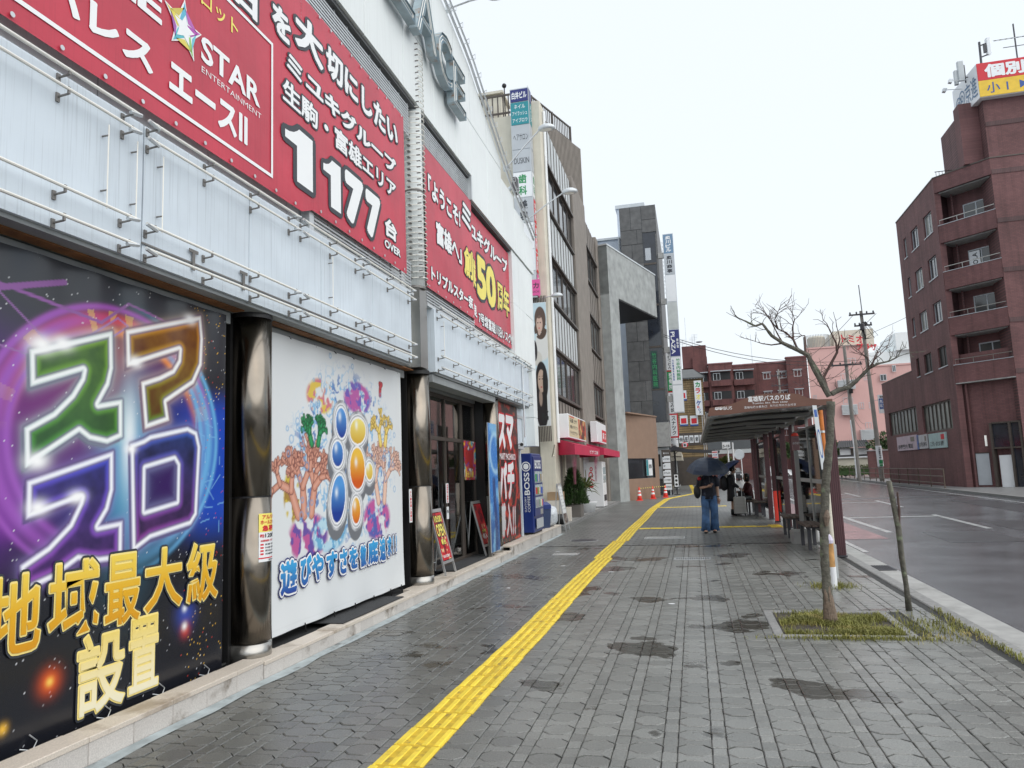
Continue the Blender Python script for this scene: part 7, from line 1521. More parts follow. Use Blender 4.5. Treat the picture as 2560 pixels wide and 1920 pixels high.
mr = thing('traffic_mirror', 'round convex traffic mirror on a pole at the far corner', 'traffic mirror', (4.35, 76, 0)); MB().cyl(4.6, 76, 0, 2.9, .05, 8).build('post', m_signw, mr); MB().lathe((4.45, 75.9, 2.7), [(.0, -.0)] + [(.45, .02)], 4) ; MB().tube([(4.42, 75.9, 2.72), (4.42, 75.82, 2.72)], [.50, .47], 24).build('mirror', m_lightsteel, mr)
gs = thing('guide_board', 'white direction board on two white posts at the far corner', 'sign', (3.3, 75, 0)); MB().cyl(3.35, 75, 0, 3.4, .07, 8).build('post', m_signw, gs); MB().cyl(3.85, 75.3, 0, 3.9, .07, 8).build('post', m_signw, gs); MB().box(2.85, 3.6, 74.8, 74.9, 3.35, 3.95).build('board', m_signw, gs); text('5-18', (2.92, 74.79, 3.45), X, Z, .6, .25, m_ink_k, gs, off=.02)
rw = thing('red_wall', 'dark red low wall with pale window band at the road bend', 'wall', (4, 90, 0)); MB().box(1.6, 7.5, 90, 90.4, 0, 3.1).build('panel', m_bk_far, rw); MB().box(1.6, 7.5, 89.95, 90, 3.11, 3.6).build('pale_band', m_greypanel, rw); MB().box(1.6, 7.5, 89.9, 90.3, 3.61, 4.6).build('window_band', m_wing, rw)
cone('orange traffic cone out on the wet road behind the shelter glass', 7.2, 47.5, -.098); cone('second orange cone farther along the road edge', 8.2, 55, -.098)
br = thing('cone_bar', 'pale rope bar running from the road cone', 'barrier bar', (7.6, 49, .6), 'cone bars'); MB().tube([(7.2, 47.5, .55), (7.8, 51, .5), (8.2, 55, .55)], .02, 5).build('rope', m_ink_y, br)

# ================================================================== bus shelter
bs_ = thing('bus_shelter', 'brown bus shelter with lettered fascia, ribbed posts and glass screens', 'bus shelter', (1.3, 20, 0))
SY0, SY1 = 13.3, 27.0
# arched fascia board facing the viewer
fx = [(.30, 2.44), (.34, 2.58), (.70, 2.625), (.86, 2.68), (1.05, 2.745), (1.27, 2.775), (1.62, 2.765), (1.82, 2.735), (1.95, 2.66), (2.12, 2.625), (2.34, 2.62), (2.34, 2.52), (1.95, 2.525), (1.2, 2.50), (.6, 2.45)]
fa = MB().prism([(x, SY0, z) for x, z in fx], (0, .05, 0)).build('fascia_board', m_maroon2, bs_)
text('富雄駅バスのりば', (.99, SY0, 2.645), X, Z, .69, .10, m_ink_w, fa, off=.015, shear=-.0); text('Tomio Sta. Bus stop', (1.05, SY0, 2.595), X, Z, .58, .038, m_ink_w, fa, off=-.005); text('富雄站巴士乘车口', (.92, SY0, 2.535), X, Z, .37, .04, m_ink_w, fa, off=-.005); text('토미오역버스승차장', (1.34, SY0, 2.54), X, Z, .42, .04, m_ink_w, fa, off=-.01); text('BUS', (.575, SY0, 2.535), X, Z, .14, .055, m_ink_w, fa, off=.0)
b = MB(); bx0, bz0 = .43, 2.535
b.prism([(bx0, SY0 - .001, bz0 + .012), (bx0 + .128, SY0 - .001, bz0 + .012), (bx0 + .128, SY0 - .001, bz0 + .052), (bx0 + .008, SY0 - .001, bz0 + .052), (bx0, SY0 - .001, bz0 + .03)], (0, -.004, 0))
b.build('bus_pictogram', m_ink_w, fa)
for k in range(4): MB().box(bx0 + .012 + k * .029, bx0 + .034 + k * .029, SY0 - .008, SY0 - .006, bz0 + .030, bz0 + .045).build('pictogram_window', m_maroon2, fa)
for k in (.032, .098): MB().tube([(bx0 + k, SY0 - .001, bz0 + .012), (bx0 + k, SY0 - .009, bz0 + .012)], .011, 10).build('pictogram_wheel', m_ink_w, fa)
m_roofu = M('shelter_ceiling', (.50, .51, .51), .16, .1, var=.2, vs=1)
nb = 7
for k in range(nb):
    a, c = SY0 + .06 + (SY1 - SY0 - .06) * k / nb, SY0 + .06 + (SY1 - SY0 - .06) * (k + 1) / nb
    MB().prism([(.36, a, 2.475), (1.2, a, 2.545), (2.25, a, 2.56), (2.25, a, 2.58), (1.2, a, 2.565), (.36, a, 2.495)], (0, c - a - .10, 0)).build('roof_panel', m_roofu, bs_)
    MB().prism([(.33, c - .095, 2.41), (1.2, c - .095, 2.46), (2.3, c - .095, 2.48), (2.3, c - .095, 2.59), (1.2, c - .095, 2.57), (.33, c - .095, 2.5)], (0, .09, 0)).build('roof_beam', m_shelw, bs_)
for k in range(nb):
    a = SY0 + .06 + (SY1 - SY0 - .06) * k / nb; c = a + (SY1 - SY0 - .06) / nb
    MB().prism([(.45, c - .42, 2.455), (1.2, c - .42, 2.515), (2.2, c - .42, 2.53), (2.2, c - .42, 2.545), (1.2, c - .42, 2.53), (.45, c - .42, 2.47)], (0, .30, 0)).build('ceiling_dark_strip', m_black, bs_)  # black strips added for the dark gaps beside the beams
b = MB(); b.box(.29, .34, SY0 + .051, SY1, 2.41, 2.50); b.build('roof_edge', m_shelw, bs_); MB().box(2.26, 2.34, SY0 + .051, SY1, 2.46, 2.56).build('roof_edge', m_shelw, bs_)
def post(x, y, w=.20, d=.11, m=m_maroon, red=None):
    k = 6; o = None
    p = MB().box(x - w / 2 + .012, x + w / 2 - .012, y + .012, y + d - .012, .03, 2.46).build('post', m, bs_)
    for i in range(k):
        a = x - w / 2 + w * i / k; MB().box(a + .004, a + w / k - .004, y - .003, y + .0115, .035, 2.455).build('post_rib', m, p)
    for i in range(3): a = y + d * i / 3; MB().box(x - w / 2 - .003, x - w / 2 + .0115, a + .004, a + d / 3 - .004, .035, 2.455).build('post_rib', m, p)
    MB().box(x - w / 2 - .01, x + w / 2 + .01, y - .01, y + d + .01, .001, .028).build('base_plate', m_benchleg, p)
    if red: MB().box(x - w / 2 - .006, x + w / 2 + .006, y - .008, y - .0035, .04, .85).build('red_wrap', m_orange, p)
    return p
post(2.27, 13.42, .19)
for x, y, r_ in ((2.26, 18.1, 0), (2.21, 19.6, 0), (2.15, 21.65, 1), (2.10, 22.8, 0), (2.06, 26.0, 0), (2.04, 26.8, 0)): post(x, y, .13, .10, m_maroon, bool(r_))
def glass_screen(y0, y1, x=2.26, z0=.28, z1=2.28, w=.03, m=None):
    f = MB()
    f.box(x - .02, x + .02, y0, y0 + w, z0, z1); f.box(x - .02, x + .02, y1 - w, y1, z0, z1); f.box(x - .025, x + .025, y0 + w, y1 - w, z0, z0 + .03); f.box(x - .025, x + .025, y0 + w, y1 - w, z1 - .03, z1)
    for y in (y0 + .03, y1 - .04): f.box(x - .02, x + .02, y, y + .03, .02, z0); f.box(x - .02, x + .02, y, y + .03, z1, 2.5)
    o = f.build('screen_frame', m or m_shelw, bs_); MB().box(x - .006, x + .006, y0 + w, y1 - w, z0 + .03, z1 - .03).build('pane', m_clear, o)
    MB().box(x - .0075, x - .0065, y0 + .1, y1 - .1, 1.18, 1.26).build('frost_band', m_greypanel, o)
glass_screen(13.7, 15.8); glass_screen(15.85, 17.95); glass_screen(19.75, 21.5, 2.18, w=.10, m=m_black); glass_screen(23.0, 25.8, 2.08, w=.12, m=m_black)
def glass_wing(y, x0, x1):
    f = MB(); f.box(x0, x0 + .05, y, y + .05, .25, 2.25); f.box(x1 - .05, x1, y, y + .05, .25, 2.25); f.box(x0 + .05, x1 - .05, y, y + .05, .25, .31); f.box(x0 + .05, x1 - .05, y, y + .05, 2.19, 2.25)
    o = f.build('screen_frame', m_black, bs_); MB().box(x0 + .05, x1 - .05, y + .02, y + .03, .31, 2.19).build('pane', m_clear, o)
b = MB(); b.tube([(1.2, 17.2, 2.44), (2.1, 17.2, 2.4)], .02, 6); b.build('light_conduit', m_shelw, bs_)
for y in (15.2, 19.2, 23.2): MB().box(2.02, 2.14, y, y + .5, 2.32, 2.40).build('ceiling_lamp', m_black, bs_)
MB().tube([(1.72, 21.0, 2.36), (1.72, 21.25, 2.33)], .05, 10).build('speaker', m_shelw, bs_)
# benches
def bench(label, y0, L_, x=2.06):
    t = thing('bench', label, 'bench', (x, y0 + L_ / 2, 0), 'benches in the bus shelter')
    for k in range(3): MB().bev(x - .17 + k * .115, x - .07 + k * .115, y0, y0 + L_, .415, .455, .006).build('seat_board', m_bench, t)
    MB().box(x - .15, x + .15, y0 + .08, y0 + .12, .385, .412).build('bearer', m_benchleg, t); MB().box(x - .15, x + .15, y0 + L_ - .12, y0 + L_ - .08, .385, .412).build('bearer', m_benchleg, t)
    for yy in (y0 + .06, y0 + L_ - .13):
        for xx in (x - .13, x + .08): MB().box(xx, xx + .06, yy, yy + .07, .001, .384).build('leg', m_benchleg, t)
bench('nearest wooden slat bench beside the concrete sign base', 14.45, 1.1); bench('second wooden slat bench behind the bus stop pole', 16.9, 1.0, 2.0); bench('third wooden slat bench near the silver suitcase', 24.1, .9, 1.92); bench('farthest wooden bench where people sit', 25.35, 1.5, 1.78)
# bus stop pole on its concrete block
sp2 = thing('bus_stop_pole', 'thin grey bus stop pole with a maroon plate on a concrete block', 'bus stop sign', (2.0, 15.9, 0))
MB().bev(1.80, 2.22, 15.72, 16.10, .001, .26, .03).build('concrete_base', m_concrete, sp2); MB().box(1.985, 2.065, 15.87, 15.91, .26, 1.82).build('pole', m_shelw, sp2)
MB().bev(1.96, 2.10, 15.86, 15.92, 1.83, 2.12, .01).build('plate', m_roadp, sp2); MB().lathe((2.03, 15.89, 2.12), [(.075, 0), (.055, .05), (.0, .07)], 14, 1, .4).build('round_top', m_orange, sp2); text('のりば', (1.975, 15.86, 1.95), X, Z, .11, .05, m_ink_w, sp2, eps=.002)
# tilted no-smoking board and orange post by the end post
nb_ = thing('notice_flag', 'tall white notice board with a blue ring strapped to an orange post', 'sign', (2.02, 12.95, 1.4))
v_ = Vector((.055, 0, -1)).normalized(); u2_ = Vector((1, .9, 0)).normalized()
Pn = Vector((1.955, 12.92, 2.50)); vv_ = -v_; Pn2 = Pn + v_ * 1.05
MB().ub(Pn2, u2_, vv_, (0, .10), (0, 1.05), (0, .008)).build('board', m_greypanel, nb_)
MB().ub(Pn2, u2_, vv_, (.015, .085), (.86, .98), (.0085, .010)).build('blue_lettering', m_ink_b, nb_)
rg = MB()
for k in range(24):
    q0, q1 = 2 * math.pi * k / 24, 2 * math.pi * (k + 1) / 24; f = lambda r_, q_: Pn2 + u2_ * (.05 + r_ * .17 * math.cos(q_)) + vv_ * (.42 + r_ * math.sin(q_)) + u2_.cross(vv_) * .011
    rg.quad(f(.20, q0), f(.24, q0), f(.24, q1), f(.20, q1))
rg.build('blue_ring', m_ink_b, nb_)
MB().tube([(2.10, 13.05, 0), (2.10, 13.05, 1.22)], .034, 12).build('lower_post', m_cream, nb_); MB().tube([(2.10, 13.05, 1.22), (2.10, 13.05, 2.42)], .035, 12).build('post', M('orange_brown_post', (.55, .17, .03), .5, var=.25, vs=6), nb_)
for z in (1.55, 2.05): MB().tube([(2.10, 13.05, z), (2.10, 13.05, z + .035)], .04, 12).build('strap', m_lightsteel, nb_)

# ================================================================== tree pit, bare tree, stakes
pit = struct('tree_pit')
MB().box(.72, 1.75, 7.42, 8.52, -.10, -.012).build('soil', m_soil, pit)
for a, c in ((.62, 1.23), (1.23, 1.84)):
    MB().bev(a + .003, c - .003, 7.33, 7.42, -.1, .006, .008).build('pit_edging', m_stonekerb, pit); MB().bev(a + .003, c - .003, 8.52, 8.61, -.1, .006, .008).build('pit_edging', m_stonekerb, pit)
for a, c in ((7.42, 7.97), (7.97, 8.52)): MB().bev(.62, .71, a + .003, c - .003, -.1, .006, .008).build('pit_edging', m_stonekerb, pit); MB().bev(1.755, 1.84, a + .003, c - .003, -.1, .006, .008).build('pit_edging', m_stonekerb, pit)
def grass(name, n, f, hmin, hmax):
    b = MB()
    for k in range(n):
        x, y, z = f(); q = random.random() * 6.28; h = random.uniform(hmin, hmax); l = random.uniform(.2, 1.1) * h; w = random.uniform(.002, .0045); d = Vector((math.cos(q), math.sin(q), 0)); s = Vector((-d.y, d.x, 0)) * w; p = Vector((x, y, z))
        m1 = p + d * l * .4 + Z * h * .7; m2 = p + d * l + Z * h * random.uniform(.5, 1)
        b.add([p - s, p + s, m1 + s * .8, m1 - s * .8, m2], [(0, 1, 2, 3), (3, 2, 4)])
    return b.build(name, m_grass, kind='stuff')
def gpit():
    while True:
        x, y = random.uniform(.73, 1.745), random.uniform(7.43, 8.51)
        if math.sin(x * 7 + y * 3) + math.sin(y * 9 - x * 2) + random.gauss(0, .6) > -.2: return x, y, -.012
grass('pit_grass', 6500, gpit, .018, .07)
grass('edge_weeds', 700, lambda: (random.uniform(1.75, 2.3), random.gauss(7.75, .28), .0), .015, .06)
grass('edge_weeds', 900, lambda: (random.gauss(1.35, .35), 7.31 + abs(random.gauss(0, .05)) * -1, .0), .015, .05)
grass('edge_weeds', 700, lambda: (1.6 + random.gauss(0, .13), 10.25 + random.gauss(0, .10), -.01), .03, .09)
grass('edge_weeds', 500, lambda: (2.33 + random.gauss(0, .02), random.uniform(5.6, 8.7), .0), .02, .07)
tr = thing('bare_tree', 'small bare street tree with spreading twigs in a grassy pit', 'tree', (1.21, 8.02, 0))
tk_ = [(1.211, -.03, 0), (1.205, .15, 0), (1.202, .288, 0), (1.205, .46, .01), (1.209, .637, .01), (1.222, .82, .015), (1.238, .989, .02), (1.262, 1.19, .02), (1.287, 1.383, .02), (1.32, 1.58, .01), (1.355, 1.781, 0), (1.38, 2.0, 0), (1.398, 2.21, 0)]
rad = [.074, .053, .045, .040, .042, .041, .043, .040, .041, .038, .036, .036, .046]
def wobble(mb, a): mb.v = [(x + random.gauss(0, a), y + random.gauss(0, a), z) for x, y, z in mb.v]; return mb
fine = []; fr_ = []
for i in range(len(tk_) - 1):
    for k in range(5): t = k / 5; fine.append((tk_[i][0] * (1 - t) + tk_[i + 1][0] * t, 8.02 + tk_[i][2] * (1 - t) + tk_[i + 1][2] * t, tk_[i][1] * (1 - t) + tk_[i + 1][1] * t)); fr_.append((rad[i] * (1 - t) + rad[i + 1] * t) * (1 + .05 * math.sin(len(fr_) * 1.9)))
wobble(MB().tube(fine, fr_, 14), .0022).build('trunk', m_bark, tr, smooth=True)
bp_ = MB()                                                   # torn strips of bark at the foot, ragged upper ends
for k in range(9):
    q_ = -2.6 + k * .26; hh = .20 + .16 * abs(math.sin(k * 2.3)); pts = []
    for t_ in range(6): zz = hh * t_ / 5; r_ = float(np.interp(zz, [p[2] for p in fine], fr_)); c0 = float(np.interp(zz, [p[2] for p in fine], [p[0] for p in fine])); pts.append((c0 + (r_ - .004) * math.cos(q_), 8.02 + (r_ - .004) * math.sin(q_), zz))
    bp_.tube(pts, [.011, .012, .012, .011, .009, .003], 6)
bp_.build('bare_patch', m_barkraw, tr, smooth=True)
MB().tube([(1.243, 7.975, .93), (1.252, 7.97, 1.02), (1.26, 7.975, 1.09)], [.015, .032, .012], 8).build('bare_patch', m_barkraw, tr)
BR = {'a':[(1.388,2.221),(1.321,2.374),(1.263,2.514),(1.217,2.655),(1.128,2.712),(0.982,2.800),(0.881,2.884),(0.796,3.019),(0.722,3.000),(0.630,3.059),(0.560,3.098)],
'b':[(0.982,2.800),(0.875,2.795),(0.781,2.822),(0.700,2.861)],'c':[(1.128,2.712),(1.090,2.829),(1.026,2.910),(0.947,2.955),(0.882,3.050),(0.851,3.104)],
'd':[(1.196,2.682),(1.209,2.870),(1.164,2.873)],'e':[(1.090,2.829),(1.089,2.956),(1.112,3.030),(1.099,3.082)],'f':[(1.388,2.221),(1.363,2.334),(1.317,2.461),(1.228,2.654)],
'g':[(1.363,2.334),(1.348,2.421),(1.495,2.665),(1.491,2.759),(1.445,2.888),(1.417,2.966)],'h':[(1.495,2.665),(1.529,2.793),(1.506,2.933)],'i':[(0.947,2.955),(0.918,3.047),(0.960,3.133)],'k':[(0.982,2.800),(0.922,2.944),(0.861,3.091)],
'm':[(1.409,2.246),(1.487,2.284),(1.579,2.303),(1.652,2.359),(1.701,2.405),(1.774,2.473),(1.810,2.495),(1.880,2.527),(1.982,2.544),(2.074,2.586)],
'n':[(1.774,2.473),(1.773,2.584),(1.720,2.625)],'o':[(1.810,2.495),(1.853,2.603),(1.892,2.661)],'p':[(1.774,2.473),(1.827,2.555),(1.900,2.624)],'q':[(1.385,2.229),(1.357,2.305),(1.307,2.321)]}
TH = {'a': .030, 'm': .027, 'f': .020, 'g': .018, 'c': .012, 'q': .012, 'h': .010, 'd': .010}
rng = random.Random(4)
def twig(mb, p, d, l, r, depth):
    pts = [p]; k = max(3, int(l / .045))
    for i in range(k):
        d = (d + Vector((rng.gauss(0, .28), rng.gauss(0, .28), rng.gauss(.05, .22)))).normalized(); p = p + d * l / k; pts.append(p)
        if depth > 0 and rng.random() < .62: twig(mb, p, (d + Vector((rng.gauss(0, .8), rng.gauss(0, .8), rng.gauss(.25, .4)))).normalized(), l * rng.uniform(.4, .7), r * .62, depth - 1)
    mb.tube(pts, [r * (1 - .7 * i / len(pts)) for i in range(len(pts))], 5)
for key, pl_ in BR.items():
    r0 = TH.get(key, .009); off = rng.uniform(-.12, .12); pts = []; n = len(pl_)
    for i in range(n - 1):
        for k in range(4): t = (i + k / 4) / (n - 1); a, c = pl_[i], pl_[i + 1]; pts.append(Vector((a[0] + (c[0] - a[0]) * k / 4, 8.02 + off * t * (1 if key not in 'fagmq' else .5), a[1] + (c[1] - a[1]) * k / 4)))
    pts.append(Vector((pl_[-1][0], pts[-1].y, pl_[-1][1]))); mb = MB(); rr_ = [r0 * (1 - .82 * i / len(pts)) for i in range(len(pts))]
    wobble(mb.tube(pts, rr_, 8), .0015)
    for i in range(3, len(pts)):
        if rng.random() < (.45 if key not in 'fq' else .15): d = (pts[i] - pts[i - 1]).normalized(); twig(mb, pts[i], (d + Vector((rng.gauss(0, .7), rng.gauss(0, .9), rng.gauss(.3, .5)))).normalized(), rng.uniform(.10, .24), .0042, 1)
    twig(mb, pts[-1], (pts[-1] - pts[-3]).normalized(), .16, .004, 2)
    mb.build('branch', m_barkred if r0 < .02 else m_bark, tr)
sk = thing('tree_stake', 'short round timber stake with rusty staining and white foot near the tree', 'stake', (1.61, 10.16, 0))
MB().cyl(1.61, 10.16, 0, .26, .042, 14).build('white_foot', m_signw, sk); MB().cyl(1.605, 10.16, .26, .56, .04, 14).build('timber', M('rust_stained_wood', (.46, .25, .09), .7, var=.45, vs=10), sk); MB().lathe((1.60, 10.16, .55), [(.045, 0), (.05, .04), (.03, .09), (.012, .11)], 10).build('cap', M('lilac_wrap', (.58, .54, .66), .6), sk)
wp = thing('plastic_sheet', 'small pale translucent sheet leaning behind the timber stake', 'panel', (1.66, 10.3, 0)); MB().box(1.56, 1.70, 10.30, 10.312, .10, .52).build('sheet', m_greypanel, wp)
lt2 = thing('leaning_trunk', 'thin leaning brown tree stem beside the kerb at the right', 'tree', (2.06, 8.66, 0))
pts = [(2.08, 8.66, -.02), (2.075, 8.66, .25), (2.06, 8.66, .55), (2.055, 8.66, .85), (2.03, 8.66, 1.1), (2.005, 8.66, 1.34)]
wobble(MB().tube(pts, [.034, .027, .026, .030, .027, .024], 10), .002).build('trunk', m_bark, lt2, smooth=True)
b = MB(); b.tube([(2.056, 8.66, .8), (2.075, 8.64, 1.02), (2.07, 8.62, 1.22)], [.015, .014, .009], 7); b.build('branch', m_barkred, lt2)

# ================================================================== people
def skinmesh(name, joints, edges, root, mat, parent, sub=2):
    names = list(joints); me = bpy.data.meshes.new(name); me.from_pydata([joints[k][0] for k in names], [(names.index(a), names.index(c)) for a, c in edges], []); me.update()
    o = put(name, me, parent); me.materials.append(mat)
    sm = o.modifiers.new('skin', 'SKIN'); sm.use_smooth_shade = True
    for k, v in zip(names, me.skin_vertices[0].data):
        r_ = joints[k][1]; v.radius = r_ if isinstance(r_, tuple) else (r_, r_); v.use_root = (k == root)
    sb_ = o.modifiers.new('sub', 'SUBSURF'); sb_.levels = sub; sb_.render_levels = sub
    return o
def hand(parent, wrist, d, side):
    d = Vector(d).normalized(); up = Vector((0, -1, 0)); s = d.cross(up).normalized() * side; b = MB(); p = Vector(wrist)
    b.tube([p, p + d * .04, p + d * .085], [.022, .032, .030], 8)
    for k, l in enumerate((.062, .075, .07, .052)):
        q_ = p + d * .08 + s * (-.024 + k * .016); b.tube([q_, q_ + d * l * .5 + up * .008, q_ + d * l + up * .026], [.0088, .0082, .006], 6)
    q_ = p + d * .03 - s * .026; b.tube([q_, q_ + d * .03 - s * .018, q_ + d * .058 - s * .014 + up * .012], [.010, .009, .007], 6)
    b.build('hand', m_skin, parent, smooth=True)
def head(parent, c, face, hair_len=.06, mask=False, r=.098):
    c = Vector(c); f = Vector(face).normalized(); s = f.cross(Z).normalized()
    b = MB().lathe((0, 0, 0), [(.012, -.125), (.045, -.115), (.062, -.085), (.074, -.03), (.078, .03), (.070, .08), (.045, .112), (.01, .122)], 16, 1, 1.15)
    M3 = Matrix((( s.x, f.x, 0), (s.y, f.y, 0), (0, 0, 1))); b.v = [tuple(c + M3 @ Vector(v)) for v in b.v]; hd = b.build('head', m_skin, parent, smooth=True)
    P = lambda a, d, z: c + s * a + f * d + Z * z
    MB().tube([P(0, .085, .012), P(0, .102, -.018), P(0, .088, -.026)], [.008, .013, .008], 7).build('nose', m_skin, hd)
    for k in (-1, 1): MB().ball(P(k * .030, .082, .012), .010, 8, 6).build('eye', m_black, hd); MB().ball(P(k * .080, .0, -.005), .022, 8, 6, .4, .9, 1.3).build('ear', m_skin, hd)
    MB().tube([P(-.02, .083, -.055), P(0, .088, -.056), P(.02, .083, -.055)], .006, 6).build('mouth', m_roadp, hd)
    if mask: MB().lathe(P(0, .058, -.05), [(.02, -.05), (.05, -.03), (.055, .0), (.045, .035)], 12, 1, .75).build('mask', m_signw, hd)
    h = MB().lathe((0, 0, 0), [(.070, -.02 - hair_len), (.090, -.02), (.092, .04), (.080, .095), (.045, .128), (.005, .138)], 16, 1, 1.15); h.v = [tuple(c + M3 @ Vector((v[0], v[1] - .022, v[2]))) for v in h.v]; h.build('hair', m_hair, parent, smooth=True)
    return hd
def loft(name, rings, mat, parent, n=18):
    b = MB()
    for (c, rx_, ry_) in rings:
        for j in range(n): q_ = 2 * math.pi * j / n; b.v.append((c[0] + rx_ * math.cos(q_), c[1] + ry_ * math.sin(q_), c[2]))
    for i in range(len(rings) - 1):
        for j in range(n): b.f.append((i * n + j, i * n + (j + 1) % n, (i + 1) * n + (j + 1) % n, (i + 1) * n + j))
    b.f.append(tuple(range(n - 1, -1, -1))); b.f.append(tuple((len(rings) - 1) * n + j for j in range(n)))
    b.v = [(x + random.gauss(0, .0025), y + random.gauss(0, .0025), z) for x, y, z in b.v]
    return b.build(name, mat, parent, smooth=True)
def umbrella(label, top, axis, R0, drop, mat, hand_at, n=8, group='umbrellas'):
    t = thing('umbrella', label, 'umbrella', hand_at, group); top = Vector(top); a = Vector(axis).normalized(); u = a.orthogonal().normalized(); v = a.cross(u); b = MB(); K = 6; und = MB()
    def P(i, k, sag):
        q_ = 2 * math.pi * i / n; s = k / K; r_ = R0 * math.sin(s * 1.35) / math.sin(1.35); z = -drop * (1 - math.cos(s * 1.35)) / (1 - math.cos(1.35)); return top + (u * math.cos(q_) + v * math.sin(q_)) * r_ * sag + a * z
    for i in range(n):
        for h0, h1 in ((i, i + .5), (i + .5, i + 1)):
            f0, f1 = (1 if h0 == int(h0) else .93), (1 if h1 == int(h1) else .93)
            for k in range(K):
                s0 = lambda f: 1 - (1 - f) * (k / K) ** 1.5; s1 = lambda f: 1 - (1 - f) * ((k + 1) / K) ** 1.5
                b.quad(P(h0, k, s0(f0)), P(h0, k + 1, s1(f0)), P(h1, k + 1, s1(f1)), P(h1, k, s0(f1)))
    b.build('canopy', mat, t)
    for i in range(n): MB().tube([P(i, k, 1) - a * .006 for k in range(K + 1)] + [P(i, K, 1.03)], .003, 4).build('rib', m_benchleg, t)
    MB().tube([top + a * .05, Vector(hand_at) - a * .08], .006, 6).build('shaft', m_benchleg, t); MB().tube([Vector(hand_at) + a * .04, Vector(hand_at) - a * .10], .013, 8).build('handle', m_black, t)
    return t
# the walker under the dark umbrella, coming towards the camera
wk = thing('person', 'person in navy patterned T-shirt and wide jeans walking under a dark umbrella', 'person', (.30, 18.8, 0), 'people at the stop')
px, py = .32, 18.8
J = {'pel': ((px, py, .86), (.13, .10)), 'wai': ((px, py, 1.0), (.115, .085)), 'che': ((px, py, 1.2), (.14, .095)), 'nk0': ((px, py, 1.34), (.07, .065)), 'nk1': ((px - .005, py - .02, 1.41), .048),
     'sL': ((px + .165, py, 1.30), .052), 'eL': ((px + .205, py + .03, 1.05), .040), 'wL': ((px + .215, py - .03, .82), .028), 'sR': ((px - .165, py, 1.30), .052), 'eR': ((px - .20, py - .05, 1.07), .040), 'wR': ((px - .02, py - .22, 1.10), .028),
     'hL': ((px + .09, py, .80), .085), 'kL': ((px + .10, py - .05, .46), .058), 'aL': ((px + .085, py - .02, .09), .040), 'hR': ((px - .09, py, .80), .085), 'kR': ((px - .10, py - .10, .46), .058), 'aR': ((px - .13, py - .18, .09), .040)}
E_ = [('pel', 'wai'), ('wai', 'che'), ('che', 'nk0'), ('nk0', 'nk1'), ('che', 'sL'), ('sL', 'eL'), ('eL', 'wL'), ('che', 'sR'), ('sR', 'eR'), ('eR', 'wR'), ('pel', 'hL'), ('hL', 'kL'), ('kL', 'aL'), ('pel', 'hR'), ('hR', 'kR'), ('kR', 'aR')]
skinmesh('body', J, E_, 'pel', m_skin, wk); head(wk, (px - .005, py - .035, 1.53), (0, -1, -.1), .16)
hand(wk, (px + .215, py - .03, .82), (.03, -.1, -1), 1); hand(wk, (px - .02, py - .22, 1.10), (.8, -.1, .45), -1)
loft('shirt', [((px, py, .80), .185, .13), ((px, py, .90), .180, .128), ((px, py, 1.02), .168, .118), ((px, py, 1.18), .180, .128), ((px, py, 1.28), .185, .118), ((px, py, 1.345), .13, .09), ((px, py - .01, 1.385), .065, .062)], m_tee, wk)
for s in (-1, 1):
    MB().tube([(px + s * .12, py, 1.31), (px + s * .185, py, 1.26), (px + s * .205, py + (.02 if s > 0 else -.02), 1.10)], [.075, .08, .078], 12).build('sleeve', m_tee, wk, smooth=True)
    k_ = J['kL' if s > 0 else 'kR'][0]; a_ = J['aL' if s > 0 else 'aR'][0]
    MB().tube([(px + s * .075, py, .86), (px + s * .09, py - .01, .74), (k_[0], k_[1], .50), ((k_[0] + a_[0]) / 2, (k_[1] + a_[1]) / 2, .28), (a_[0], a_[1] - .01, .05)], [.110, .108, .092, .096, .112], 14).build('jeans_leg', m_denim, wk, smooth=True)
    MB().ball((a_[0], a_[1] - .06, .03), .12, 12, 8, .42, 1.0, .30).build('sandal', m_black, wk, smooth=True); MB().ball((a_[0], a_[1] - .10, .045), .06, 10, 7, .75, 1.0, .55).build('foot', m_skin, wk, smooth=True)
loft('jeans_waist', [((px, py, .76), .165, .12), ((px, py, .82), .172, .124), ((px, py, .88), .165, .12)], m_denim, wk)
MB().tube([(px + .213, py - .025, .845), (px + .214, py - .027, .862)], .034, 12).build('wristband', m_black, wk)
hb = thing('shoulder_bag', 'dark shoulder bag with a red trim hanging at the walker\'s side', 'bag', (px - .26, py, 1.0)); MB().ball((px - .27, py - .02, .98), .11, 12, 9, .8, .9, 1.5).build('body', m_black, hb, smooth=True); MB().tube([(px - .22, py - .09, 1.08), (px - .14, py - .1, 1.32), (px - .1, py + .02, 1.37)], .012, 6).build('strap', m_black, hb); MB().ball((px - .20, py - .12, 1.30), .045, 10, 7).build('red_pompom', m_ink_r, hb, smooth=True)
umbrella('large dark navy umbrella hiding the walker\'s head', (.34, 18.78, 1.795), (.03, -.22, 1), .51, .33, m_umb, (.36, 18.56, 1.17))
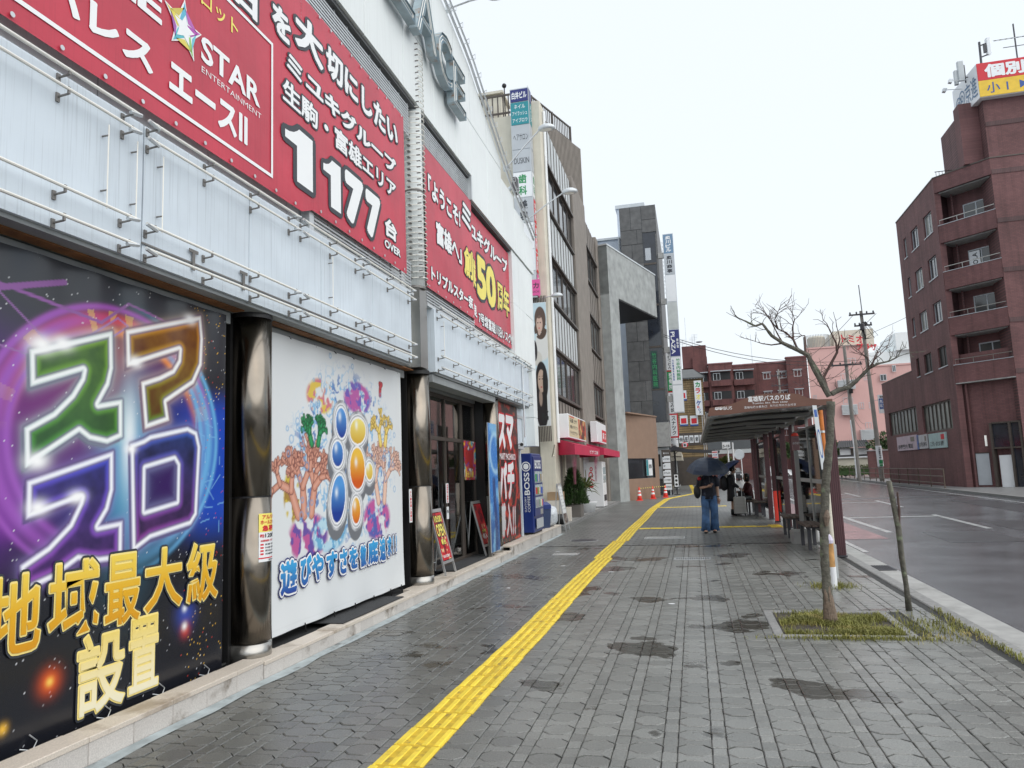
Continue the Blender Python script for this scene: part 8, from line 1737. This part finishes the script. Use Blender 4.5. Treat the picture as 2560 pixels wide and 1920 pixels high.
# standing passenger with backpack and suitcase, seen from the side
pz = thing('person', 'standing person in black coat and mask with a backpack holding a suitcase', 'person', (1.14, 25.2, 0), 'people at the stop')
qx, qy = 1.15, 25.25
J2 = {'pel': ((qx, qy, .82), (.10, .12)), 'wai': ((qx, qy, .97), (.09, .11)), 'che': ((qx + .01, qy, 1.16), (.10, .14)), 'nk0': ((qx + .03, qy, 1.29), .06), 'nk1': ((qx + .06, qy, 1.35), .045), 'sL': ((qx + .01, qy - .15, 1.24), .048), 'eL': ((qx + .08, qy - .17, 1.01), .038), 'wL': ((qx + .24, qy - .10, .86), .026), 'sR': ((qx + .01, qy + .15, 1.24), .048), 'eR': ((qx - .02, qy + .17, 1.0), .038), 'wR': ((qx + .08, qy + .1, 1.10), .026),
      'hL': ((qx, qy - .075, .76), .075), 'kL': ((qx + .01, qy - .08, .43), .052), 'aL': ((qx - .02, qy - .08, .08), .036), 'hR': ((qx, qy + .075, .76), .075), 'kR': ((qx + .02, qy + .08, .43), .052), 'aR': ((qx + .03, qy + .08, .08), .036)}
skinmesh('body', J2, E_, 'pel', m_skin, pz); head(pz, (qx + .10, qy, 1.46), (1, -.25, -.12), .04, True); hand(pz, (qx + .24, qy - .10, .86), (.7, 0, -.5), 1); hand(pz, (qx + .08, qy + .1, 1.10), (.2, 0, .8), 1)
loft('coat', [((qx, qy, .45), .155, .20), ((qx, qy, .62), .15, .19), ((qx, qy, .85), .135, .17), ((qx, qy, 1.0), .125, .16), ((qx + .005, qy, 1.18), .13, .18), ((qx + .02, qy, 1.26), .11, .17), ((qx + .035, qy, 1.32), .065, .075)], m_coat, pz)
for s, e, w_ in ((-1, 'eL', 'wL'), (1, 'eR', 'wR')): MB().tube([(qx + .01, qy + s * .13, 1.25), J2[e][0], [a * .8 + c * .2 for a, c in zip(J2[w_][0], J2[e][0])]], [.062, .056, .05], 10).build('sleeve', m_coat, pz, smooth=True)
for s, a in ((-1, 'aL'), (1, 'aR')): a_ = J2[a][0]; MB().tube([(a_[0], a_[1], .02), (a_[0], a_[1], .20)], [.05, .048], 10).ball((a_[0] + .05, a_[1], .045), .09, 10, 7, 1.1, .5, .5).build('boot', m_black, pz, smooth=True)
bp = thing('backpack', 'bulky dark backpack on the standing passenger', 'backpack', (.95, 25.25, 1.05)); MB().ball((qx - .22, qy, 1.03), .17, 14, 10, .85, 1.0, 1.45).build('body', m_coat, bp, smooth=True); MB().ball((qx - .33, qy, .96), .09, 10, 8, .7, 1.3, 1.3).build('front_pocket', M('backpack_plum', (.03, .02, .03), .7), bp, smooth=True); MB().tube([(qx - .12, qy - .1, 1.28), (qx + .02, qy - .12, 1.30), (qx + .10, qy - .13, 1.12), (qx - .08, qy - .12, .9)], .016, 6).build('strap', m_black, bp)
umbrella('blue folding umbrella tilted behind the standing passenger', (.98, 25.35, 1.62), (-.62, .1, .78), .46, .22, m_umb2, (1.24, 25.34, 1.22))
sc = thing('suitcase', 'silver wheeled suitcase with a raised handle in front of the passenger', 'suitcase', (1.36, 24.95, 0)); MB().bev(1.17, 1.55, 24.84, 25.06, .075, .60, .035).build('shell', m_case, sc)
for z in (.25, .36, .46): MB().box(1.168, 1.552, 24.836, 25.064, z, z + .008).build('groove', m_steel, sc)
MB().tube([(1.24, 24.95, .6), (1.24, 24.95, .88), (1.44, 24.95, .88), (1.44, 24.95, .6)], .012, 6).build('handle', m_lightsteel, sc)
for x in (1.22, 1.50):
    for y in (24.88, 25.02): MB().tube([(x - .012, y, .038), (x + .012, y, .038)], .037, 10).build('wheel', m_black, sc)
MB().box(1.18, 1.54, 24.85, 25.05, .055, .074).build('base', m_black, sc)
# seated passengers
def seated(label, x, y, top, leg, rz_, bag=True):
    t = thing('person', label, 'person', (0, 0, 0), 'people at the stop')
    Jt = {'pel': ((0, 0, .54), (.12, .11)), 'wai': ((0, .0, .68), (.11, .10)), 'che': ((0, -.02, .86), (.14, .10)), 'nk0': ((0, -.03, .99), .06), 'nk1': ((0, -.05, 1.06), .045), 'sL': ((.155, -.02, .95), .048), 'eL': ((.18, -.1, .74), .038), 'wL': ((.06, -.30, .70), .027), 'sR': ((-.155, -.02, .95), .048), 'eR': ((-.18, -.1, .74), .038), 'wR': ((-.06, -.30, .70), .027),
          'hL': ((.085, -.05, .52), .085), 'kL': ((.10, -.42, .50), .058), 'aL': ((.10, -.40, .08), .038), 'hR': ((-.085, -.05, .52), .085), 'kR': ((-.10, -.42, .50), .058), 'aR': ((-.10, -.40, .08), .038)}
    skinmesh('body', Jt, E_, 'pel', m_skin, t); head(t, (0, -.07, 1.19), (0, -1, -.25), .12); hand(t, (.06, -.30, .70), (-.6, -.4, .1), 1); hand(t, (-.06, -.30, .70), (.6, -.4, .1), -1)
    loft('jacket', [((0, .0, .50), .18, .14), ((0, 0, .66), .165, .13), ((0, -.02, .84), .175, .125), ((0, -.02, .95), .17, .11), ((0, -.03, 1.02), .07, .065)], top, t)
    for s in (-1, 1): MB().tube([(s * .14, -.02, .96), (s * .185, -.1, .74), (s * .09, -.27, .70)], [.062, .055, .045], 10).build('sleeve', top, t, smooth=True); MB().tube([(s * .085, 0, .53), (s * .10, -.42, .51), (s * .10, -.40, .10)], [.105, .08, .06], 10).build('trouser_leg', leg, t, smooth=True); MB().ball((s * .10, -.46, .045), .10, 10, 7, .5, 1.2, .45).build('shoe', m_black, t, smooth=True)
    t.location = (x, y, 0); t.rotation_euler = (0, 0, rz_); return t
m_beige = M('beige_jacket', (.30, .24, .17), .8, var=.15)
seated('seated person in dark red top with a black bag on the lap', 1.72, 25.75, M('dark_red_top', (.07, .015, .018), .8), m_black, R(-70)); seated('seated person in beige jacket farther along the bench', 1.76, 26.35, m_beige, m_coat, R(-75))
lb_ = thing('handbag', 'black handbag resting on the lap of the seated passenger', 'bag', (1.45, 25.65, .6)); MB().bev(1.36, 1.56, 25.50, 25.78, .57, .76, .03).build('body', m_black, lb_); MB().tube([(1.46, 25.55, .75), (1.46, 25.6, .84), (1.46, 25.7, .84), (1.46, 25.74, .75)], .01, 5).build('handle', m_black, lb_)
# distant walker with a white umbrella
dw = thing('person', 'distant person in yellow and white walking under a white umbrella', 'person', (-.98, 84, 0), 'people at the stop'); dx, dy = -.98, 84
J3 = {k: ((dx + (v[0][0] - px), dy + (v[0][1] - py), v[0][2]), v[1]) for k, v in J.items()}
skinmesh('body', J3, E_, 'pel', m_skin, dw, 1); head(dw, (dx, dy, 1.53), (0, -1, 0), .05); loft('top', [((dx, dy, .84), .19, .13), ((dx, dy, 1.05), .17, .12), ((dx, dy, 1.28), .19, .12), ((dx, dy, 1.38), .07, .07)], M('mustard_top', (.42, .33, .05), .8), dw)
for s, k_, a_ in ((1, 'kL', 'aL'), (-1, 'kR', 'aR')): MB().tube([(dx + s * .09, dy, .86), J3[k_][0], J3[a_][0]], [.12, .11, .13], 10).build('trouser_leg', m_signw, dw, smooth=True)
umbrella('small white umbrella far down the pavement', (dx - .05, dy, 1.98), (-.25, 0, 1), .48, .25, m_signw, (dx + .08, dy - .1, 1.2))
# small litter and weeds that catch the eye on the walk
for k, (x, y) in enumerate(((-.35, 9.0), (-1.35, 11.8), (-2.6, 10.2), (-2.25, 12.6), (-2.75, 14.9))):
    o = MB().prism([(x + .05 * math.cos(q_) * random.uniform(.5, 1), y + .035 * math.sin(q_) * random.uniform(.5, 1), .0025) for q_ in [2 * math.pi * i / 9 for i in range(9)]], (0, 0, .002)).build('paper_scrap', m_signw)
    tag(o, ('flattened white paper scrap on the middle pavers', 'tiny white scrap right of the yellow path', 'white scrap on dark pavers near the second pillar', 'white scrap close to the yellow path', 'white scrap on the pavers before the red poster')[k], 'litter', 'paper scraps')
